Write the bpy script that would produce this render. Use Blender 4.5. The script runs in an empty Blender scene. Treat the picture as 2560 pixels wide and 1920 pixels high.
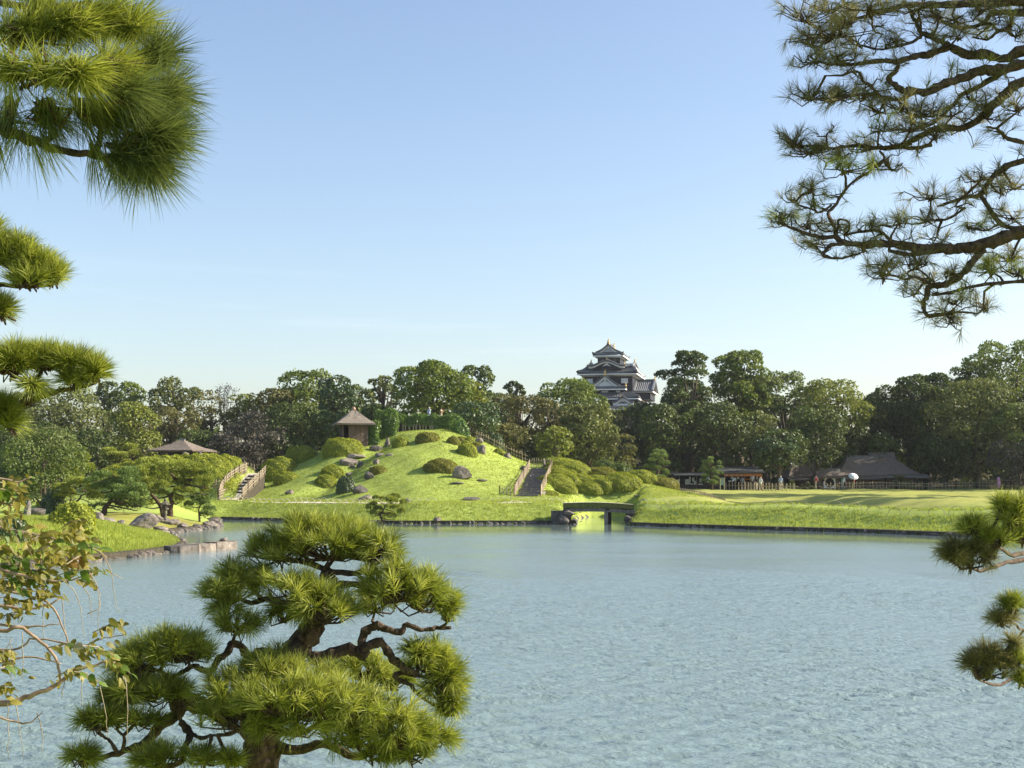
import bpy, math, random
import numpy as np
from mathutils import Vector, Matrix, noise as mnoise

R = math.radians
rng = np.random.default_rng(7)
random.seed(7)
sc = bpy.context.scene
COL = sc.collection

# ------------------------------------------------------------------ camera, sky, sun, exposure
FPX = 3550.0                      # focal length in pixels of the 2560 px wide photograph
CAMZ = 3.0
PITCH = math.atan(252.0 / FPX)
cam = bpy.data.cameras.new('camera')
cam.sensor_width = 36.0
cam.lens = 36.0 * FPX / 2560.0
cam.clip_start = 0.05
cam.clip_end = 12000.0
cam_o = bpy.data.objects.new('camera', cam)
COL.objects.link(cam_o)
cam_o.location = (0, 0, CAMZ)
cam_o.rotation_euler = (R(90) + PITCH, 0, 0)
sc.camera = cam_o

SUN_AZ = R(84)                    # clockwise from the view direction
SUN_EL = R(29)
world = bpy.data.worlds.new('World')
sc.world = world
world.use_nodes = True
wn, wl = world.node_tree.nodes, world.node_tree.links
wn.clear()
wo = wn.new('ShaderNodeOutputWorld')
wb = wn.new('ShaderNodeBackground')
sky = wn.new('ShaderNodeTexSky')
sky.sky_type = 'NISHITA'
sky.sun_disc = False
sky.sun_elevation = SUN_EL
sky.sun_rotation = SUN_AZ
sky.altitude = 0.0
sky.air_density = 1.0
sky.dust_density = 1.45
sky.ozone_density = 1.15
# a few thin streaks of cirrus low over the horizon
tc = wn.new('ShaderNodeTexCoord')
mp = wn.new('ShaderNodeMapping'); mp.inputs['Scale'].default_value = (5, 5, 70)
nz = wn.new('ShaderNodeTexNoise'); nz.inputs['Scale'].default_value = 1.0; nz.inputs['Detail'].default_value = 5
cr = wn.new('ShaderNodeMapRange'); cr.inputs[1].default_value = 0.56; cr.inputs[2].default_value = 0.80; cr.inputs[3].default_value = 0; cr.inputs[4].default_value = 0.07
sx = wn.new('ShaderNodeSeparateXYZ')
band = wn.new('ShaderNodeMapRange'); band.interpolation_type = 'SMOOTHSTEP'
band.inputs[1].default_value = 0.19; band.inputs[2].default_value = 0.11; band.inputs[3].default_value = 0; band.inputs[4].default_value = 1
mu = wn.new('ShaderNodeMath'); mu.operation = 'MULTIPLY'
mxw = wn.new('ShaderNodeMix'); mxw.data_type = 'RGBA'
mxw.inputs['B'].default_value = (8.5, 8.6, 8.8, 1)
wl.new(tc.outputs['Generated'], mp.inputs['Vector']); wl.new(mp.outputs[0], nz.inputs['Vector'])
wl.new(nz.outputs['Fac'], cr.inputs[0]); wl.new(tc.outputs['Generated'], sx.inputs[0]); wl.new(sx.outputs['Z'], band.inputs[0])
wl.new(cr.outputs[0], mu.inputs[0]); wl.new(band.outputs[0], mu.inputs[1])
tn = wn.new('ShaderNodeMix'); tn.data_type = 'RGBA'; tn.blend_type = 'MULTIPLY'; tn.inputs['Factor'].default_value = 1.0
tn.inputs['B'].default_value = (1.01, 0.99, 1.01, 1)
wl.new(sky.outputs[0], tn.inputs['A'])
wl.new(mu.outputs[0], mxw.inputs['Factor']); wl.new(tn.outputs['Result'], mxw.inputs['A'])
wl.new(mxw.outputs['Result'], wb.inputs['Color'])
wb.inputs['Strength'].default_value = 0.094
wl.new(wb.outputs[0], wo.inputs['Surface'])

sun = bpy.data.lights.new('sun', 'SUN')
sun.energy = 5.0
sun.angle = R(0.53)
sun.color = (1.0, 0.90, 0.74)
sun_o = bpy.data.objects.new('sun', sun)
COL.objects.link(sun_o)
SUN_DIR = Vector((math.sin(SUN_AZ) * math.cos(SUN_EL), math.cos(SUN_AZ) * math.cos(SUN_EL), math.sin(SUN_EL)))
sun_o.rotation_euler = SUN_DIR.to_track_quat('Z', 'Y').to_euler()

sc.view_settings.view_transform = 'Standard'
sc.view_settings.look = 'None'
sc.view_settings.gamma = 1.0
sc.view_settings.use_curve_mapping = False
sc.view_settings.exposure = 1.22
sc.cycles.max_bounces = 6
sc.cycles.diffuse_bounces = 3
sc.cycles.glossy_bounces = 3
sc.cycles.transmission_bounces = 4
sc.cycles.transparent_max_bounces = 4
sc.cycles.volume_bounces = 0
sc.cycles.caustics_reflective = False
sc.cycles.caustics_refractive = False
sc.cycles.sample_clamp_indirect = 4.0

# ------------------------------------------------------------------ picture to place
cp_, sp_ = math.cos(PITCH), math.sin(PITCH)
def ray(px, py):
    a, b = px - 1280.0, 960.0 - py
    return Vector((a, FPX * cp_ - b * sp_, FPX * sp_ + b * cp_))
def at(px, py, Y):
    r = ray(px, py); t = Y / r.y
    return Vector((r.x * t, Y, CAMZ + r.z * t))
def onz(px, py, z=0.0):
    r = ray(px, py); t = (z - CAMZ) / r.z
    return Vector((r.x * t, r.y * t, z))
def mpp(Y):                       # metres in one photograph pixel at depth Y
    return Y / FPX

# ------------------------------------------------------------------ objects
def link(o, parent=None):
    COL.objects.link(o)
    if parent is not None: o.parent = parent
    return o
def tag(o, label=None, cat=None, group=None, kind=None):
    if label: o['label'] = label
    if cat: o['category'] = cat
    if group: o['group'] = group
    if kind: o['kind'] = kind
    return o
def empty(name, loc=(0, 0, 0), rz=0.0, parent=None):
    o = bpy.data.objects.new(name, None)
    o.empty_display_size = 0.3
    o.location = loc; o.rotation_euler = (0, 0, rz)
    return link(o, parent)
def np_mesh(name, V, faces, mat=None, smooth=False, tint=None, mats=None, mat_idx=None):
    """faces: list of int arrays, each (k,3) or (k,4)"""
    me = bpy.data.meshes.new(name)
    V = np.asarray(V, dtype=np.float32).reshape(-1, 3)
    me.vertices.add(len(V)); me.vertices.foreach_set('co', V.ravel())
    faces = [np.asarray(f, dtype=np.int32) for f in faces if len(f)]
    idx = np.concatenate([f.ravel() for f in faces])
    tot = np.concatenate([np.full(len(f), f.shape[1], np.int32) for f in faces])
    start = np.concatenate([[0], np.cumsum(tot)[:-1]]).astype(np.int32)
    me.loops.add(len(idx)); me.loops.foreach_set('vertex_index', idx)
    me.polygons.add(len(tot)); me.polygons.foreach_set('loop_start', start)
    if smooth is True or smooth is False:
        me.polygons.foreach_set('use_smooth', np.full(len(tot), bool(smooth)))
    else:
        me.polygons.foreach_set('use_smooth', np.asarray(smooth, bool))
    for m in (mats or ([mat] if mat else [])): me.materials.append(m)
    if mat_idx is not None: me.polygons.foreach_set('material_index', np.asarray(mat_idx, np.int32))
    if tint is not None:
        a = me.attributes.new('tint', 'FLOAT', 'FACE')
        a.data.foreach_set('value', np.asarray(tint, np.float32))
    me.update(calc_edges=True)
    return me
def obj(name, me, parent=None, loc=None):
    o = bpy.data.objects.new(name, me)
    if loc is not None: o.location = loc
    return link(o, parent)

class MB:
    """collects shapes for one mesh"""
    def __init__(s): s.V = []; s.q = []; s.t = []; s.n = 0; s.tq = []; s.tt = []
    def add(s, V, quads=(), tris=(), tint=0.5):
        V = np.asarray(V, float).reshape(-1, 3)
        if len(quads):
            s.q.append(np.asarray(quads, int) + s.n); s.tq.append(np.broadcast_to(np.asarray(tint, float), (len(quads),)))
        if len(tris):
            s.t.append(np.asarray(tris, int) + s.n); s.tt.append(np.broadcast_to(np.asarray(tint, float), (len(tris),)))
        s.V.append(V); s.n += len(V)
        return s
    def box(s, c, d, rz=0.0, tint=0.5, taper=1.0):
        x, y, z = d[0] / 2, d[1] / 2, d[2] / 2
        P = np.array([[-x, -y, -z], [x, -y, -z], [x, y, -z], [-x, y, -z], [-x * taper, -y * taper, z], [x * taper, -y * taper, z], [x * taper, y * taper, z], [-x * taper, y * taper, z]])
        if rz:
            c_, s_ = math.cos(rz), math.sin(rz)
            P = P @ np.array([[c_, s_, 0], [-s_, c_, 0], [0, 0, 1]])
        return s.add(P + np.asarray(c, float), [[0, 3, 2, 1], [4, 5, 6, 7], [0, 1, 5, 4], [1, 2, 6, 5], [2, 3, 7, 6], [3, 0, 4, 7]], tint=tint)
    def hexa(s, P, tint=0.5):     # 8 points, bottom ring then top ring
        return s.add(P, [[0, 3, 2, 1], [4, 5, 6, 7], [0, 1, 5, 4], [1, 2, 6, 5], [2, 3, 7, 6], [3, 0, 4, 7]], tint=tint)
    def tube(s, pts, rad, n=7, jit=0.0, cap=True, tint=0.5, seed=0):
        P = np.asarray([tuple(p) for p in pts], float); m = len(P)
        rad = np.broadcast_to(np.asarray(rad, float), (m,))
        T = np.gradient(P, axis=0) if m > 2 else np.repeat(P[1:] - P[:1], m, 0)
        T /= np.linalg.norm(T, axis=1)[:, None] + 1e-9
        ref = np.array([0.0, 0.0, 1.0]) if abs(T[0, 2]) < 0.9 else np.array([1.0, 0, 0])
        a = np.cross(T[0], ref); a /= np.linalg.norm(a)
        r_ = np.random.default_rng(seed + m)
        rings = []
        ang = np.linspace(0, 2 * np.pi, n, endpoint=False)
        for i in range(m):
            a = a - T[i] * np.dot(a, T[i]); a /= np.linalg.norm(a) + 1e-9
            b = np.cross(T[i], a)
            rr = rad[i] * (1 + jit * r_.uniform(-1, 1, n))
            rings.append(P[i] + rr[:, None] * (np.cos(ang)[:, None] * a + np.sin(ang)[:, None] * b))
        V = np.concatenate(rings)
        i = np.arange(m - 1)[:, None] * n; j = np.arange(n)[None, :]; k = (j + 1) % n
        q = np.stack([i + j, i + k, i + n + k, i + n + j], -1).reshape(-1, 4)
        tr = []
        if cap:
            V = np.vstack([V, P[0], P[-1]])
            c0, c1 = m * n, m * n + 1
            for jj in range(n):
                kk = (jj + 1) % n
                tr.append([c0, kk, jj]); tr.append([c1, (m - 1) * n + jj, (m - 1) * n + kk])
        return s.add(V, q, tr, tint)
    def lathe(s, prof, c=(0, 0, 0), n=12, tint=0.5):
        ang = np.linspace(0, 2 * np.pi, n, endpoint=False)
        V = np.concatenate([np.stack([r * np.cos(ang), r * np.sin(ang), np.full(n, z)], 1) for r, z in prof]) + np.asarray(c, float)
        m = len(prof); i = np.arange(m - 1)[:, None] * n; j = np.arange(n)[None, :]; k = (j + 1) % n
        return s.add(V, np.stack([i + j, i + k, i + n + k, i + n + j], -1).reshape(-1, 4), tint=tint)
    def prism(s, poly, vec, tint=0.5):   # planar polygon extruded along vec
        P = np.asarray(poly, float); m = len(P); V = np.vstack([P, P + np.asarray(vec, float)])
        q = [[i, (i + 1) % m, m + (i + 1) % m, m + i] for i in range(m)]
        c = np.vstack([P.mean(0), P.mean(0) + np.asarray(vec, float)]); V = np.vstack([V, c])
        t = [[(i + 1) % m, i, 2 * m] for i in range(m)] + [[m + i, m + (i + 1) % m, 2 * m + 1] for i in range(m)]
        return s.add(V, q, t, tint)
    def mesh(s, name, mat, smooth=False):
        return np_mesh(name, np.concatenate(s.V), s.q + s.t, mat, smooth, tint=np.concatenate(s.tq + s.tt))
    def build(s, name, mat, parent=None, smooth=False, loc=None):
        return obj(name, s.mesh(name, mat, smooth), parent, loc)

# ------------------------------------------------------------------ materials
def _nt(name):
    m = bpy.data.materials.new(name); m.use_nodes = True
    nt = m.node_tree; nt.nodes.clear()
    out = nt.nodes.new('ShaderNodeOutputMaterial')
    return m, nt, out
def _noise(nt, scale, detail=4, rough=0.55, coord='Object', vscale=None):
    t = nt.nodes.new('ShaderNodeTexCoord'); n = nt.nodes.new('ShaderNodeTexNoise')
    n.inputs['Scale'].default_value = scale; n.inputs['Detail'].default_value = detail; n.inputs['Roughness'].default_value = rough
    if vscale:
        mp_ = nt.nodes.new('ShaderNodeMapping'); mp_.inputs['Scale'].default_value = vscale
        nt.links.new(t.outputs[coord], mp_.inputs[0]); nt.links.new(mp_.outputs[0], n.inputs['Vector'])
    else:
        nt.links.new(t.outputs[coord], n.inputs['Vector'])
    return n
def _ramp(nt, fac, stops):
    r = nt.nodes.new('ShaderNodeValToRGB')
    e = r.color_ramp.elements
    e[0].position, e[0].color = stops[0][0], (*stops[0][1], 1)
    e[1].position, e[1].color = stops[-1][0], (*stops[-1][1], 1)
    for p, c in stops[1:-1]:
        k = e.new(p); k.color = (*c, 1)
    nt.links.new(fac, r.inputs[0])
    return r
def _mix(nt, fac, a, b, mode='MIX'):
    m = nt.nodes.new('ShaderNodeMix'); m.data_type = 'RGBA'; m.blend_type = mode
    for s_, v in (('Factor', fac), ('A', a), ('B', b)):
        if isinstance(v, (int, float)): m.inputs[s_].default_value = v
        elif isinstance(v, tuple): m.inputs[s_].default_value = (*v, 1) if len(v) == 3 else v
        else: nt.links.new(v, m.inputs[s_])
    return m.outputs['Result']

def leaf_mat(name, dark, mid, light, trans=0.35, rough=0.55, spec=0.25, patch=0.35):
    """foliage: hue varies leaf by leaf (tint), in patches and from plant to plant"""
    m, nt, out = _nt(name)
    at_ = nt.nodes.new('ShaderNodeAttribute'); at_.attribute_name = 'tint'
    n = _noise(nt, patch, 3)
    ad = nt.nodes.new('ShaderNodeMath'); ad.operation = 'MULTIPLY_ADD'
    nt.links.new(n.outputs['Fac'], ad.inputs[0]); ad.inputs[1].default_value = 0.7
    nt.links.new(at_.outputs['Fac'], ad.inputs[2])
    sb = nt.nodes.new('ShaderNodeMath'); sb.operation = 'SUBTRACT'; sb.inputs[1].default_value = 0.35
    nt.links.new(ad.outputs[0], sb.inputs[0])
    r = _ramp(nt, sb.outputs[0], [(0.0, dark), (0.5, mid), (1.0, light)])
    p = nt.nodes.new('ShaderNodeBsdfPrincipled')
    p.inputs['Roughness'].default_value = rough; p.inputs['Specular IOR Level'].default_value = spec
    nt.links.new(r.outputs[0], p.inputs['Base Color'])
    t = nt.nodes.new('ShaderNodeBsdfTranslucent')
    hs = nt.nodes.new('ShaderNodeHueSaturation'); hs.inputs['Hue'].default_value = 0.49; hs.inputs['Saturation'].default_value = 1.1; hs.inputs['Value'].default_value = 1.15
    nt.links.new(r.outputs[0], hs.inputs['Color']); nt.links.new(hs.outputs[0], t.inputs['Color'])
    mx = nt.nodes.new('ShaderNodeMixShader'); mx.inputs[0].default_value = trans
    nt.links.new(p.outputs[0], mx.inputs[1]); nt.links.new(t.outputs[0], mx.inputs[2])
    nt.links.new(mx.outputs[0], out.inputs['Surface'])
    return m
def plain_mat(name, c1, c2, scale=4.0, rough=0.8, bump=0.3, spec=0.2, vscale=None, detail=5, metal=0.0, coord='Object', bdist=0.02, tint_amt=0.0):
    m, nt, out = _nt(name)
    n = _noise(nt, scale, detail, 0.6, coord, vscale)
    r = _ramp(nt, n.outputs['Fac'], [(0.30, c1), (0.70, c2)])
    colr = r.outputs[0]
    if tint_amt:
        at_ = nt.nodes.new('ShaderNodeAttribute'); at_.attribute_name = 'tint'
        v = nt.nodes.new('ShaderNodeMapRange'); v.inputs[3].default_value = 1 - tint_amt; v.inputs[4].default_value = 1 + tint_amt
        nt.links.new(at_.outputs['Fac'], v.inputs[0])
        hs = nt.nodes.new('ShaderNodeHueSaturation'); nt.links.new(v.outputs[0], hs.inputs['Value']); nt.links.new(colr, hs.inputs['Color'])
        colr = hs.outputs[0]
    p = nt.nodes.new('ShaderNodeBsdfPrincipled')
    p.inputs['Roughness'].default_value = rough; p.inputs['Specular IOR Level'].default_value = spec; p.inputs['Metallic'].default_value = metal
    nt.links.new(colr, p.inputs['Base Color'])
    if bump:
        b = nt.nodes.new('ShaderNodeBump'); b.inputs['Strength'].default_value = bump; b.inputs['Distance'].default_value = bdist
        nt.links.new(n.outputs['Fac'], b.inputs['Height']); nt.links.new(b.outputs[0], p.inputs['Normal'])
    nt.links.new(p.outputs[0], out.inputs['Surface'])
    return m
# ------------------------------------------------------------------ the lie of the land
def W_(px, py): v = onz(px, py, 0.0); return (v.x, v.y)
POND = [(-75, 8.5), (75, 8.5), (75, 80), W_(2700, 1352), W_(2350, 1340), W_(2150, 1332), W_(2050, 1329), W_(1900, 1325), W_(1750, 1320), W_(1650, 1317),
        W_(1573, 1313.5), W_(1569, 1304), W_(1580, 1295), W_(1600, 1291), W_(1540, 1291.5), W_(1470, 1292.5), W_(1442, 1296), W_(1436, 1304), W_(1434, 1311), W_(1360, 1310),
        W_(1200, 1310), W_(1000, 1310), W_(850, 1307), W_(700, 1303), W_(550, 1299), W_(533, 1303), W_(548, 1313), W_(540, 1319), W_(480, 1327), W_(430, 1332),
        W_(395, 1336), W_(425, 1344), W_(452, 1356), W_(462, 1366), W_(440, 1379), W_(330, 1393), W_(220, 1403), W_(130, 1413), W_(0, 1428), W_(-300, 1470), (-75, 38)]
POND_A = np.array(POND)
POND_B = np.array(POND[:11] + POND[18:])          # the same without the channel
CHAN = np.array(POND[10:19])
FAR_PX = [(-900, 1297), (0, 1297), (550, 1299), (700, 1303), (850, 1307), (1000, 1310), (1360, 1310), (1434, 1311), (1573, 1313.5), (1650, 1317), (1750, 1320), (1900, 1325), (2050, 1329), (2150, 1332), (2350, 1340), (2700, 1352), (3400, 1365)]
FAR = np.array([W_(*p) for p in FAR_PX])
def far_shore(x): return np.interp(x, FAR[:, 0], FAR[:, 1])
def shore_sd(x, y, POND_A=POND_A):
    """distance to the pond's edge, positive on land"""
    x = np.asarray(x, float); y = np.asarray(y, float)
    best = np.full(x.shape, 1e9); inside = np.zeros(x.shape, bool)
    A = POND_A; B = np.roll(POND_A, -1, 0)
    for (ax, ay), (bx, by) in zip(A, B):
        dx, dy = bx - ax, by - ay
        t = np.clip(((x - ax) * dx + (y - ay) * dy) / (dx * dx + dy * dy), 0, 1)
        best = np.minimum(best, np.hypot(x - ax - t * dx, y - ay - t * dy))
        c = (ay > y) != (by > y)
        if abs(dy) > 1e-9:
            inside ^= c & (x < dx * (y - ay) / dy + ax)
    return np.where(inside, -best, best)
def sst(a, b, v):
    t = np.clip((v - a) / (b - a), 0, 1); return t * t * (3 - 2 * t)
HILL_Y = 150.0
HILL_PX = [(380, 1236), (560, 1232), (600, 1222), (650, 1198), (700, 1176), (760, 1142), (850, 1112), (900, 1104), (960, 1090), (1000, 1081), (1060, 1073), (1115, 1073), (1160, 1084), (1200, 1100), (1250, 1125), (1300, 1151), (1330, 1163), (1365, 1158), (1400, 1155), (1450, 1166), (1500, 1180), (1560, 1196), (1620, 1212), (1680, 1230), (1760, 1238)]
HILL_P = np.array([[at(px, py, HILL_Y).x, at(px, py, HILL_Y).z] for px, py in HILL_PX])
MOUND_Y = 138.0
MOUND_PX = [(120, 1236), (200, 1212), (260, 1178), (330, 1160), (420, 1148), (500, 1146), (550, 1152), (580, 1164), (605, 1185), (622, 1215), (640, 1236)]
MOUND_P = np.array([[at(px, py, MOUND_Y).x, at(px, py, MOUND_Y).z] for px, py in MOUND_PX])
def seg_d(x, y, a, b):
    dx, dy = b[0] - a[0], b[1] - a[1]
    t = np.clip(((x - a[0]) * dx + (y - a[1]) * dy) / (dx * dx + dy * dy), 0, 1)
    return np.hypot(x - a[0] - t * dx, y - a[1] - t * dy)
def H(x, y):
    x = np.asarray(x, float); y = np.asarray(y, float)
    s = shore_sd(x, y)
    und = 0.07 * np.sin(x * 0.55 + 1.3) * np.sin(y * 0.43) + 0.05 * np.sin(x * 1.31 + y * 0.7) + 0.025 * np.sin(x * 2.9 - y * 1.9 + 0.4)
    # how high the flat ground stands above the water
    far = sst(94, 101, y - 0.0 * x) if False else sst(-2, 2, y - (far_shore(x) - 8.0))
    zb = 0.55 + 0.0 * x
    zb = np.where(y > 30, 1.35 - 0.35 * sst(66, 80, y), zb)
    zb = zb * (1 - far) + (1.52 + 0.05 * np.sin(x * 0.11)) * far
    sf = np.where(y > 90, shore_sd(x, y, POND_B), s)
    sc_ = np.where(y > 90, np.abs(shore_sd(x, y, CHAN)), 99.0)
    rise = np.minimum(sst(0.1, 5.2, sf), sst(0.0, 1.3, sc_))
    land = 0.22 * sst(-0.05, 0.5, s) + (zb - 0.22) * rise + und * sst(1, 6, s)
    z = np.where(s < 0, np.maximum(-1.3, 0.55 * s - 0.10), land)
    d = y - far_shore(x)
    z = z + far * 0.45 * sst(8, 17, d) * (s > 0)
    # great hill
    zr = np.interp(x, HILL_P[:, 0], HILL_P[:, 1], left=1.95, right=1.95)
    yf = far_shore(x) + 12.0 + 13.0 * np.exp(-((x - 7.2) / 4.2) ** 4)
    t = np.clip((y - yf) / (HILL_Y - yf), 0, 1)
    front = 0.50 * t + 0.50 * t * t * (3 - 2 * t)
    back = 1 - 0.8 * sst(7, 24, y - HILL_Y)
    hill = np.maximum(zr - 2.0, 0) * np.where(y < HILL_Y, front, back)
    crease = 0.85 * np.exp(-(seg_d(x, y, (-13.2, 146), (-19.2, 130)) / 1.6) ** 2) * sst(126, 134, y)
    z = z + np.maximum(hill - crease * (hill > 0.3), 0)
    # low mound by the pavilion
    zr = np.interp(x, MOUND_P[:, 0], MOUND_P[:, 1], left=1.95, right=1.95)
    yf = far_shore(x) + 8.0
    t = np.clip((y - yf) / (MOUND_Y - yf), 0, 1)
    z = z + np.maximum(zr - 2.0, 0) * np.where(y < MOUND_Y, np.sqrt(np.clip(1 - (1 - t) ** 2, 0, 1)) * 0.7 + 0.3 * t, 1 - 0.75 * sst(2, 12, y - MOUND_Y))
    # dip behind the bank on the sunny side, lawn beyond
    dip = 1.0 * np.exp(-((x - 22.5 - 0.05 * (y - 110)) / 6.0) ** 4) * sst(8.0, 13.0, d) * (1 - sst(135, 152, y))
    z = z - dip
    z = z + 0.5 * sst(150, 178, y) * sst(14, 22, x)
    # cutting for the stone steps
    f = np.clip((y - 123.24) / (146.0 - 123.24), 0, 1); dl = np.abs(x - (1.315 + 1.641 * f))
    cut = (1 - sst(1.15, 1.9, dl)) * sst(122.2, 123.4, y) * (1 - sst(146.5, 148, y))
    z = z * (1 - cut) + (1.92 + 2.66 * f) * cut
    # ground under the wood, an added unseen bank blocking horizon light, the castle rise
    z = z + 1.2 * sst(185, 215, y) + 5.5 * sst(214, 240, y) * (1 - 0.6 * sst(270, 330, y)) + 9.0 * np.exp(-(((x - 25) / 34) ** 2 + ((y - 322) / 34) ** 2) ** 2)
    return z
def Hs(x, y): return float(H(np.array([x]), np.array([y]))[0])
_YS = np.concatenate([np.arange(9, 200, 0.06), np.arange(200, 420, 0.5)])
def hit(px, py, ymin=20.0, ymax=230.0):
    """where the sight line through a pixel of the photograph meets the land"""
    r = ray(px, py); ys = _YS[(_YS >= ymin) & (_YS <= ymax)]
    X = r.x / r.y * ys; Z = CAMZ + r.z / r.y * ys
    below = Z <= H(X, ys)
    k = int(np.argmax(below)) if below.any() else int(np.argmin(np.abs(ys - (HILL_Y - 1.0))))
    return Vector((X[k], ys[k], Hs(X[k], ys[k])))

# ground sheet
xl = np.concatenate([-np.geomspace(62, 3000, 26)[::-1], np.arange(-61.4, 70, 0.58), np.geomspace(70.2, 3000, 26)])
yl = np.concatenate([np.array([-400, -120, -40, -12, 0, 4, 7, 8, 8.4, 8.8, 9.4, 10.5, 13, 18, 24, 30, 36, 40]), np.arange(41, 166, 0.55), np.geomspace(166.5, 6000, 46)])
GX, GY = np.meshgrid(xl, yl)
GZ = H(GX, GY)
SD = shore_sd(GX, GY)
nx, ny = len(xl), len(yl)
ii = (np.arange(ny - 1)[:, None] * nx + np.arange(nx - 1)[None, :]).ravel()
ground_me = np_mesh('ground', np.stack([GX.ravel(), GY.ravel(), GZ.ravel()], 1), [np.stack([ii, ii + 1, ii + nx + 1, ii + nx], 1)], None, True)
isl = np.exp(-(((GX + 22.5) / 7.0) ** 2 + ((GY - 95) / 8.0) ** 2) ** 2) * sst(82, 88, GY)
mown = sst(10, 16, GY - far_shore(GX)) * sst(9.5, 13, GX - 0.06 * (GY - 110)) * (1 - sst(176, 180, GY))
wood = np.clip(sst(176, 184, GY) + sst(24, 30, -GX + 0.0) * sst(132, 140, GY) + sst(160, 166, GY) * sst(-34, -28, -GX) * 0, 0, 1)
for nm, arr in (('moss', isl), ('mown', mown), ('wood', wood)):
    a = ground_me.attributes.new(nm, 'FLOAT', 'POINT'); a.data.foreach_set('value', arr.ravel().astype(np.float32))

def ground_mat():
    m, nt, out = _nt('garden_ground')
    n1 = _noise(nt, 0.35, 5, 0.6); n2 = _noise(nt, 5.5, 4, 0.7); n3 = _noise(nt, 0.09, 3)
    g = _ramp(nt, n2.outputs['Fac'], [(0.25, (0.180, 0.236, 0.048)), (0.5, (0.280, 0.345, 0.078)), (0.75, (0.362, 0.415, 0.108))])
    g2 = _mix(nt, n1.outputs['Fac'], (0.90, 0.97, 0.85), (1.10, 1.05, 1.05))
    gg = _mix(nt, 1.0, g.outputs[0], g2, 'MULTIPLY')
    def A(n):
        k = nt.nodes.new('ShaderNodeAttribute'); k.attribute_name = n; return k.outputs['Fac']
    mo = _ramp(nt, n2.outputs['Fac'], [(0.3, (0.24, 0.27, 0.055)), (0.7, (0.36, 0.36, 0.10))])
    gg = _mix(nt, A('mown'), gg, mo.outputs[0])
    ms = _ramp(nt, n1.outputs['Fac'], [(0.35, (0.20, 0.17, 0.05)), (0.6, (0.24, 0.25, 0.05))])
    gg = _mix(nt, A('moss'), gg, ms.outputs[0])
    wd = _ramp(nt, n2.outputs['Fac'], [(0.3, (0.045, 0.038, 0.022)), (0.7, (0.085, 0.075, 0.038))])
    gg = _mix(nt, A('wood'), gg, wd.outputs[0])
    p = nt.nodes.new('ShaderNodeBsdfPrincipled'); p.inputs['Roughness'].default_value = 0.9; p.inputs['Specular IOR Level'].default_value = 0.1
    nt.links.new(gg, p.inputs['Base Color'])
    b = nt.nodes.new('ShaderNodeBump'); b.inputs['Strength'].default_value = 0.5; b.inputs['Distance'].default_value = 0.07
    nt.links.new(n2.outputs['Fac'], b.inputs['Height']); nt.links.new(b.outputs[0], p.inputs['Normal'])
    nt.links.new(p.outputs[0], out.inputs['Surface'])
    return m
M_GROUND = ground_mat()
ground_me.materials.append(M_GROUND)
ground = tag(obj('ground', ground_me), 'lawns, hill and banks of the landscape garden', kind='structure')

# pond
def water_mat():
    m, nt, out = _nt('pond_water')
    p = nt.nodes.new('ShaderNodeBsdfPrincipled')
    p.inputs['Base Color'].default_value = (0.16, 0.220, 0.215, 1)
    p.inputs['IOR'].default_value = 1.60
    t = nt.nodes.new('ShaderNodeTexCoord')
    def nz_(vs, det, rough, dist=0.0):
        mp_ = nt.nodes.new('ShaderNodeMapping'); mp_.inputs['Scale'].default_value = vs; mp_.inputs['Rotation'].default_value = (0, 0, R(-14))
        n = nt.nodes.new('ShaderNodeTexNoise'); n.inputs['Scale'].default_value = 1.0; n.inputs['Detail'].default_value = det; n.inputs['Roughness'].default_value = rough
        n.inputs['Distortion'].default_value = dist
        nt.links.new(t.outputs['Object'], mp_.inputs[0]); nt.links.new(mp_.outputs[0], n.inputs['Vector']); return n.outputs['Fac']
    a = nz_((5.0, 9.0, 1), 3, 0.55, 0.3); b = nz_((12.0, 20.0, 1), 2, 0.5, 0.2); c = nz_((0.10, 0.16, 1), 3, 0.6)
    m1 = nt.nodes.new('ShaderNodeMath'); m1.operation = 'MULTIPLY_ADD'; m1.inputs[1].default_value = 0.28
    nt.links.new(b, m1.inputs[0]); nt.links.new(a, m1.inputs[2])
    at_ = nt.nodes.new('ShaderNodeAttribute'); at_.attribute_name = 'wind'
    mr = nt.nodes.new('ShaderNodeMapRange'); mr.inputs[1].default_value = 0.3; mr.inputs[2].default_value = 0.7; mr.inputs[3].default_value = 0.45; mr.inputs[4].default_value = 1.2
    nt.links.new(c, mr.inputs[0])
    m2 = nt.nodes.new('ShaderNodeMath'); m2.operation = 'MULTIPLY'; nt.links.new(at_.outputs['Fac'], m2.inputs[0]); nt.links.new(mr.outputs[0], m2.inputs[1])
    m3 = nt.nodes.new('ShaderNodeMath'); m3.operation = 'MULTIPLY'; nt.links.new(m1.outputs[0], m3.inputs[0]); nt.links.new(m2.outputs[0], m3.inputs[1])
    # unresolved ripples act as roughness: mirror-like in the lee of the banks, broad where the wind gets at the water
    rr = nt.nodes.new('ShaderNodeMapRange'); rr.inputs[1].default_value = 0.0; rr.inputs[2].default_value = 1.1; rr.inputs[3].default_value = 0.03; rr.inputs[4].default_value = 0.27
    nt.links.new(m2.outputs[0], rr.inputs[0]); nt.links.new(rr.outputs[0], p.inputs['Roughness'])
    bp = nt.nodes.new('ShaderNodeBump'); bp.inputs['Strength'].default_value = 1.0; bp.inputs['Distance'].default_value = WAVE
    nt.links.new(m3.outputs[0], bp.inputs['Height']); nt.links.new(bp.outputs[0], p.inputs['Normal'])
    nt.links.new(p.outputs[0], out.inputs['Surface'])
    return m
WAVE = 0.060
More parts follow.
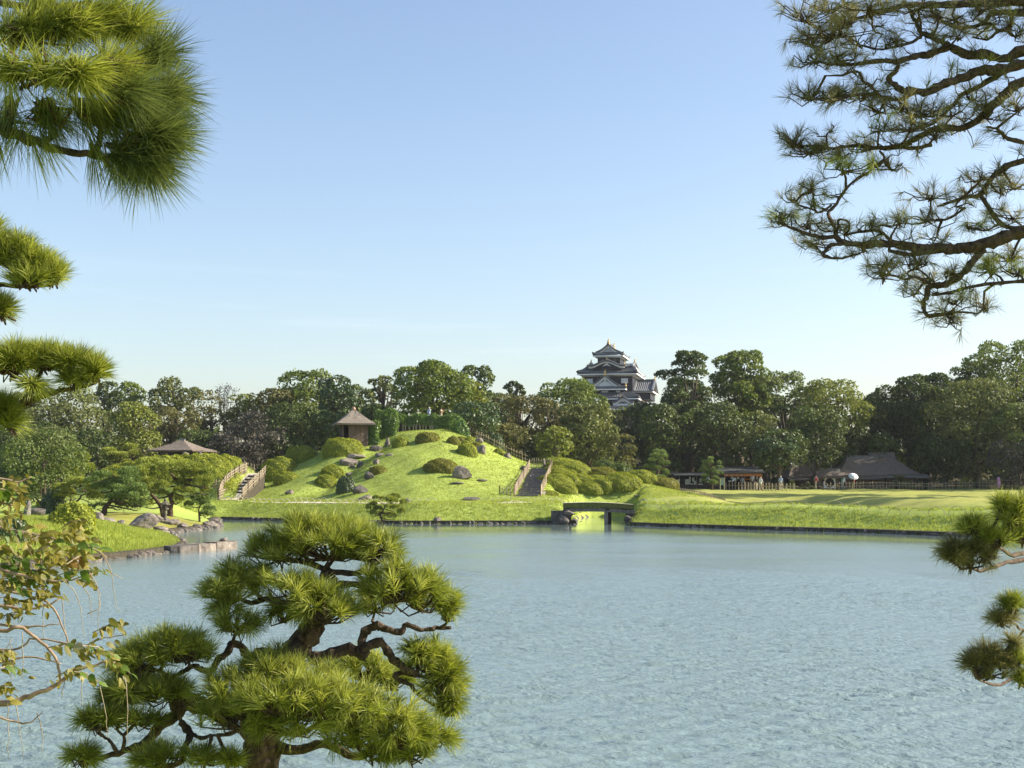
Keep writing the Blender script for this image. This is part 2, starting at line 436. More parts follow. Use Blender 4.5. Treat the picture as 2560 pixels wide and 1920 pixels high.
# wind ripples are real: crests and troughs from many small wave trains
rows = [12.0]
while rows[-1] < 136: rows.append(rows[-1] + 0.040 + 0.0017 * rows[-1] + 0.00035 * max(0.0, rows[-1] - 34.0) ** 2)
rows = np.array(rows)
cols = np.concatenate([[-4.0, -1.2, -0.62], np.linspace(-0.42, 0.42, 440), [0.62, 1.2, 4.0]])
WX = cols[None, :] * (rows[:, None] + 7.0); WY = np.repeat(rows[:, None], len(cols), 1)
WX = np.clip(WX, -78, 78) + 0.0005 * cols[None, :]
wsd = -shore_sd(WX, WY)
wind = 0.03 + 0.97 * sst(10, 34, far_shore(WX) - WY) * sst(-1.0, 7.0, wsd)
gust = 0.9 + 0.45 * np.sin(WX * 0.16 + WY * 0.06 + 1) * np.sin(WY * 0.11 - WX * 0.05) + 0.15 * np.sin(WX * 0.5 + WY * 0.23)
WZ = np.zeros_like(WX); gw = np.random.default_rng(4)
dyr = np.maximum(np.gradient(rows), 0.0)[:, None]
for k in range(80):
    lam = 0.20 * (0.62 / 0.20) ** gw.random()
    th = R(90) + gw.normal(0.10, 0.34)                # mostly running towards the near bank
    amp = 0.0054 * lam ** 1.0 * gw.uniform(0.6, 1.3)
    fade = np.clip((lam / dyr - 1.9) / 1.6, 0, 1)
    ph = 2 * np.pi / lam * (np.cos(th) * WX + np.sin(th) * WY) + gw.uniform(0, 6.28)
    ph = ph + 0.9 * np.sin(WX * gw.uniform(0.2, 0.7) + WY * gw.uniform(0.2, 0.7) + gw.uniform(0, 6))
    WZ += amp * fade * np.sin(ph)
WZ *= wind * gust * 1.0
WZ[:, :3] = 0; WZ[:, -3:] = 0
ncol = len(cols)
ii = (np.arange(len(rows) - 1)[:, None] * ncol + np.arange(ncol - 1)[None, :]).ravel()
wm = np_mesh('pond', np.stack([WX.ravel(), WY.ravel(), WZ.ravel()], 1), [np.stack([ii, ii + 1, ii + ncol + 1, ii + ncol], 1)], water_mat(), True)
a = wm.attributes.new('wind', 'FLOAT', 'POINT'); a.data.foreach_set('value', wind.ravel().astype(np.float32))
tag(obj('pond_water', wm), 'rippled pale blue water of the wide garden pond', kind='structure')

# sandy path along the top of the bank and up to the steps
M_SAND = plain_mat('raked_sand', (0.50, 0.44, 0.34), (0.60, 0.54, 0.43), 9.0, 0.95, 0.2)
def strip(name, xs, y0f, y1f, lift=0.03, n=5):
    V = []; 
    for x in xs:
        for k in range(n):
            y = y0f(x) + (y1f(x) - y0f(x)) * k / (n - 1); V.append((x, y, 0))
    V = np.array(V, float); V[:, 2] = H(V[:, 0], V[:, 1]) + lift
    m = len(xs); i = (np.arange(m - 1)[:, None] * n + np.arange(n - 1)[None, :]).ravel()
    return tag(obj(name, np_mesh(name, V, [np.stack([i, i + n, i + n + 1, i + 1], 1)], M_SAND, True)), 'pale sand path on top of the grassy bank', kind='structure')
bx0, bx1 = W_(1434, 1311)[0], W_(1573, 1313.5)[0]
PATH0, PATH1 = 6.2, 7.4
strip('path', np.arange(-45, bx0 - 1.0, 0.5), lambda x: far_shore(x) + PATH0, lambda x: far_shore(x) + PATH1 + 2.2 * math.exp(-((x - 1.0) / 2.2) ** 2), 0.035)

# grass blades: the uneven sward on banks, hill and peninsula
M_GRASS = leaf_mat('grass_blades', (0.155, 0.207, 0.038), (0.272, 0.335, 0.066), (0.415, 0.460, 0.118), 0.5, 0.6, 0.15, 0.25)
def grass(name, label, xr, yr, n, keep, h=(0.09, 0.20)):
    x = rng.uniform(*xr, n); y = rng.uniform(*yr, n)
    k = keep(x, y); x, y = x[k], y[k]; n = len(x)
    z = H(x, y)
    nb = 4
    base = np.repeat(np.stack([x, y, z], 1), nb, 0); m = n * nb
    ang = rng.uniform(0, 2 * np.pi, m); hh = rng.uniform(*h, m); w = rng.uniform(0.012, 0.028, m)
    base[:, :2] += rng.normal(0, 0.07, (m, 2))
    lean = rng.uniform(0.1, 0.8, m) * hh; la = rng.uniform(0, 2 * np.pi, m)
    dx, dy = np.cos(ang) * w, np.sin(ang) * w
    A = base + np.stack([-dx, -dy, np.full(m, -0.03)], 1); B = base + np.stack([dx, dy, np.full(m, -0.03)], 1)
    C = base + np.stack([np.cos(la) * lean, np.sin(la) * lean, hh], 1)
    V = np.stack([A, B, C], 1).reshape(-1, 3)
    F = np.arange(3 * m).reshape(-1, 3)
    return tag(obj(name, np_mesh(name, V, [F], M_GRASS, False, tint=rng.uniform(0.1, 0.9, m))), label, 'grass', kind='stuff')
def no_path(x, y):
    d = y - far_shore(x); return (d < PATH0 - 0.2) | (d > PATH1 + 0.3)
grass('grass', 'long bright green grass on the pond banks', (-34, 36), (76, 136), 150000, lambda x, y: (shore_sd(x, y) > -0.02) & (y - far_shore(x) < 11) & (y - far_shore(x) > -1) & no_path(x, y) & (np.abs(x) < y * 0.40))
grass('grass', 'short sunlit grass on the slope of the great hill', (-30, 16), (115, 156), 46000, lambda x, y: (y - far_shore(x) >= 11) & no_path(x, y), (0.05, 0.13))
grass('grass', 'bright green grass on the peninsula in the pond', (-32, -14), (44, 92), 60000, lambda x, y: (shore_sd(x, y) > 0.25) & (x > -0.42 * y) & (y < 84), (0.10, 0.22))
# ------------------------------------------------------------------ plants
def unit(a): return a / (np.linalg.norm(a, axis=-1, keepdims=True) + 1e-9)
def leaf_quads(P, N, lo, hi, aspect, rand, g):
    n = len(P)
    nn = unit(N + rand * g.normal(0, 1, (n, 3)))
    t = unit(np.cross(nn, g.normal(0, 1, (n, 3)))); b = np.cross(nn, t)
    s = g.uniform(lo, hi, n)[:, None]
    a, c = t * s, b * s / aspect
    V = np.stack([P - a, P - 0.1 * a + c, P + a, P - 0.1 * a - c], 1).reshape(-1, 3)
    return V, np.arange(4 * n).reshape(-1, 4)
def blob_points(blobs, n, g, shell=0.22, under=0.55):
    """points scattered through the outer part of overlapping ellipsoids"""
    B = np.asarray(blobs, float)
    w = (B[:, 3] * B[:, 4] + B[:, 3] * B[:, 5] + B[:, 4] * B[:, 5]); w /= w.sum()
    k = g.choice(len(B), n, p=w)
    d = unit(g.normal(0, 1, (n, 3)))
    low = (d[:, 2] < -0.25) & (g.random(n) > under); d[low, 2] *= -1
    r = 1.0 - shell * np.abs(g.normal(0, 1, n)) + 0.05 * g.normal(0, 1, n)
    P = B[k, :3] + d * B[k, 3:6] * r[:, None]
    keep = np.ones(n, bool)
    for b in B:                                   # what lies deep inside a neighbour is never seen
        q = ((P - b[:3]) / b[3:6]); keep &= (q * q).sum(1) > 0.40
    return P[keep], unit(d[keep] / B[k[keep], 3:6]), k[keep]
def foliage(name, blobs, n, lo, hi, mat, parent, g, aspect=1.8, rand=0.75, shell=0.22, under=0.55, extra=None):
    P, N, k = blob_points(blobs, n, g, shell, under)
    V, F = leaf_quads(P, N, lo, hi, aspect, rand, g)
    bt = g.uniform(-0.16, 0.16, len(blobs))[k]
    tint = np.clip(g.uniform(0.2, 0.8, len(P)) + bt, 0, 1)
    return obj(name, np_mesh(name, V, [F], mat, False, tint=tint), parent)

M_BARK = plain_mat('grey_bark', (0.055, 0.042, 0.030), (0.13, 0.105, 0.080), 6, 0.95, 0.6, vscale=(3, 3, 0.6))
M_BARKP = plain_mat('pine_bark', (0.030, 0.020, 0.014), (0.115, 0.080, 0.058), 11, 0.95, 0.9, vscale=(1.4, 1.4, 0.7), bdist=0.03)
M_TWIG = plain_mat('pale_twig', (0.10, 0.085, 0.07), (0.20, 0.17, 0.145), 5, 0.9, 0.2)
L = {
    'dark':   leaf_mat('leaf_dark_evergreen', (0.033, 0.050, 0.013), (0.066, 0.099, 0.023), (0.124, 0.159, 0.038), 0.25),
    'green':  leaf_mat('leaf_camphor_green', (0.066, 0.102, 0.016), (0.124, 0.174, 0.030), (0.233, 0.275, 0.061), 0.32),
    'olive':  leaf_mat('leaf_olive_green', (0.066, 0.086, 0.021), (0.125, 0.150, 0.040), (0.215, 0.228, 0.072), 0.32),
    'brown':  leaf_mat('leaf_autumn_olive', (0.065, 0.072, 0.024), (0.127, 0.130, 0.040), (0.212, 0.196, 0.064), 0.32),
    'lime':   leaf_mat('leaf_yellow_green', (0.093, 0.118, 0.020), (0.172, 0.206, 0.037), (0.295, 0.318, 0.074), 0.38),
    'grey':   leaf_mat('leaf_grey_purple', (0.039, 0.037, 0.026), (0.069, 0.065, 0.047), (0.108, 0.103, 0.075), 0.2),
    'gloss':  leaf_mat('leaf_glossy_dark', (0.029, 0.049, 0.016), (0.060, 0.096, 0.031), (0.117, 0.163, 0.058), 0.18, 0.38, 0.4),
    'sage':   leaf_mat('leaf_sage_green', (0.055, 0.085, 0.021), (0.105, 0.144, 0.034), (0.181, 0.232, 0.060), 0.3),
    'azalea': leaf_mat('leaf_clipped_azalea', (0.137, 0.176, 0.019), (0.258, 0.299, 0.034), (0.431, 0.456, 0.058), 0.32, patch=1.1),
    'azolive': leaf_mat('leaf_clipped_olive', (0.104, 0.113, 0.016), (0.190, 0.198, 0.026), (0.311, 0.300, 0.046), 0.3, patch=1.1),
    'hedge':  leaf_mat('leaf_camellia_hedge', (0.056, 0.109, 0.022), (0.114, 0.196, 0.037), (0.227, 0.328, 0.078), 0.25, 0.35, 0.45, patch=0.8),
    'pine':   leaf_mat('pine_needles_garden', (0.110, 0.144, 0.022), (0.204, 0.249, 0.039), (0.352, 0.386, 0.069), 0.25, patch=0.5),
    'pineg':  leaf_mat('pine_needles_blue_green', (0.072, 0.119, 0.028), (0.142, 0.210, 0.056), (0.246, 0.322, 0.098), 0.25, patch=0.5),
    'pined':  leaf_mat('pine_needles_dull', (0.058, 0.077, 0.028), (0.116, 0.140, 0.050), (0.217, 0.238, 0.091), 0.2, patch=0.5),
}

def tree(px, top, hw_px, bot, Y, style, leaf, label, seed, group=None, dense=1.0, name='broadleaf_tree', depth=0.85, cat='tree', size=None, foot=None):
    g = np.random.default_rng(seed)
    s = mpp(Y)
    zt, zb = at(px, top, Y).z, at(px, bot, Y).z
    cx = at(px, top, Y).x
    gz = Hs(cx, Y) if foot is None else foot
    zb = max(zb, gz + 0.3)
    if px > 1600 and Y > 170: hw_px *= 1.12; dense *= 1.12
    hw = hw_px * s; hh = (zt - zb) / 2; zc = (zt + zb) / 2
    root = empty(name, (cx, Y, gz))
    tag(root, label, cat, group)
    blobs = []
    lo, hi = size or (0.14, 0.27)
    if style in ('round', 'airy', 'open', 'dense'):
        nb = {'round': 44, 'airy': 40, 'open': 34, 'dense': 70}[style]
        rs = {'round': (0.26, 0.42), 'dense': (0.20, 0.34), 'airy': (0.15, 0.26), 'open': (0.18, 0.30)}[style]
        i = 0
        while len(blobs) < nb:
            d = unit(g.normal(0, 1, 3)); i += 1
            if d[2] < -0.92: continue
            f = g.uniform(*rs); rr = (1.0 - f * 0.85) * (g.uniform(0.86, 1.06) if i % 4 else g.uniform(0.3, 0.7))
            tz = d[2] * hh * rr
            wz = 1.0 if tz > -0.2 * hh else 0.85
            r = f * min(hw, hh * 1.15)
            blobs.append((d[0] * hw * rr * wz, d[1] * hw * depth * rr * wz, zc - gz + tz, r * g.uniform(0.95, 1.3), r * g.uniform(0.95, 1.2), r * g.uniform(0.7, 0.95)))
    elif style == 'layer':
        lv = 15
        for j in range(lv):
            f = (j + 0.5) / lv
            rad = hw * (1.0 - f ** 1.6) * g.uniform(0.8, 1.05) + 0.12 * hw
            for q in range(max(2, int(5 * (1 - f)) + 2)):
                a = g.uniform(0, 2 * np.pi); rr = rad * g.uniform(0.35, 0.85)
                blobs.append((math.cos(a) * rr, math.sin(a) * rr * depth, zb - gz + 2 * hh * f + g.uniform(-0.9, 0.9), hw * g.uniform(0.16, 0.34), hw * g.uniform(0.16, 0.3), hh * g.uniform(0.05, 0.11)))
    elif style == 'umbrella':
        for j in range(22):
            a = g.uniform(0, 2 * np.pi); rr = math.sqrt(g.random()) * 0.86
            z = zt - gz - 0.18 * hh - rr * rr * hh * 0.9 - g.uniform(0, 0.25) * hh
            blobs.append((math.cos(a) * rr * hw, math.sin(a) * rr * hw * depth, z, hw * g.uniform(0.17, 0.27), hw * g.uniform(0.17, 0.25), hh * g.uniform(0.12, 0.2)))
    blobs = np.array(blobs)
    # fill the measured outline: width, top and foot of the crown
    ex = np.percentile(np.abs(blobs[:, 0]) + blobs[:, 3] * 0.9, 82); blobs[:, 0] *= hw / ex; blobs[:, 3] *= (hw / ex) ** 0.6
    blobs[:, 1] *= hw / ex; blobs[:, 4] *= (hw / ex) ** 0.6
    t_, b_ = np.percentile(blobs[:, 2] + blobs[:, 5] * 0.9, 94), np.min(blobs[:, 2] - blobs[:, 5] * 0.7)
    blobs[:, 2] = (blobs[:, 2] - b_) / (t_ - b_) * (zt - zb) + zb - gz
    blobs[:, 5] *= ((zt - zb) / (t_ - b_)) ** 0.7
    blobs[:, 2] = np.clip(blobs[:, 2], zb - gz + 0.3, zt - gz - 0.75 * blobs[:, 5]); blobs[:, 0] = np.clip(blobs[:, 0], -hw + 0.7 * blobs[:, 3], hw - 0.7 * blobs[:, 3])
    # trunk and limbs
    mb = MB()
    tr = max(0.10, 0.035 * (zt - gz)); lean = g.uniform(-0.5, 0.5, 2)
    topz = zc - gz + 0.35 * hh
    tz = np.linspace(-0.4, topz, 7)
    tp = np.stack([lean[0] * (tz / topz) ** 2 + 0.12 * np.sin(tz), lean[1] * (tz / topz) ** 2 + 0.1 * np.cos(tz * 1.3), tz], 1)
    mb.tube(tp, tr * np.array([1.35, 1.0, 0.85, 0.72, 0.58, 0.42, 0.2]), 8, 0.08)
    for b in blobs[g.choice(len(blobs), min(len(blobs), 16 if style in ('airy', 'open', 'layer', 'umbrella') else 9), replace=False)]:
        k = g.integers(2, 6); p0 = tp[k]
        if b[2] < p0[2] + 0.2: k = max(1, k - 2); p0 = tp[k]
        mid = p0 + (b[:3] - p0) * 0.5 + g.normal(0, 0.15, 3) + np.array([0, 0, 0.15])
        mb.tube([p0, mid, b[:3]], [tr * 0.42, tr * 0.25, tr * 0.08], 5, 0.05)
    mb.build('trunk', M_BARK, root, True)
    A = math.pi * hw * hh
    dn = {'round': 1.0, 'dense': 1.2, 'airy': 0.42, 'open': 0.6, 'layer': 0.85, 'umbrella': 0.6}[style] * dense
    n = int(min(20000, max(900, dn * 13.8 * A / ((lo + hi) ** 2 * 0.42))))
    foliage('crown', blobs, n, lo, hi, L[leaf], root, g, shell={'round': 0.2, 'dense': 0.15, 'airy': 0.42, 'open': 0.35}.get(style, 0.3), under=0.35)
    return root

def twig_tree(px, top, hw_px, bot, Y, label, seed, leafn=1500, leaf='grey'):
    """a nearly bare tree: a fan of fine twigs with few leaves"""
    g = np.random.default_rng(seed); s = mpp(Y); c = at(px, top, Y); gz = Hs(c.x, Y)
    root = tag(empty('bare_tree', (c.x, Y, gz)), label, 'tree')
    hgt = c.z - gz; hw = hw_px * s
    mb = MB(); ends = []
    def grow(p, d, ln, r, lev):
        q = p + d * ln + g.normal(0, ln * 0.06, 3)
        mb.tube([p, (p + q) / 2 + g.normal(0, ln * 0.05, 3), q], [r, r * 0.8, r * 0.62], 4 if lev > 1 else 6, cap=False)
        if lev >= 5: ends.append(q); return
        for _ in range(3 if lev < 4 else 2):
            dd = unit(d + g.normal(0, 0.42, 3) * np.array([1.1 * hw / hgt * 2, 0.9, 0.55]) + np.array([0, 0, 0.12]))
            grow(q, dd, ln * g.uniform(0.62, 0.85), r * 0.58, lev + 1)
    grow(np.array([0, 0, -0.3]), np.array([0, 0, 1.0]), hgt * 0.30, hgt * 0.018, 0)
    V = np.concatenate(mb.V); 
    sc_ = np.array([hw / max(0.5, np.percentile(np.abs(V[:, 0]), 97)), 0.8 * hw / max(0.5, np.percentile(np.abs(V[:, 1]), 97)), hgt / V[:, 2].max()])
    mb.V = [v * sc_ for v in mb.V]
    mb.build('trunk', M_TWIG, root)
    E = np.array(ends) * sc_
    P = E[g.integers(0, len(E), leafn)] + g.normal(0, 0.22, (leafn, 3))
    Vq, F = leaf_quads(P, unit(g.normal(0, 1, (leafn, 3))), 0.07, 0.15, 1.8, 0.5, g)
    obj('crown', np_mesh('crown', Vq, [F], L[leaf], False, tint=g.uniform(0.2, 0.9, leafn)), root)
    return root

def shrub(px, base, w_px, h_px, leaf, label, seed, name='clipped_shrub', group=None, size=(0.045, 0.075), Y=None, depth=0.85, dense=1.0, rough=0.05, lumps=0, cat='shrub', flat=0.30, rise=0.0):
    """rounded clipped bush standing on the ground at the photographed spot"""
    g = np.random.default_rng(seed)
    p = hit(px, base) if Y is None else Vector((at(px, base, Y).x, Y, Hs(at(px, base, Y).x, Y)))
    s = mpp(p.y); rx = w_px * s / 2 * 0.95; hz = h_px * s * 0.92; ry = rx * depth
    cy = p.y + ry * 0.75
    slope = (Hs(p.x, cy + ry * 0.5) - Hs(p.x, cy - ry * 0.5)) / ry
    gz = Hs(p.x, cy); 
    hz = max(hz - (gz - p.z) * 0.45, hz * 0.72)
    root = tag(empty(name, (p.x, cy, gz + rise)), label, cat, group)
    # dark core under the leaves: shade in the gaps put into its tint
    nu, nv = 22, 10
    u = np.linspace(0, 2 * np.pi, nu, endpoint=False); v = np.linspace(-0.30, np.pi / 2, nv)
    UU, VV = np.meshgrid(u, v)
    off = g.uniform(0, 50, 3)
    def surf(uu, vv, k=1.0):
        e = 0.88
        cx_ = np.sign(np.cos(vv)) * np.abs(np.cos(vv)) ** e; sz = np.sign(np.sin(vv)) * np.abs(np.sin(vv)) ** (0.9)
        X = np.cos(uu) * cx_; Yy = np.sin(uu) * cx_
        w = 1 + rough * (np.sin(X * 5 + off[0]) * np.sin(Yy * 4 + off[1]) + 0.7 * np.sin(X * 9 + Yy * 7 + sz * 6 + off[2]))
        if lumps: w = w + lumps * np.maximum(0, np.sin(X * 4.3 + off[1]) * np.sin(Yy * 3.9 + sz * 3 + off[0]))
        P = np.stack([X * rx * w * k, Yy * ry * w * k, sz * hz * w * k], -1)
        P[..., 2] += slope * P[..., 1] * 0.8
        return P
    P = surf(UU, VV, 0.90).reshape(-1, 3)
    i = (np.arange(nv - 1)[:, None] * nu); j = np.arange(nu)[None, :]; k = (j + 1) % nu
    q = np.stack([i + j, i + k, i + nu + k, i + nu + j], -1).reshape(-1, 4)
    area = 2 * math.pi * ((rx * ry + rx * hz + ry * hz) / 3)
    n = int(min(11000, dense * 1.9 * area / ((sum(size) / 2) ** 2 * 2 / 1.7)))
    uu = g.uniform(0, 2 * np.pi, n); vv = np.arcsin(np.clip(g.uniform(-0.28, 1.0, n), -1, 1))
    Q = surf(uu, vv, 1.0) * (1 + g.normal(0, 0.018, n))[:, None]
    Nn = unit(np.stack([np.cos(uu) * np.cos(vv) / rx, np.sin(uu) * np.cos(vv) / ry, np.sin(vv) / hz], 1))
    Vq, F = leaf_quads(Q, Nn, size[0], size[1], 1.7, 0.55, g)
    V = np.vstack([P, Vq]); F = F + len(P)
    tint = np.concatenate([np.full(len(q), 0.15), g.uniform(0.15, 0.85, n)])
    obj('foliage', np_mesh('foliage', V, [q, F], L[leaf], False, tint=tint), root)
    st = MB()
    for a in g.uniform(0, 2 * np.pi, 4):
        st.tube([(0, 0, -0.25), (math.cos(a) * rx * 0.2, math.sin(a) * ry * 0.2, hz * 0.3), (math.cos(a) * rx * 0.5, math.sin(a) * ry * 0.5, hz * 0.6)], [0.05, 0.035, 0.015], 5)
    st.build('stem', M_BARK, root)
    return root

def garden_pine(px, base, trunk, pads, Y, leaf, label, seed, name='garden_pine', group=None, dense=1.0, nl=(0.10, 0.19), rad=0.10, base_z=None):
    """pine trained into pads; trunk: pixel polyline from the foot up, pads: (cx, cy, rx, ry) in pixels"""
    g = np.random.default_rng(seed); s = mpp(Y)
    b = at(px, base, Y); gz = Hs(b.x, Y) if base_z is None else base_z
    root = tag(empty(name, (b.x, Y, gz)), label, 'pine tree', group)
    O = np.array([b.x, Y, gz])
    tp = [np.array(at(x, y, Y)) - O for x, y in trunk]
    tp[0] = np.array([tp[0][0], 0, -0.25])
    n = len(tp)
    for k in range(1, n): tp[k] = tp[k] + np.array([0, g.normal(0, 0.12), 0])
    mb = MB()
    m2 = []
    for a_, b_ in zip(tp[:-1], tp[1:]):
        m2 += [a_, (a_ + b_) / 2 + g.normal(0, 0.05, 3)]
    m2.append(tp[-1])
    mb.tube(m2, rad * np.linspace(1.25, 0.35, len(m2)), 7, 0.12)
    P3 = np.array(m2)
    tr_b = []
    for (cx, cy, rx, ry) in pads:
        c = np.array(at(cx, cy, Y)) - O; c[1] = g.uniform(-0.8, 0.8) * rx * s
        rX, rZ = rx * s, ry * s * 1.42; rY = rX * g.uniform(0.75, 0.95)
        k = int(np.argmin(((P3 - c) ** 2 * np.array([1, 1, 2])).sum(1) + 3.0 * np.maximum(0, P3[:, 2] - c[2])))
        p0 = P3[k]; e = c - np.array([0, 0, rZ * 0.55])
        mid = (p0 + e) / 2 + g.normal(0, 0.08, 3)
        mb.tube([p0, mid, e], [rad * 0.45, rad * 0.33, rad * 0.16], 5, 0.1)
        for q in range(5):
            a = g.uniform(0, 6.28); mb.tube([e, e + np.array([math.cos(a) * rX * 0.7, math.sin(a) * rY * 0.7, rZ * 0.3])], [rad * 0.13, rad * 0.04], 4)
        # pad = several tufted cushions
        nb = max(3, int(rX / 0.28))
        bl = []
        for q in range(nb):
            a = g.uniform(0, 6.28); rr = math.sqrt(g.random()) * 0.72
            bl.append((c[0] + math.cos(a) * rr * rX, c[1] + math.sin(a) * rr * rY, c[2] + (1 - rr * rr) * rZ * 0.25 + g.normal(0, rZ * 0.12), rX * g.uniform(0.34, 0.5), rY * g.uniform(0.34, 0.5), rZ * g.uniform(0.5, 0.75)))
        npt = int(min(5200, dense * 22 * rX * (rZ + 0.6 * rY) / (nl[1] ** 2 * 0.5)))
        Pp, Nn, kk = blob_points(bl, npt, g, 0.16, 0.10)
        dirn = unit(Nn + np.array([0, 0, 0.55]) + g.normal(0, 0.45, Pp.shape))
        side = unit(np.cross(dirn, g.normal(0, 1, Pp.shape)))
        ln = g.uniform(nl[0], nl[1], len(Pp))[:, None]; w = 0.021 + 0.009 * g.random((len(Pp), 1))
        V = np.stack([Pp - side * w, Pp + side * w, Pp + dirn * ln + side * w * 0.3, Pp + dirn * ln - side * w * 0.3], 1).reshape(-1, 3)
        F = np.arange(4 * len(Pp)).reshape(-1, 4)
        tag(obj('needle_pad', np_mesh('needle_pad', V, [F], L[leaf], False, tint=np.clip(g.uniform(0.15, 0.85, len(Pp)) + 0.15 * Nn[:, 2], 0, 1)), root), kind='stuff')  # paler tint on upward sides: lit tops put into the colour
    mb.build('trunk', M_BARKP, root, True)
    return root
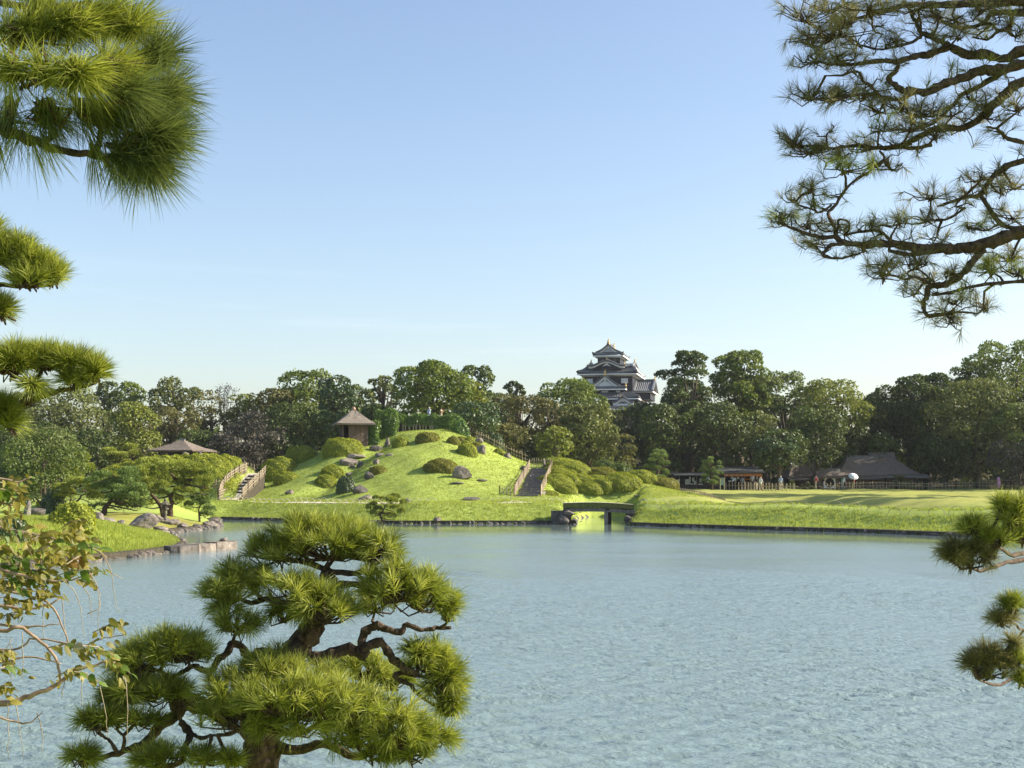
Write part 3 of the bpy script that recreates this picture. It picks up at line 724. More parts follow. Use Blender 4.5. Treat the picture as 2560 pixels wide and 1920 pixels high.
# ------------------------------------------------------------------ the wood round the garden
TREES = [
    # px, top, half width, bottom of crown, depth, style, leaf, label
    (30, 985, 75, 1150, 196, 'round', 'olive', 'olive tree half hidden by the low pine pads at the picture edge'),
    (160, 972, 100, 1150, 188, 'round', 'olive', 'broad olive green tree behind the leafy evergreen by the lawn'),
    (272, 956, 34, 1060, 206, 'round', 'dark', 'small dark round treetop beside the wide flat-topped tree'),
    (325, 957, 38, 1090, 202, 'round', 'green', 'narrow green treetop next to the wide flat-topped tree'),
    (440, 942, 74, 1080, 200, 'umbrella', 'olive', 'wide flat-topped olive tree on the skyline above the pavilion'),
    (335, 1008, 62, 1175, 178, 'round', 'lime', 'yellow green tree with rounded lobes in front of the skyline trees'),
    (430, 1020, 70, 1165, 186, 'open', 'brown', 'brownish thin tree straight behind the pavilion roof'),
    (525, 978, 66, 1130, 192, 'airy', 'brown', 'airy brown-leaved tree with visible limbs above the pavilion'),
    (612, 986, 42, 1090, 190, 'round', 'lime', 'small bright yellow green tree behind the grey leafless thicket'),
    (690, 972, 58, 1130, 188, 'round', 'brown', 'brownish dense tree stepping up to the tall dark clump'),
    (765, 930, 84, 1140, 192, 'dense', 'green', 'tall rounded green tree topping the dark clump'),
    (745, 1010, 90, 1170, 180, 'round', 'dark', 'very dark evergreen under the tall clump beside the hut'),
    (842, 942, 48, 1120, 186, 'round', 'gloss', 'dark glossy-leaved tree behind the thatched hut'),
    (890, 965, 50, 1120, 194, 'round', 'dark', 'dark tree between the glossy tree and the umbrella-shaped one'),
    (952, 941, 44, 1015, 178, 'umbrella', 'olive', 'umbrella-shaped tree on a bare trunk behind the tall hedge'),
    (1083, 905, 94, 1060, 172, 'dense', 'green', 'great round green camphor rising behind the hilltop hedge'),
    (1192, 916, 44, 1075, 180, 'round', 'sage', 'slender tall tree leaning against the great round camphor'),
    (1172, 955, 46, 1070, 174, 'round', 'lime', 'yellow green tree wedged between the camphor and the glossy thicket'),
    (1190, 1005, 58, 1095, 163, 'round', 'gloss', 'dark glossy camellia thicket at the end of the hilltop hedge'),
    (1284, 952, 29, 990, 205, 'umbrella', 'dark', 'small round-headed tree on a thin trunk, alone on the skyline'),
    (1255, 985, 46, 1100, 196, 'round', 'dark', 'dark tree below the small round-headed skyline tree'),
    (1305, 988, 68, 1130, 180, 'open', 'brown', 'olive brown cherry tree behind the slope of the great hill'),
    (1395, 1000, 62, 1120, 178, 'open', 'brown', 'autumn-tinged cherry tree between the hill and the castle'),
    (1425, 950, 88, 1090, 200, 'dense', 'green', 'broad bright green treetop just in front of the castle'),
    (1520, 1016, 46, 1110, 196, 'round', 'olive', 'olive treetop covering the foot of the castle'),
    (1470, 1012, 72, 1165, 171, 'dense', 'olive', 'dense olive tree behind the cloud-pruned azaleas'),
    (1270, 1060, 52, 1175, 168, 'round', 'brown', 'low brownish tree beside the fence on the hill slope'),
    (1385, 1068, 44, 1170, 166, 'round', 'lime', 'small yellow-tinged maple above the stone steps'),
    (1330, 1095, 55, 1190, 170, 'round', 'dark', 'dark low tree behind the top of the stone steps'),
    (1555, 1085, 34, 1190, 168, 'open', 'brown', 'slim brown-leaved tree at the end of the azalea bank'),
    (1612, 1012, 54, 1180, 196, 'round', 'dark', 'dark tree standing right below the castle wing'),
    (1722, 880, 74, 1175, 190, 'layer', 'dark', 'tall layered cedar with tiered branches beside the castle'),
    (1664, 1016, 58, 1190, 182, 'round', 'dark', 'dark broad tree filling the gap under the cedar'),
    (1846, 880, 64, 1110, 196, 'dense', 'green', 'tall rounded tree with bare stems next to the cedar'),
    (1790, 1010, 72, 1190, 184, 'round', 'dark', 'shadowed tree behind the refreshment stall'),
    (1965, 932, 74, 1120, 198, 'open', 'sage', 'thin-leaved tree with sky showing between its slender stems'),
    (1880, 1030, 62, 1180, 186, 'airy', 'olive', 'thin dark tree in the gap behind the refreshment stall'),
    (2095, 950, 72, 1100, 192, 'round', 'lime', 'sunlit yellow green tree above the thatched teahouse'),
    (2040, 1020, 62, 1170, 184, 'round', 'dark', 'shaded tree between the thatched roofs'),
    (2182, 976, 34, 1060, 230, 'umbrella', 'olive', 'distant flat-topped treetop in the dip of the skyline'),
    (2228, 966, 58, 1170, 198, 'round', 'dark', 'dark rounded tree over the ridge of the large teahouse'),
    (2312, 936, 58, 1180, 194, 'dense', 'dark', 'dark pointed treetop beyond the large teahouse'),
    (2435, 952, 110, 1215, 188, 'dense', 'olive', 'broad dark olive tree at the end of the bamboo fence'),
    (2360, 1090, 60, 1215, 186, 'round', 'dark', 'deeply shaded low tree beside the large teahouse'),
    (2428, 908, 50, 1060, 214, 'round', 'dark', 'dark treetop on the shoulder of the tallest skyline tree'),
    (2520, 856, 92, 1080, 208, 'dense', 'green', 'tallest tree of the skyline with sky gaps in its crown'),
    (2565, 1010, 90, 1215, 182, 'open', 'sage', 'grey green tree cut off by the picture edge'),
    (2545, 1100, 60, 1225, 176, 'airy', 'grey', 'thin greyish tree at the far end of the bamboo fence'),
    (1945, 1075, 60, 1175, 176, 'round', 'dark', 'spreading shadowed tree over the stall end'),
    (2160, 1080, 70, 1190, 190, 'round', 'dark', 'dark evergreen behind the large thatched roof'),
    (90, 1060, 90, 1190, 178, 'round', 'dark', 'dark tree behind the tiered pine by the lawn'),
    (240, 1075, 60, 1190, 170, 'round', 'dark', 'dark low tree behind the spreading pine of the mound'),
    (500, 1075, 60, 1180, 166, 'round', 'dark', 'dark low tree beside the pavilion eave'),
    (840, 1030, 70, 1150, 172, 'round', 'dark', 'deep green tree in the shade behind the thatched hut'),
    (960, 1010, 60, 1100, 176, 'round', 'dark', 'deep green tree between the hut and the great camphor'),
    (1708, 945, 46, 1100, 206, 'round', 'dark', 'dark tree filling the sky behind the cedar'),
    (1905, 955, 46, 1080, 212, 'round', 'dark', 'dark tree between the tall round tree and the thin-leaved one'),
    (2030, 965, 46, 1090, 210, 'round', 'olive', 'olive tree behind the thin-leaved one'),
    (2270, 965, 50, 1090, 212, 'round', 'olive', 'olive treetop between the two dark teahouse trees'),
    (2370, 960, 44, 1090, 212, 'round', 'dark', 'dark treetop next to the pointed one'),
]
for i, t in enumerate(TREES):
    tree(*t, seed=100 + i, group='trees of the wood round the garden')
# trees that stand on beyond the picture edge on the sunny side and shade the lawn
for i, (x, y, h, w, lb) in enumerate([(62, 116, 25, 5.0, 'tall tree beyond the picture edge across from the bridge'), (61, 128, 27, 5.5, 'tall tree beyond the picture edge, second along the lawn'), (62, 141, 26, 5.5, 'tall tree beyond the picture edge in the middle of the lawn side'), (63, 154, 27, 5.5, 'tall tree beyond the picture edge, last before the fence'), (78, 176, 23, 8, 'dark tree of the wood past the end of the fence'), (82, 190, 24, 9, 'dark tree of the wood behind the end of the fence')]):
    tree(x / y * FPX + 1280, 1212 - (h - CAMZ) / mpp(y), w / mpp(y), 1212 - (14.5 - CAMZ) / mpp(y) if i < 4 else 1195, y, 'round', 'green', lb, 400 + i, 'trees of the wood beyond the fence')
twig_tree(575, 965, 34, 1100, 196, 'pale nearly leafless tree on the skyline behind the pavilion', 501, 900)
tree(628, 1030, 84, 1178, 166, 'open', 'grey', 'grey brown leafless-looking cherry thicket between mound and hill', 502, name='cherry_thicket', dense=1.1)
tree(590, 1085, 70, 1185, 160, 'open', 'grey', 'lower grey cherry thicket beside the sand ramp', 503, name='cherry_thicket', dense=1.1)
tree(700, 1090, 62, 1185, 168, 'round', 'dark', 'dark evergreen shrubbery behind the clipped hill bushes', 504)

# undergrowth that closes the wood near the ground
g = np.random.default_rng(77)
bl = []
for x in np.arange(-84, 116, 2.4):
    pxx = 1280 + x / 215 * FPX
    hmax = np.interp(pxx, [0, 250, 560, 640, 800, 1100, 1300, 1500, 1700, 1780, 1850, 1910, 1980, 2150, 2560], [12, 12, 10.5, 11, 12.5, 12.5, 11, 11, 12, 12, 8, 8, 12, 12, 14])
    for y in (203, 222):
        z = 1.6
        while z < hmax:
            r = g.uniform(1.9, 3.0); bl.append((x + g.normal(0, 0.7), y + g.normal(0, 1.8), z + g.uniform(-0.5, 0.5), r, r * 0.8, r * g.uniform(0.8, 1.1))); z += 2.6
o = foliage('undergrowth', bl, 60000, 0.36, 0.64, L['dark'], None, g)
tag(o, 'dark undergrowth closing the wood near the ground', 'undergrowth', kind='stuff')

# ------------------------------------------------------------------ clipped bushes on the hill and the azalea bank
B = 'clipped azaleas on the great hill'
SHRUBS = [
    (693, 1196, 98, 52, 'azalea', 'big clipped azalea dome at the foot of the hill by the ramp', B),
    (750, 1158, 92, 40, 'azalea', 'clipped azalea second from the ramp, below the thatched hut', B),
    (850, 1140, 108, 44, 'azalea', 'largest clipped azalea dome just below the thatched hut', B),
    (713, 1208, 68, 27, 'azalea', 'low clipped azalea in front of the big dome by the ramp', B),
    (828, 1193, 62, 26, 'azalea', 'low clipped azalea below the rock cascade', B),
    (811, 1219, 58, 28, 'azalea', 'low clipped azalea beside the dark round bush', B),
    (863, 1233, 50, 44, 'gloss', 'dark round bush standing against a grey boulder', B),
    (944, 1186, 46, 20, 'azolive', 'small olive azalea above the dark rock of the cascade', B),
    (1000, 1118, 44, 26, 'azalea', 'small round azalea beside the pointed rock', B),
    (962, 1096, 38, 14, 'azalea', 'low azalea above the pointed rock', B),
    (1067, 1106, 64, 25, 'azolive', 'flat olive azalea under the hilltop hedge', B),
    (1133, 1111, 36, 20, 'azolive', 'pale olive azalea in the upper row below the hedge', B),
    (1150, 1104, 30, 13, 'azolive', 'tiny azalea tucked in the upper row', B),
    (1172, 1109, 30, 17, 'azalea', 'round azalea nearest the pink rock', B),
    (1164, 1114, 25, 12, 'azalea', 'very small azalea between two larger ones', B),
    (1190, 1118, 28, 13, 'azolive', 'small flattened azalea touching the grey upright rock', B),
    (1166, 1140, 56, 32, 'azalea', 'smooth egg-shaped azalea on the upper slope', B),
    (1100, 1181, 92, 33, 'azolive', 'wide olive azalea mound hugging the large split boulder', B),
    (1246, 1135, 26, 15, 'azalea', 'small azalea on the edge of the hill by the fence', B),
    (1255, 1140, 12, 8, 'azolive', 'tiny azalea beside the squared rock by the fence', B),
]
C = 'cloud-pruned azaleas beside the stone steps'
SHRUBS += [
    (1395, 1160, 62, 16, 'azalea', 'topmost cloud-pruned azalea of the bank', C),
    (1412, 1170, 70, 20, 'azalea', 'second cloud-pruned azalea from the top', C),
    (1436, 1182, 62, 22, 'azalea', 'broad azalea cushion in the upper bank', C),
    (1391, 1183, 50, 17, 'azalea', 'azalea cushion beside the top of the steps fence', C),
    (1425, 1190, 28, 14, 'azalea', 'small azalea knob in the upper bank', C),
    (1405, 1203, 62, 24, 'azalea', 'high-backed azalea behind the big double cushion', C),
    (1386, 1224, 78, 36, 'azalea', 'big double azalea cushion beside the stone steps', C),
    (1420, 1226, 56, 40, 'azalea', 'other half of the big double azalea cushion', C),
    (1452, 1205, 46, 18, 'azalea', 'azalea cushion in the middle of the bank', C),
    (1492, 1204, 44, 15, 'azalea', 'flat azalea cushion above the hollow of the bank', C),
    (1500, 1192, 64, 22, 'azolive', 'long azalea back on the upper edge of the bank', C),
    (1418, 1236, 42, 24, 'azalea', 'round azalea at the foot of the double cushion', C),
    (1473, 1236, 58, 26, 'azalea', 'round azalea at the front of the bank with a dark hollow beside it', C),
    (1472, 1216, 44, 20, 'azalea', 'azalea cushion leaning on the front round one', C),
    (1511, 1237, 50, 34, 'azalea', 'egg-shaped azalea leaning down the front of the bank', C),
    (1534, 1215, 56, 24, 'azolive', 'olive azalea in the thick of the bank', C),
    (1530, 1224, 42, 20, 'azolive', 'small olive azalea wedged between larger cushions', C),
    (1556, 1238, 76, 40, 'azalea', 'largest sloping azalea at the front of the bank', C),
    (1565, 1208, 56, 16, 'azalea', 'low azalea on the upper edge near the bank end', C),
    (1602, 1238, 64, 34, 'azalea', 'sloping azalea second from the end of the bank', C),
    (1620, 1232, 50, 26, 'azalea', 'azalea crest next to the end of the bank', C),
    (1655, 1232, 66, 28, 'azolive', 'low azalea tapering off at the end of the bank', C),
    (1371, 1240, 44, 14, 'azalea', 'small flat azalea by the foot of the stone steps', C),
]
for i, (px, py, w, h, lf, lb, gr) in enumerate(SHRUBS):
    if gr == C: w, h = w * 1.36, h * 1.02
    shrub(px, py, w, h, lf, lb, 900 + i, 'clipped_azalea' if lf != 'gloss' else 'round_bush', gr, Y=140.0 if px > 1590 else None, lumps=0.10 if gr == C else 0.0, flat=0.3)

# azalea thicket that covers the low mound
def mound_cover():
    g = np.random.default_rng(31)
    root = tag(empty('azalea_mound', (at(470, 1180, MOUND_Y).x, MOUND_Y, 1.9)), 'clipped azalea thicket covering the low mound before the pavilion', 'shrub')
    O = np.array(root.location)
    x = g.uniform(at(180, 1200, 132).x, at(611, 1200, 132).x, 60000); y = g.uniform(122, 142, 60000)
    px = x / y * FPX + 1280
    z = H(x, y)
    k = (z > 2.25) & (px < 604) & (px > 175) & (y > far_shore(x) + 8.8)
    x, y, z = x[k][:26000], y[k][:26000], z[k][:26000]
    bump = 0.16 * np.sin(x * 2.3) * np.sin(y * 2.0) + 0.10 * np.sin(x * 4.1 + y * 3.3) + 0.35
    P = np.stack([x, y, z + bump * np.minimum(1, (z - 2.2)) + g.normal(0, 0.03, len(x))], 1) - O
    e = 0.3
    N = unit(np.stack([-(H(x + e, y) - H(x - e, y)) / (2 * e), -(H(x, y + e) - H(x, y - e)) / (2 * e), np.ones(len(x))], 1))
    V, F = leaf_quads(P, N, 0.07, 0.12, 1.7, 0.7, g)
    obj('foliage', np_mesh('foliage', V, [F], L['azalea'], False, tint=g.uniform(0.15, 0.85, len(x))), root)
mound_cover()

# hedges and loose shrubs round the hilltop
M_STEM = plain_mat('pale_hedge_stem', (0.30, 0.25, 0.17), (0.46, 0.40, 0.29), 8, 0.9, 0.2)
def hedge(name, x0, x1, base, top, Y, label, leaf='hedge', thick=1.2, n=5000, seed=5, curve=0.0, stems=0, bare=0.0):
    g = np.random.default_rng(seed)
    a, b = at(x0, base, Y), at(x1, base, Y); zt = at((x0 + x1) / 2, top, Y).z
    z0 = min(Hs(a.x, Y), Hs(b.x, Y), a.z) - 0.1
    root = tag(empty(name, ((a.x + b.x) / 2, Y, z0)), label, 'hedge')
    Lx, hz = b.x - a.x, zt - z0
    # points over the faces of a softly rounded box
    f = g.random(n)
    X = g.uniform(-0.5, 0.5, n); Z = g.uniform(bare, 1, n); Yy = np.full(n, -0.5)
    Nn = np.tile([0, -1.0, 0], (n, 1))
    tp = f > 0.55; Z[tp] = 1; Yy[tp] = g.uniform(-0.5, 0.5, tp.sum()); Nn[tp] = (0, 0, 1)
    sd = f > 0.85; X[sd] = np.sign(g.uniform(-1, 1, sd.sum())) * 0.5; Z[sd] = g.uniform(bare, 1, sd.sum()); Nn[sd] = np.stack([np.sign(X[sd]), 0 * X[sd], 0 * X[sd]], 1)
    P = np.stack([X * Lx, Yy * thick + curve * (X * 2) ** 2, Z * hz], 1)
    P += 0.13 * np.stack([np.sin(P[:, 2] * 3 + P[:, 0] * 2), np.sin(P[:, 0] * 2.7 + P[:, 2] * 2), np.sin(P[:, 0] * 3.1)], 1) + g.normal(0, 0.09, P.shape)
    V, F = leaf_quads(P, Nn, 0.07, 0.13, 1.6, 0.6, g)
    obj('foliage', np_mesh('foliage', V, [F], L[leaf], False, tint=g.uniform(0.15, 0.85, n)), root)
    mb = MB()
    if bare <= 0:
        c = 0.42
        mb.box((0, curve * 0.3, hz * 0.47), (Lx * 0.93, thick * 0.8, hz * 0.88)); 
        o = mb.build('branches', L[leaf], root)
    for k in range(stems):
        x = (k + 0.5 + g.uniform(-0.25, 0.25)) / stems - 0.5; y = curve * (2 * x) ** 2
        m = MB(); h0 = hz * g.uniform(0.55, 0.8)
        zz = Hs(root.location.x + x * Lx, Y + y) - z0 - 0.15
        zz = min(zz, hz * 0.3)
        m.tube([(x * Lx, y - 0.35, zz), (x * Lx + g.normal(0, 0.06), y - 0.38, h0 * 0.6), (x * Lx + g.normal(0, 0.12), y - 0.3, hz * 0.95)], [0.07, 0.055, 0.035], 5)
        for q in (-1, 1):
            m.tube([(x * Lx, y - 0.37, h0 * 0.45), (x * Lx + q * g.uniform(0.15, 0.3), y - 0.4, hz * 0.9)], [0.042, 0.025], 4)
        m.build('stem', M_STEM, root)
    return root
hedge('clipped_hedge', 941, 992, 1076, 1028, 149.5, 'tall squared hedge between the thatched hut and the hilltop', thick=1.6, n=5200, seed=11)
hedge('clipped_hedge', 908, 946, 1098, 1059, 147.5, 'lower squared hedge against the thatched hut', thick=1.0, n=2600, seed=12)
hedge('hilltop_hedge', 985, 1088, 1080, 1040, 151.2, 'trained hedge with bare pale stems along the hilltop lookout', thick=0.9, n=3800, seed=13, stems=12, bare=0.58, leaf='hedge', curve=-0.2)
hedge('hilltop_hedge', 1084, 1150, 1078, 1041, 151.0, 'leafier end of the lookout hedge', thick=1.1, n=4200, seed=14, leaf='hedge', curve=0.8)
shrub(1152, 1082, 40, 36, 'hedge', 'loose shrub rounding off the lookout hedge', 61, 'loose_shrub', None, (0.06, 0.10), rough=0.12, lumps=0.2)
shrub(1240, 1118, 40, 40, 'gloss', 'glossy shrub behind the fence on the hill slope', 62, 'loose_shrub', None, (0.08, 0.14), Y=156, rough=0.12, lumps=0.2)
shrub(1512, 1192, 70, 42, 'sage', 'pale glossy laurel behind the azalea bank', 63, 'loose_shrub', None, (0.08, 0.14), Y=160, rough=0.12, lumps=0.25)
shrub(1556, 1195, 44, 46, 'sage', 'pale glossy laurel at the end of the azalea bank', 64, 'loose_shrub', None, (0.08, 0.14), Y=160, rough=0.12, lumps=0.25)
tree(1945, 1095, 48, 1172, 174, 'round', 'gloss', 'glossy tree with sparkling leaves over the end of the stall', 65, name='glossy_tree', size=(0.11, 0.2))
# leafy evergreens, round bushes on the lawn side
tree(110, 1080, 100, 1262, 104, 'round', 'sage', 'leafy light green evergreen on the lawn beside the garden pines', 71, name='evergreen_tree', size=(0.07, 0.13))
tree(45, 1110, 60, 1262, 108, 'round', 'gloss', 'dark side of the leafy evergreen against the picture edge', 72, name='evergreen_tree', size=(0.08, 0.14))
shrub(128, 1247, 60, 62, 'gloss', 'grey green glossy shrub at the foot of the leafy evergreen', 73, 'loose_shrub', None, (0.05, 0.09), Y=97, rough=0.12, lumps=0.2)
shrub(170, 1318, 118, 62, 'azalea', 'rounded bush with pale fresh tips on the peninsula lawn', 74, 'round_bush', None, (0.035, 0.075), rough=0.08, lumps=0.15)
shrub(15, 1350, 90, 55, 'gloss', 'dark bush on the lawn behind the trumpet vine', 75, 'round_bush', None, (0.035, 0.065), rough=0.1, lumps=0.15)
shrub(118, 1266, 66, 16, 'azalea', 'low grass-green cushion behind the rounded lawn bush', 76, 'round_bush', None, (0.04, 0.07))

# ------------------------------------------------------------------ trained garden pines
GP = 'trained pines along the inlet'
garden_pine(70, 1250, [(70, 1262), (74, 1230), (90, 1190), (112, 1150), (125, 1115), (120, 1085)], [(112, 1085, 42, 14), (88, 1100, 34, 12), (150, 1118, 40, 16), (172, 1135, 26, 12), (128, 1132, 36, 14)], 112, 'pined', 'tall blue-green pine rising behind the leafy evergreen', 801, group=GP, rad=0.15)
garden_pine(270, 1185, [(300, 1178), (296, 1160), (305, 1142)], [(282, 1130, 32, 9), (322, 1122, 30, 10), (268, 1145, 26, 9), (305, 1142, 38, 9), (335, 1138, 18, 8), (285, 1155, 36, 9)], 150, 'pine', 'flat-topped pine tucked behind the azalea mound', 802, group=GP, rad=0.16)
garden_pine(180, 1225, [(178, 1235), (180, 1205), (192, 1180), (200, 1160)], [(190, 1150, 36, 15), (165, 1165, 30, 13), (210, 1172, 30, 12), (150, 1178, 26, 12), (178, 1188, 40, 12)], 108, 'pine', 'yellowish tiered pine between evergreen and mound', 803, group=GP)
garden_pine(188, 1262, [(188, 1276), (190, 1255), (205, 1238), (212, 1225)], [(192, 1210, 44, 15), (160, 1222, 30, 13), (235, 1226, 26, 12), (175, 1240, 40, 12), (232, 1246, 34, 14), (150, 1245, 24, 10)], 97, 'pine', 'small low pine with wide tiers behind the rounded bush', 804, group=GP, rad=0.08)
garden_pine(262, 1295, [(260, 1298), (262, 1278), (270, 1262), (282, 1240), (284, 1215), (290, 1195)], [(300, 1188, 44, 15), (262, 1195, 34, 13), (330, 1205, 34, 13), (290, 1212, 50, 14), (340, 1228, 36, 14), (250, 1222, 30, 14), (318, 1246, 40, 14), (362, 1240, 24, 13), (292, 1268, 26, 10), (350, 1258, 26, 11), (240, 1268, 24, 8), (230, 1205, 28, 12), (312, 1228, 42, 13), (275, 1245, 32, 10), (338, 1270, 26, 9), (300, 1255, 30, 10)], 95, 'pineg', 'blue-green pine with a short dark trunk beside the lawn rocks', 805, group=GP, rad=0.17)
garden_pine(395, 1292, [(408, 1285), (402, 1268), (388, 1245), (375, 1232), (368, 1215), (372, 1190)], [(345, 1185, 34, 14), (375, 1172, 44, 13), (335, 1200, 30, 12), (362, 1205, 36, 12), (392, 1190, 28, 12), (355, 1225, 26, 11), (330, 1218, 24, 11), (346, 1245, 32, 11), (376, 1225, 36, 11), (332, 1262, 24, 9), (402, 1215, 28, 10), (365, 1262, 22, 9)], 98, 'pine', 'pine with yellow tips whose twisted trunk leans over the lantern', 806, group=GP, rad=0.14)
garden_pine(420, 1290, [(418, 1292), (424, 1272), (432, 1255), (426, 1238), (440, 1222), (447, 1205)], [(420, 1165, 66, 13), (462, 1172, 44, 12), (480, 1190, 40, 14), (440, 1190, 52, 13), (500, 1208, 30, 14), (462, 1212, 46, 12), (512, 1228, 20, 12), (380, 1158, 40, 10), (405, 1205, 42, 12), (470, 1232, 38, 11), (396, 1238, 26, 10), (446, 1250, 24, 9), (500, 1185, 36, 12), (520, 1212, 24, 12)], 101, 'pine', 'largest spreading pine with golden crown and forked trunk', 807, group=GP, rad=0.19)
garden_pine(500, 1300, [(500, 1303), (499, 1288), (496, 1275), (502, 1258), (508, 1240)], [(505, 1222, 26, 11), (520, 1235, 20, 10), (480, 1245, 30, 10), (515, 1252, 26, 10), (495, 1262, 34, 10), (470, 1265, 18, 8), (528, 1278, 22, 12), (515, 1290, 28, 9)], 103, 'pineg', 'slender young pine at the tip of the rocky island', 808, group=GP, rad=0.07)
garden_pine(955, 1300, [(955, 1313), (955, 1300), (950, 1288), (960, 1272), (975, 1258)], [(948, 1248, 15, 7), (972, 1254, 26, 9), (990, 1247, 26, 9), (1002, 1262, 14, 9), (930, 1262, 16, 8), (985, 1272, 26, 9), (950, 1275, 24, 8), (918, 1274, 12, 8), (1000, 1284, 17, 9), (962, 1290, 26, 9), (935, 1286, 16, 8), (978, 1294, 18, 7)], 107.0, 'pine', 'small cushioned pine overhanging the water below the hill', 809, nl=(0.07, 0.13), rad=0.08)
garden_pine(1640, 1220, [(1640, 1222), (1636, 1200), (1646, 1180), (1642, 1155), (1648, 1140)], [(1648, 1132, 20, 7), (1636, 1142, 18, 7), (1660, 1146, 18, 7), (1640, 1156, 26, 7), (1662, 1162, 16, 7), (1630, 1170, 22, 7), (1652, 1174, 26, 7), (1664, 1186, 16, 8), (1628, 1186, 16, 7), (1646, 1196, 24, 7), (1660, 1206, 16, 6)], 168, 'pineg', 'conical tiered pine behind the end of the azalea bank', 810, rad=0.16)
garden_pine(1778, 1225, [(1778, 1226), (1780, 1205), (1775, 1185), (1780, 1165), (1776, 1150)], [(1776, 1148, 14, 5), (1778, 1158, 22, 5.5), (1764, 1164, 12, 5), (1796, 1158, 9, 5), (1772, 1172, 20, 5.5), (1794, 1170, 14, 5), (1764, 1178, 13, 5), (1785, 1182, 22, 5.5), (1770, 1192, 20, 5.5), (1798, 1185, 9, 5), (1790, 1198, 16, 5.5), (1764, 1204, 14, 5), (1780, 1208, 22, 6)], 170, 'pineg', 'tiered cloud-pruned pine standing before the refreshment stall', 811, rad=0.15)
# low pines in front of the teahouse
for i, (px, b, w, h, lb, lf) in enumerate([
    (1975, 1234, 44, 30, 'low domed pine beside the stall end', 'pined'),
    (2018, 1236, 40, 28, 'low domed pine in front of the small thatched roof', 'pined'),
    (2250, 1236, 74, 42, 'broad low pine against the teahouse wall', 'pined'),
    (2315, 1236, 38, 24, 'small low pine past the teahouse corner', 'pined'),
    (2360, 1236, 26, 20, 'tiny shaded pine by the bamboo fence', 'pined'),
    (2412, 1236, 38, 38, 'yellow-topped low pine behind the bamboo fence', 'pine'),
    (2452, 1236, 46, 34, 'wide low pine next to the yellow-topped one', 'pined'),
    (2530, 1236, 44, 34, 'low pine near the person in pink', 'pined'),
    (1920, 1230, 40, 20, 'low shaded pine under the stall trees', 'pined')]):
    pads = [(px + dx * w, b - h * f, w * r, h * 0.17) for dx, f, r in ((0, 0.85, 0.26), (-0.2, 0.62, 0.28), (0.22, 0.60, 0.28), (0.0, 0.45, 0.3), (-0.32, 0.34, 0.22), (0.34, 0.30, 0.22))]
    garden_pine(px, b, [(px, b + 3), (px + 2, b - h * 0.4), (px, b - h * 0.75)], pads, 181.0, lf, lb, 820 + i, 'low_pine', 'low pines before the teahouse', rad=0.10)
# ------------------------------------------------------------------ materials of built things
M_TILE = plain_mat('grey_roof_tile', (0.052, 0.058, 0.060), (0.095, 0.104, 0.106), 3, 0.45, 0.2, 0.5)
M_RIB = plain_mat('tile_ribs', (0.12, 0.128, 0.14), (0.21, 0.22, 0.235), 3, 0.4, 0.1, 0.5)
M_BLACKB = plain_mat('black_lacquered_boards', (0.010, 0.012, 0.018), (0.022, 0.025, 0.034), 2.5, 0.6, 0.3, vscale=(1, 1, 6))
M_WHITE = plain_mat('white_plaster', (0.80, 0.80, 0.78), (0.88, 0.88, 0.86), 3, 0.85, 0.05)
M_PANE = plain_mat('pale_shutter', (0.60, 0.63, 0.66), (0.72, 0.74, 0.77), 3, 0.6, 0.05)
M_GOLD = plain_mat('gilt_ornament', (0.62, 0.42, 0.14), (0.82, 0.60, 0.26), 5, 0.35, 0.1, 0.5, metal=0.6)
M_THATCH = plain_mat('old_thatch', (0.115, 0.098, 0.080), (0.270, 0.235, 0.195), 13, 0.95, 1.0, vscale=(1.2, 1.2, 0.5), bdist=0.06)
M_THATCHD = plain_mat('dark_thatch', (0.095, 0.078, 0.064), (0.230, 0.190, 0.155), 9, 0.95, 0.9, vscale=(0.6, 0.6, 2.2), bdist=0.06)
M_WOOD = plain_mat('weathered_boards', (0.120, 0.082, 0.062), (0.205, 0.146, 0.112), 7, 0.85, 0.3, vscale=(1, 1, 0.08))
M_WOODD = plain_mat('dark_timber', (0.035, 0.028, 0.022), (0.075, 0.060, 0.048), 7, 0.85, 0.3, vscale=(1, 1, 0.15))
M_WOODG = plain_mat('grey_timber', (0.10, 0.093, 0.085), (0.21, 0.195, 0.175), 5, 0.9, 0.4, vscale=(1, 1, 0.25))
M_BAMBOO = plain_mat('dry_bamboo', (0.24, 0.19, 0.125), (0.42, 0.35, 0.25), 9, 0.6, 0.2, 0.3, vscale=(1, 1, 0.3))
M_BAMBOOY = plain_mat('pale_split_bamboo', (0.42, 0.37, 0.24), (0.60, 0.54, 0.38), 9, 0.6, 0.1, 0.3)
M_STONE = plain_mat('garden_rock', (0.085, 0.072, 0.060), (0.285, 0.250, 0.215), 3.2, 0.9, 0.9, detail=9, bdist=0.10)
M_STONED = plain_mat('dark_garden_rock', (0.050, 0.046, 0.040), (0.155, 0.140, 0.125), 3.5, 0.9, 0.9, detail=9, bdist=0.08)
M_STEP = plain_mat('worn_step_stone', (0.12, 0.112, 0.105), (0.26, 0.245, 0.225), 5, 0.9, 0.6, detail=7)
M_SOIL_SHADE = plain_mat('soil_and_hedge_shade', (0.030, 0.026, 0.018), (0.075, 0.065, 0.045), 6, 0.95, 0.8)  # bank soil, and the hedge's inner shade painted on the terrace
M_ORANGE = plain_mat('orange_shop_curtain', (0.52, 0.17, 0.05), (0.62, 0.23, 0.08), 6, 0.8, 0.1)
M_DARKIN = plain_mat('dim_interior', (0.020, 0.017, 0.014), (0.036, 0.030, 0.025), 3, 0.9, 0.0)  # near-black: the shade of the interiors put into the colour
M_PAPER = plain_mat('paper_notice', (0.36, 0.34, 0.29), (0.52, 0.49, 0.43), 4, 0.9, 0.0)
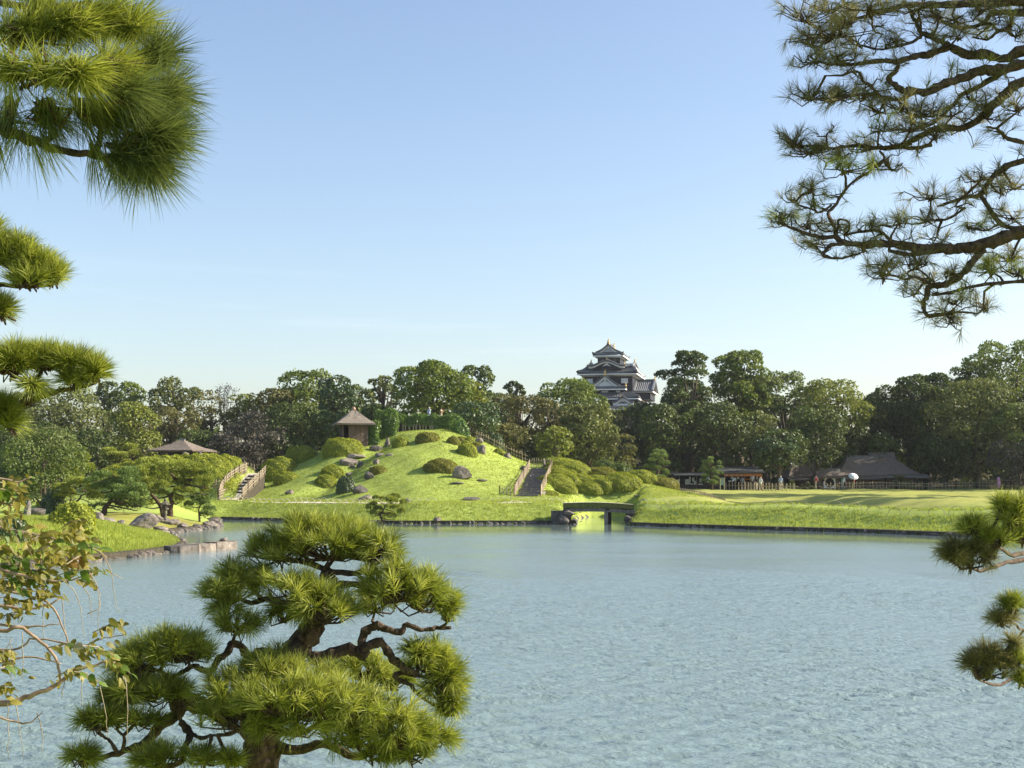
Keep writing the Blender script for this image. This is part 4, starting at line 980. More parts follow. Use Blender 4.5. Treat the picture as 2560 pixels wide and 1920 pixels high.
M_TEALM = plain_mat('teal_metal', (0.16, 0.27, 0.26), (0.22, 0.34, 0.33), 4, 0.6, 0.0)
M_ROPE = plain_mat('dark_rope_tie', (0.02, 0.016, 0.012), (0.05, 0.04, 0.03), 9, 0.9, 0.0)

# ------------------------------------------------------------------ the castle keep across the river
def castle():
    Yc = 318.0
    k = mpp(Yc) / 7.542                               # metres in one step of the measured drawing
    c = at(1529.4, 1030, Yc)
    gz = 9.0
    root = tag(empty('castle_keep', (c.x, Yc, gz), R(-11.5)), 'black-boarded castle keep with stacked tiled roofs and gilt finials above the trees', 'castle')
    X = lambda u: (u - 825) * k
    Z = lambda v: at(1529.4, 830 + v / 7.542, Yc).z - gz
    def wall(u0, u1, v0, v1, y0, y1, mat=M_BLACKB, name='wall'):
        m = MB(); z0, z1 = Z(v1), Z(v0)
        m.box(((X(u0) + X(u1)) / 2, (y0 + y1) / 2, (z0 + z1) / 2), (X(u1) - X(u0), y1 - y0, z1 - z0)); return m.build(name, mat, root)
    def roof(ex0, ex1, ey0, ey1, ze, tx0, tx1, ty0, ty1, zt, sag=0.16, lift=0.35, thick=0.28, rib=0.42, soffit=None):
        """hipped skirt from the eaves rectangle up to the top rectangle, sagging, corners turned up"""
        n, m = 12, 7
        V = []; sides = [((ex0, ey0), (ex1, ey0), (tx0, ty0), (tx1, ty0)), ((ex1, ey0), (ex1, ey1), (tx1, ty0), (tx1, ty1)), ((ex1, ey1), (ex0, ey1), (tx1, ty1), (tx0, ty1)), ((ex0, ey1), (ex0, ey0), (tx0, ty1), (tx0, ty0))]
        mb = MB(); rb = MB()
        for a, b, ta, tb in sides:
            P = np.zeros((m, n + 1, 3))
            for i in range(m):
                f = i / (m - 1)
                for j in range(n + 1):
                    g_ = j / n
                    e = np.array(a) * (1 - g_) + np.array(b) * g_; t = np.array(ta) * (1 - g_) + np.array(tb) * g_
                    xy = e * (1 - f) + t * f
                    zz = ze + (zt - ze) * (f - sag * math.sin(math.pi * f)) + lift * (abs(2 * g_ - 1) ** 4) * (1 - f) ** 2
                    P[i, j] = (*xy, zz)
            ii = (np.arange(m - 1)[:, None] * (n + 1) + np.arange(n)[None, :]).ravel()
            mb.add(P.reshape(-1, 3), np.stack([ii, ii + 1, ii + n + 2, ii + n + 1], 1))
            lo = P.copy(); lo[..., 2] -= thick
            mb.add(lo.reshape(-1, 3), np.stack([ii, ii + n + 1, ii + n + 2, ii + 1], 1))
            E = np.vstack([P[0], lo[0]]); q = np.arange(n)
            mb.add(E, np.stack([q, q + n + 1, q + n + 2, q + 1], 1))
            ln = math.dist(a, b); nr = max(4, int(ln / rib))
            for r in range(nr + 1):
                g_ = r / nr; j = min(n - 1, int(g_ * n)); w = g_ * n - j
                ctr = P[:, j] * (1 - w) + P[:, j + 1] * w
                dr = (P[0, j + 1] - P[0, j]); dr /= np.linalg.norm(dr)
                A = ctr - dr * 0.07; B = ctr + dr * 0.07; T = ctr + np.array([0, 0, 0.11])
                A = A + np.array([0, 0, -0.02]); B = B + np.array([0, 0, -0.02])
                Q = np.concatenate([A, T, B]); i2 = np.arange(m - 1)
                rb.add(Q, np.vstack([np.stack([i2, i2 + m, i2 + m + 1, i2 + 1], 1), np.stack([i2 + m, i2 + 2 * m, i2 + 2 * m + 1, i2 + m + 1], 1)]), [[0, 2 * m, m]])
        o = mb.build('roof', M_TILE, root)
        tag(rb.build('tile_ribs', M_RIB, o), kind='stuff')
        if soffit:
            sx0, sx1, sy0, sy1, zs = soffit
            s = MB()
            P = [(ex0 + .25, ey0 + .25, ze - thick - .06), (ex1 - .25, ey0 + .25, ze - thick - .06), (ex1 - .25, ey1 - .25, ze - thick - .06), (ex0 + .25, ey1 - .25, ze - thick - .06), ]
            lowr = [(sx0, sy0, zs), (sx1, sy0, zs), (sx1, sy1, zs), (sx0, sy1, zs)]
            s.hexa(lowr + P); s.build('plaster_eave', M_WHITE, o)
            q = MB(); y = ey0 + 0.1
            q.box(((ex0 + ex1) / 2, y, ze - thick - 0.14), (ex1 - ex0 - 0.3, 0.16, 0.24)); q.box((ex1 - 0.1, (ey0 + ey1) / 2, ze - thick - 0.14), (0.16, ey1 - ey0 - 0.3, 0.24))
            q.build('eave_board', M_WHITE, o)
        return o
    def finial(x, y, z, h, name='finial'):
        m = MB(); m.lathe([(0.32 * h, 0), (0.30 * h, 0.18 * h), (0.16 * h, 0.3 * h), (0.20 * h, 0.5 * h), (0.10 * h, 0.75 * h), (0.0, h)], (x, y, z), 8)
        m.tube([(x, y, z + 0.6 * h), (x + 0.18 * h, y, z + 0.85 * h), (x + 0.06 * h, y, z + 1.12 * h)], [0.1 * h, 0.07 * h, 0.01], 5)
        return m.build(name, M_GOLD, root)
    def gable(u0, ua, u1, va, vb, y0, y1, wb=0.36, curve=0.10, over=0.5, karahafu=False, back=None):
        """front gable: white bargeboards, plaster face, tiled slopes running back"""
        n = 14
        def prof(off=0.0, grow=0.0):
            pts = []
            for j in range(2 * n + 1):
                f = j / n - 1
                x = (X(ua) + (X(u0) - X(ua)) * -f * (1 + grow)) if f < 0 else (X(ua) + (X(u1) - X(ua)) * f * (1 + grow))
                a = abs(f) * (1 + grow)
                if karahafu: h = 0.5 + 0.5 * math.cos(math.pi * min(1, a * 1.08)) + 0.10 * max(0, a - 0.8) * 2
                else: h = 1 - a + curve * math.sin(math.pi * min(1, a)) * -1
                pts.append((x, Z(vb) + (Z(va) - Z(vb)) * h + off))
            return pts
        top, low = prof(0.0), prof(-wb)
        b = MB()
        for j in range(2 * n):
            (xa, za), (xb, zb_) = top[j], top[j + 1]; (xc, zc), (xd, zd) = low[j], low[j + 1]
            b.hexa([(xc, y0, zc), (xd, y0, zd), (xd, y0 + 0.3, zd), (xc, y0 + 0.3, zc), (xa, y0, za), (xb, y0, zb_), (xb, y0 + 0.3, zb_), (xa, y0 + 0.3, za)])
        r = MB(); t2, t1 = prof(0.30, 0.06), prof(0.02, 0.06)
        rb = MB(); yy = y0 - over
        for j in range(2 * n):
            r.hexa([(t1[j][0], yy, t1[j][1]), (t1[j + 1][0], yy, t1[j + 1][1]), (t1[j + 1][0], y1, t1[j + 1][1]), (t1[j][0], y1, t1[j][1]), (t2[j][0], yy, t2[j][1]), (t2[j + 1][0], yy, t2[j + 1][1]), (t2[j + 1][0], y1, t2[j + 1][1]), (t2[j][0], y1, t2[j][1])])
        g_ = r.build('gable', M_TILE, root)
        for q in range(int((y1 - yy) / 0.45)):
            y = yy + 0.1 + q * 0.45
            rb.tube([(x, y, z + 0.03) for x, z in t2], 0.075, 4)
        tag(rb.build('tile_ribs', M_RIB, g_), kind='stuff')
        b.build('bargeboard', M_WHITE, g_)
        if not karahafu:
            f = MB(); f.prism([(X(ua), y0 + 0.4, Z(va) - wb * 1.6), (X(u0) + (X(ua) - X(u0)) * 0.35, y0 + 0.4, Z(vb)), (X(u1) - (X(u1) - X(ua)) * 0.35, y0 + 0.4, Z(vb))], (0, 0.2, 0)); f.build('gable_face', M_WHITE if back is None else back, g_)
            d = MB(); d.prism([(X(ua), y0 - 0.06, Z(va) - wb * 0.9), (X(ua) - 0.3, y0 - 0.06, Z(va) - wb * 1.5), (X(ua), y0 - 0.06, Z(va) - wb * 2.1), (X(ua) + 0.3, y0 - 0.06, Z(va) - wb * 1.5)], (0, 0.1, 0)); d.build('gable_pendant', M_WHITE, g_)
        else:
            f = MB(); f.prism([(x, y0 + 0.4, z) for x, z in prof(-wb * 1.1)] , (0, 0.2, 0)); f.build('gable_face', M_BLACKB, g_)
            d = MB(); d.prism([(X(ua), y0 + 0.3, Z(va) - wb * 0.9), (X(ua) - 1.0, y0 + 0.3, Z(vb) + 0.05), (X(ua), y0 + 0.3, Z(vb) + 0.4), (X(ua) + 1.0, y0 + 0.3, Z(vb) + 0.05)], (0, 0.1, 0)); d.build('gable_pendant', M_WHITE, g_)
        rd = MB(); rd.box((X(ua), (yy + y1) / 2, Z(va) + 0.42), (0.3, y1 - yy, 0.35)); rd.build('ridge', M_TILE, g_)
        return g_
    def window(u0, u1, v0, v1, y, mat=M_PANE, mull=1):
        m = MB(); w = X(u1) - X(u0); h = Z(v0) - Z(v1); cx, cz = (X(u0) + X(u1)) / 2, (Z(v0) + Z(v1)) / 2
        m.box((cx, y, cz), (w, 0.12, h)); o = m.build('window', mat, root)
        f = MB()
        for sx in (-1, 1): f.box((cx + sx * (w / 2 + 0.05), y - 0.03, cz), (0.1, 0.2, h + 0.2))
        for sz in (-1, 1): f.box((cx, y - 0.03, cz + sz * (h / 2 + 0.05)), (w, 0.2, 0.1))
        f.build('window_frame', M_BLACKB, o)
        for q in range(mull):
            b = MB(); b.box((cx - w / 2 + w * (q + 1) / (mull + 1), y - 0.08, cz), (0.12, 0.06, h)); b.build('mullion', M_WHITE, o)
        return o
    D = 5.0                                           # half depth of the top storey
    fy = -D                                           # its front wall
    # top storey
    wall(620, 1040, 515, 640, fy, D)
    for a in ((685, 735), (920, 970)): window(a[0], a[1], 548, 604, fy - 0.02, M_WOODG, 0)
    window(775, 885, 548, 604, fy - 0.02, M_WOODG, 1)
    roof(X(530), X(1118), fy - 1.3, D + 1.3, Z(462), X(650), X(1000), fy - 0.25, D + 0.25, Z(415), 0.1, 0.45, soffit=(X(612), X(1048), fy - 0.15, D + 0.15, Z(524)))
    gable(600, 825, 1050, 290, 438, fy - 0.45, D + 0.5, 0.42, 0.14, 0.35, back=M_PANE)
    finial(X(825), fy - 0.4, Z(278), 1.25, 'roof_ornament'); finial(X(825), D - 1.0, Z(278), 1.25, 'roof_ornament')
    # second tier: broad roof with a ridge across and a curved dormer in front
    f2 = fy - 2.2
    roof(X(262), X(1390), f2 - 1.5, -f2 + 1.5, Z(815), X(420), X(1285), f2 + 2.0, -f2 - 2.0, Z(680), 0.12, 0.5, soffit=(X(352), X(1300), f2 - 0.1, -f2 + 0.1, Z(884)))
    m = MB(); zt, zm = Z(603), Z(690)
    m.prism([(X(430), f2 + 1.4, zm), (X(430), -f2 - 1.4, zm), (X(430), 0.8, zt), (X(430), -0.8, zt)], (X(1275) - X(430), 0, 0)); o = m.build('roof', M_TILE, root)
    for s_ in (430, 1262):
        e = MB()
        for q in (-1, 1): e.hexa([(X(s_) - 0.1, q * (-f2 - 1.2), zm - 0.1), (X(s_) + 0.35, q * (-f2 - 1.2), zm - 0.1), (X(s_) + 0.35, q * 0.2, zt), (X(s_) - 0.1, q * 0.2, zt), (X(s_) - 0.1, q * (-f2 - 1.2), zm + 0.35), (X(s_) + 0.35, q * (-f2 - 1.2), zm + 0.35), (X(s_) + 0.35, q * 0.2, zt + 0.4), (X(s_) - 0.1, q * 0.2, zt + 0.4)])
        e.build('bargeboard', M_RIB, o)
        finial(X(s_ + 4), 0, zt + 0.3, 0.8)
    wall(545, 1090, 700, 822, f2 - 0.3, 0, name='dormer_wall')
    for u in (715, 825): window(u, u + 105, 725, 788, f2 - 0.32, M_WOODD, 0)
    gable(485, 818, 1150, 612, 708, f2 - 0.8, 0.5, 0.34, 0, 0.45, karahafu=True)
    finial(X(818), f2 - 1.0, Z(600), 0.7); finial(X(1150), f2 - 1.0, Z(690), 0.8); finial(X(485), f2 - 1.0, Z(690), 0.6)
    # third tier
    f3 = f2 + 0.0
    wall(360, 1292, 880, 1160, f3, -f3)
    window(430, 556, 920, 1013, f3 - 0.02); window(1082, 1212, 920, 1013, f3 - 0.02)
    gable(520, 800, 1065, 882, 1078, f3 - 1.6, f3 + 1.0, 0.55, 0.10, 0.4)
    finial(X(800), f3 - 1.9, Z(876), 1.2)
    roof(X(485), X(1192), f3 - 2.6, f3 + 0.2, Z(1100), X(560), X(1050), f3 - 0.9, f3 + 0.1, Z(1062), 0.05, 0.3, soffit=(X(560), X(1140), f3 - 1.4, f3, Z(1145)))
    finial(X(1190), f3 - 2.4, Z(1080), 0.8)
    # fourth tier and wings
    wall(640, 1142, 1140, 1300, f3 - 1.3, -f3)
    window(728, 858, 1152, 1230, f3 - 1.32, M_PANE, 0); window(998, 1078, 1152, 1230, f3 - 1.32, M_PANE, 0)
    def wing(u0, u1, vr, vm, ve, y0, y1):
        zr, ze = Z(vr), Z(ve); ym = (y0 + y1) / 2
        r = MB(); rb = MB()
        n = 8
        for j in range(n):
            for sgn in (-1, 1):
                fa, fb = j / n, (j + 1) / n
                za, zb_ = [ze + (zr - ze) * (f - 0.1 * math.sin(math.pi * f)) for f in (fa, fb)]
                ya, yb = [(y0 if sgn < 0 else y1) * (1 - f) + ym * f for f in (fa, fb)]
                r.hexa([(X(u0), ya, za - 0.2), (X(u1), ya, za - 0.2), (X(u1), yb, zb_ - 0.2), (X(u0), yb, zb_ - 0.2), (X(u0), ya, za), (X(u1), ya, za), (X(u1), yb, zb_), (X(u0), yb, zb_)])
        o = r.build('wing_roof', M_TILE, root)
        for q in range(int((X(u1) - X(u0)) / 0.42)):
            x = X(u0) + 0.2 + q * 0.42
            for sgn in (-1, 1):
                rb.tube([(x, (y0 if sgn < 0 else y1) * (1 - f) + ym * f, ze + (zr - ze) * (f - 0.1 * math.sin(math.pi * f)) + 0.03) for f in np.linspace(0, 1, 7)], 0.08, 4)
        tag(rb.build('tile_ribs', M_RIB, o), kind='stuff')
        rd = MB(); rd.box(((X(u0) + X(u1)) / 2, ym, zr + 0.15), (X(u1) - X(u0), 0.4, 0.5)); rd.build('ridge', M_TILE, o)
        b = MB(); b.box(((X(u0) + X(u1)) / 2, (y0 + y1) / 2, ze - 0.15), (X(u1) - X(u0) + 0.1, y1 - y0 - 0.4, 0.3)); b.build('plaster_eave', M_WHITE, o)
        for s_ in (u0, u1):
            e = MB()
            for q in (y0, y1): e.hexa([(X(s_) - 0.2, q, ze - 0.05), (X(s_) + 0.2, q, ze - 0.05), (X(s_) + 0.2, ym, zr - 0.05), (X(s_) - 0.2, ym, zr - 0.05), (X(s_) - 0.2, q, ze + 0.3), (X(s_) + 0.2, q, ze + 0.3), (X(s_) + 0.2, ym, zr + 0.3), (X(s_) - 0.2, ym, zr + 0.3)])
            e.build('bargeboard', M_RIB, o)
        return o
    wing(1296, 1648, 935, 0, 1150, f3 + 1.5, -f3 - 1.5); finial(X(1640), 0, Z(930), 0.9)
    wing(120, 356, 942, 0, 1150, f3 + 1.5, -f3 - 1.5); finial(X(126), 0, Z(938), 0.9)
    wall(1300, 1600, 1148, 1300, f3 + 2.2, -f3 - 2.2); wall(160, 356, 1148, 1300, f3 + 2.2, -f3 - 2.2)
    roof(X(640), X(1440), f3 - 3.6, -f3 + 2, Z(1282), X(760), X(1300), f3 - 1.2, -f3, Z(1175), 0.08, 0.35, soffit=(X(720), X(1400), f3 - 2.6, -f3 + 1.4, Z(1318)))
    wall(700, 1420, 1312, 1700, f3 - 2.5, -f3 + 1)
    gable(965, 1150, 1338, 1308, 1396, f3 - 3.6, f3 - 1.0, 0.5, 0, 0.5, karahafu=True)
    finial(X(1112), f3 - 3.9, Z(1300), 0.6)
    wall(1000, 1270, 1402, 1440, f3 - 3.4, f3 - 2.3, M_WHITE, 'plaster_band')
    roof(X(640), X(1500), f3 - 5.2, -f3 + 3, Z(1475), X(760), X(1400), f3 - 2.6, -f3, Z(1440), 0.05, 0.35, soffit=(X(700), X(1450), f3 - 4.2, -f3 + 2, Z(1505)))
    b = MB(); zb = -2.0
    b.hexa([(X(560), f3 - 7, zb), (X(1650), f3 - 7, zb), (X(1650), -f3 + 7, zb), (X(560), -f3 + 7, zb), (X(680), f3 - 3.5, Z(1690)), (X(1500), f3 - 3.5, Z(1690)), (X(1500), -f3 + 3, Z(1690)), (X(680), -f3 + 3, Z(1690))])
    b.build('stone_base', M_STONE, root)
castle()

# ------------------------------------------------------------------ thatched and shingled roofs
def thatch(name, ring0, ring1, z0, z1, mat, parent, thick=0.35, sag=0.10, n=9, ridge=None):
    """solid thatch: eaves ring up to a smaller top ring, soft sag, a thick cut edge"""
    mb = MB(); m = len(ring0)
    R0, R1 = np.array(ring0, float), np.array(ring1, float)
    # resample the rings
    sub = 5
    def res(Rr): return np.array([Rr[i] * (1 - t) + Rr[(i + 1) % len(Rr)] * t for i in range(len(Rr)) for t in np.linspace(0, 1, sub, endpoint=False)])
    A, B_ = res(R0), res(R1); q = len(A)
    rows_ = []
    for i in range(n):
        f = i / (n - 1); xy = A * (1 - f) + B_ * f
        rows_.append(np.column_stack([xy, np.full(q, z0 + (z1 - z0) * (f - sag * math.sin(math.pi * f)))]))
    P = np.concatenate(rows_); P += 0.02 * rng.normal(0, 1, P.shape)
    i = (np.arange(n - 1)[:, None] * q); j = np.arange(q)[None, :]; k = (j + 1) % q
    mb.add(P, np.stack([i + j, i + k, i + q + k, i + q + j], -1).reshape(-1, 4))
    low = np.column_stack([A * 0.985 + A.mean(0) * 0.015, np.full(q, z0 - thick)]); jj = np.arange(q); kk = (jj + 1) % q
    mb.add(np.vstack([rows_[0], low]), np.stack([jj, q + jj, q + kk, kk], 1))
    mb.add(np.vstack([low, low.mean(0)]), tris=np.stack([kk, jj, np.full(q, q)], 1))
    mb.add(np.vstack([rows_[-1], rows_[-1].mean(0)]), tris=np.stack([jj, kk, np.full(q, q)], 1))
    return mb.build(name, mat, parent)
def rect(x0, x1, y0, y1): return [(x0, y0), (x1, y0), (x1, y1), (x0, y1)]

def hut():
    Y = 147.5; s = mpp(Y); c = at(884, 1090, Y); gz = Hs(c.x, Y) - 0.1
    root = tag(empty('thatched_hut', (c.x, Y, gz), R(14)), 'small square thatched hut with brown board walls on the hill', 'hut')
    ze = at(884, 1060, Y).z - gz; zt = at(884, 1024, Y).z - gz
    w = 2.05
    rf = thatch('roof', rect(-w, w, -w, w), rect(-0.12, 0.12, -0.12, 0.12), ze, zt, M_THATCH, root, 0.16, 0.05)
    m = MB(); m.lathe([(0.2, 0), (0.22, 0.12), (0.12, 0.3), (0, 0.36)], (0, 0, zt - 0.05), 8); m.build('ridge_cap', plain_mat('clay_cap', (0.30, 0.19, 0.14), (0.40, 0.27, 0.2), 5), rf)
    for sx in (-1, 1):
        for sy in (-1, 1):
            p = MB(); p.box((sx * 1.25, sy * 1.15, ze / 2), (0.12, 0.12, ze)); p.build('post', M_WOOD, root)
    for x in np.linspace(-0.55, 1.15, 8):
        b = MB(); b.box((x, -1.15, ze * 0.52), (0.225, 0.05, ze * 0.96)); b.build('board', M_WOOD, root)
    for y in np.linspace(-1.0, 1.0, 9):
        b = MB(); b.box((1.25, y, ze * 0.52), (0.05, 0.21, ze * 0.96)); b.build('board', M_WOOD, root)
    b = MB(); b.box((0, 1.1, ze * 0.5), (2.4, 0.06, ze)); b.box((-1.2, 0.3, ze * 0.5), (0.06, 1.5, ze)); b.build('back_wall', M_WOODD, root)
    b = MB(); b.box((0, 0, ze - 0.02), (2.9, 2.7, 0.12)); b.build('wall_plate', M_WOODD, root)
hut()

def pavilion():
    Y = 152.0; c = at(455, 1128, Y); gz = Hs(c.x, Y)
    root = tag(empty('pavilion', (c.x, Y, gz), R(-16)), 'open pavilion with a wide low shingled roof behind the azalea mound', 'pavilion')
    ze = at(455, 1127, Y).z - gz; zt = at(455, 1101, Y).z - gz; w = 2.75
    rf = thatch('roof', rect(-w, w, -w, w), rect(-0.25, 0.25, -0.15, 0.15), ze, zt, M_THATCHD, root, 0.12, 0.06)
    m = MB(); m.prism([(-0.35, -0.22, zt - 0.08), (-0.35, 0.22, zt - 0.08), (-0.35, 0, zt + 0.2)], (0.7, 0, 0)); m.build('ridge_cap', M_WOODG, rf)
    for sx in (-1, 1):
        for sy in (-1, 1):
            p = MB(); p.box((sx * 1.7, sy * 1.7, ze / 2), (0.13, 0.13, ze)); p.build('post', M_WOODD, root)
    b = MB(); b.box((0, 1.7, ze * 0.55), (3.3, 0.07, ze * 0.9)); b.build('back_wall', M_WOODD, root)
    b = MB(); b.box((0, 0, ze - 0.05), (4.4, 4.4, 0.1)); b.build('ceiling', M_WOODD, root)
    b = MB(); b.box((0, 0.0, 0.45), (3.2, 3.0, 0.1)); b.build('bench', M_WOOD, root)
pavilion()

def house(name, label, u0, u1, ve, vr, ru0, ru1, Y, base=1243, depth=6.0, ridge_h=14, lean=None, wall_in=0.7, mat=M_THATCHD):
    """thatched building seen from its long side; photograph columns and rows for eaves and ridge"""
    c = at((u0 + u1) / 2, base, Y); gz = Hs(c.x, Y + depth / 2)
    root = tag(empty(name, (c.x, Y, gz)), label, 'house')
    X = lambda u, y=Y: at(u, 1212, y).x - c.x
    Zf = lambda v: at(1280, v, Y).z - gz
    ze, zr = Zf(ve), Zf(vr) 
    zr = zr + (zr + gz - CAMZ) * depth / 2 / Y
    ze_h = max(0.5, ze)
    rf = thatch('roof', rect(X(u0), X(u1), 0, depth), rect(X(ru0), X(ru1), depth / 2 - 0.35, depth / 2 + 0.35), ze, zr - 0.4, mat, root, 0.3, 0.09)
    m = MB(); k = ridge_h * mpp(Y)
    m.prism([(X(ru0) - 0.35, depth / 2 - 0.75, zr - 0.75), (X(ru0) - 0.35, depth / 2 + 0.75, zr - 0.75), (X(ru0) - 0.35, depth / 2 + 0.12, zr + 0.02), (X(ru0) - 0.35, depth / 2 - 0.12, zr + 0.02)], (X(ru1) - X(ru0) + 0.7, 0, 0))
    m.build('ridge_cap', M_WOODG, rf)
    x0, x1 = X(u0) + wall_in, X(u1) - wall_in
    w = MB(); w.box(((x0 + x1) / 2, depth / 2, ze / 2), (x1 - x0 - 0.1, depth - 1.6, ze)); w.build('wall', M_WOODD, root)
    nb = int((x1 - x0) / 0.45)
    for i in range(nb):
        b = MB(); b.box((x0 + (i + 0.5) * (x1 - x0) / nb, 0.73, ze * 0.46), ((x1 - x0) / nb - 0.03, 0.06, ze * 0.86)); b.build('board', M_WOOD, root)
    for i in range(nb // 4 + 1):
        b = MB(); b.box((x0 + i * (x1 - x0) / max(1, nb // 4), 0.66, ze / 2), (0.14, 0.14, ze)); b.build('post', M_WOODD, root)
    if lean:
        for (a, b_, v) in lean:
            zz = Zf(v); m = MB()
            m.hexa([(X(a), -0.75, zz - 0.12), (X(b_), -0.75, zz - 0.12), (X(b_), 0.8, zz + 0.28), (X(a), 0.8, zz + 0.28), (X(a), -0.75, zz), (X(b_), -0.75, zz), (X(b_), 0.8, zz + 0.40), (X(a), 0.8, zz + 0.40)])
            m.build('pent_roof', M_WOODG, root)
    return root, X, Zf, gz
teah = house('teahouse', 'large thatched teahouse with a double-ridged roof and board walls', 2092, 2305, 1185, 1131, 2198, 2250, 184.0, depth=8.0, lean=[(2190, 2322, 1193), (2100, 2202, 1196)])
# lower second ridge of the teahouse
root, X, Zf, gz = teah
rf = thatch('roof', rect(X(2092), X(2222), -0.4, 7.0), rect(X(2133), X(2200), 3.0, 3.6), Zf(1187), Zf(1143), M_THATCHD, root, 0.3, 0.09)
m = MB(); m.prism([(X(2131), 2.6, Zf(1143) - 0.35), (X(2131), 4.0, Zf(1143) - 0.35), (X(2131), 3.4, Zf(1143) + 0.3), (X(2131), 3.2, Zf(1143) + 0.3)], (X(2200) - X(2131), 0, 0)); m.build('ridge_cap', M_WOODG, rf)
smallh = house('thatched_house', 'small thatched house in deep shade beyond the round window', 1972, 2078, 1192, 1146, 1992, 2058, 186.0, depth=6.0, lean=[(1970, 2042, 1199)])
gate = house('gatehouse', 'low shingled link building with a round window in a white panel', 2038, 2112, 1190, 1171, 2050, 2100, 182.6, depth=3.0, wall_in=0.5, ridge_h=6)
root, X, Zf, gz = gate
# white panel with the round dark opening
pw0, pw1, pz0, pz1 = X(2062), X(2091), Zf(1220.5), Zf(1194.5)
cx, cz, rr = (pw0 + pw1) / 2, Zf(1207), (pw1 - pw0) * 0.41
m = MB(); n = 32
ang = np.linspace(0, 2 * np.pi, n, endpoint=False) + np.pi / 4
circ = np.stack([cx + rr * np.cos(ang), np.full(n, 0), cz + rr * np.sin(ang)], 1)
sq = []
for a_ in ang:
    k = 1 / max(abs(math.cos(a_)), abs(math.sin(a_))); sq.append((cx + (pw1 - pw0) / 2 * math.cos(a_) * k, 0, (pz0 + pz1) / 2 + (pz1 - pz0) / 2 * math.sin(a_) * k))
sq = np.array(sq)
for y, flip in ((0.50, 0), (0.62, 1)):
    V = np.vstack([circ, sq]) + np.array([0, y, 0]); j = np.arange(n); kk = (j + 1) % n
    q = np.stack([j, kk, n + kk, n + j], 1)
    m.add(V, q if flip else q[:, ::-1])
V = np.vstack([circ + np.array([0, 0.5, 0]), circ + np.array([0, 0.62, 0])]); m.add(V, np.stack([j, n + j, n + kk, kk], 1))
V = np.vstack([sq + np.array([0, 0.5, 0]), sq + np.array([0, 0.62, 0])]); m.add(V, np.stack([j, kk, n + kk, n + j], 1))
wp = m.build('window_panel', M_WHITE, root)
m = MB(); m.tube([(cx, 0.64, cz), (cx, 0.70, cz)], rr * 1.02, 32); m.build('opening_shade', M_DARKIN, wp)  # dark disc standing in for the shade behind the hole
m = MB(); m.prism([(X(2074), 0.3, Zf(1222)), (X(2082), 0.3, Zf(1222)), (X(2078), 0.3, Zf(1226.5))], (0, 0.08, 0)); m.build('hanging_tag', M_PAPER, root)
m = MB(); m.box((X(2107), 0.2, (Zf(1196) + Zf(1222)) / 2), (0.3, 0.05, Zf(1196) - Zf(1222))); bn = m.build('banner', M_TEALM, root)
m = MB(); m.box((X(2108.5), 0.165, Zf(1207)), (0.12, 0.012, 0.75)); m.build('banner_print', M_WHITE, bn)
# stone lantern post seen over the link roof
m = MB()
p = at(2078, 1168, 190); m.tube([(0, 0, 0), (0, 0, 3.2)], [0.09, 0.09], 8); m.lathe([(0.16, 3.2), (0.2, 3.3), (0.2, 3.8), (0.1, 3.95), (0, 4.0)], n=8)
lp = m.build('lamp_post', M_PAPER, None, False, (p.x, 190, p.z - 2.6)); tag(lp, 'pale lamp on a thin post above the link roof', 'lamp')

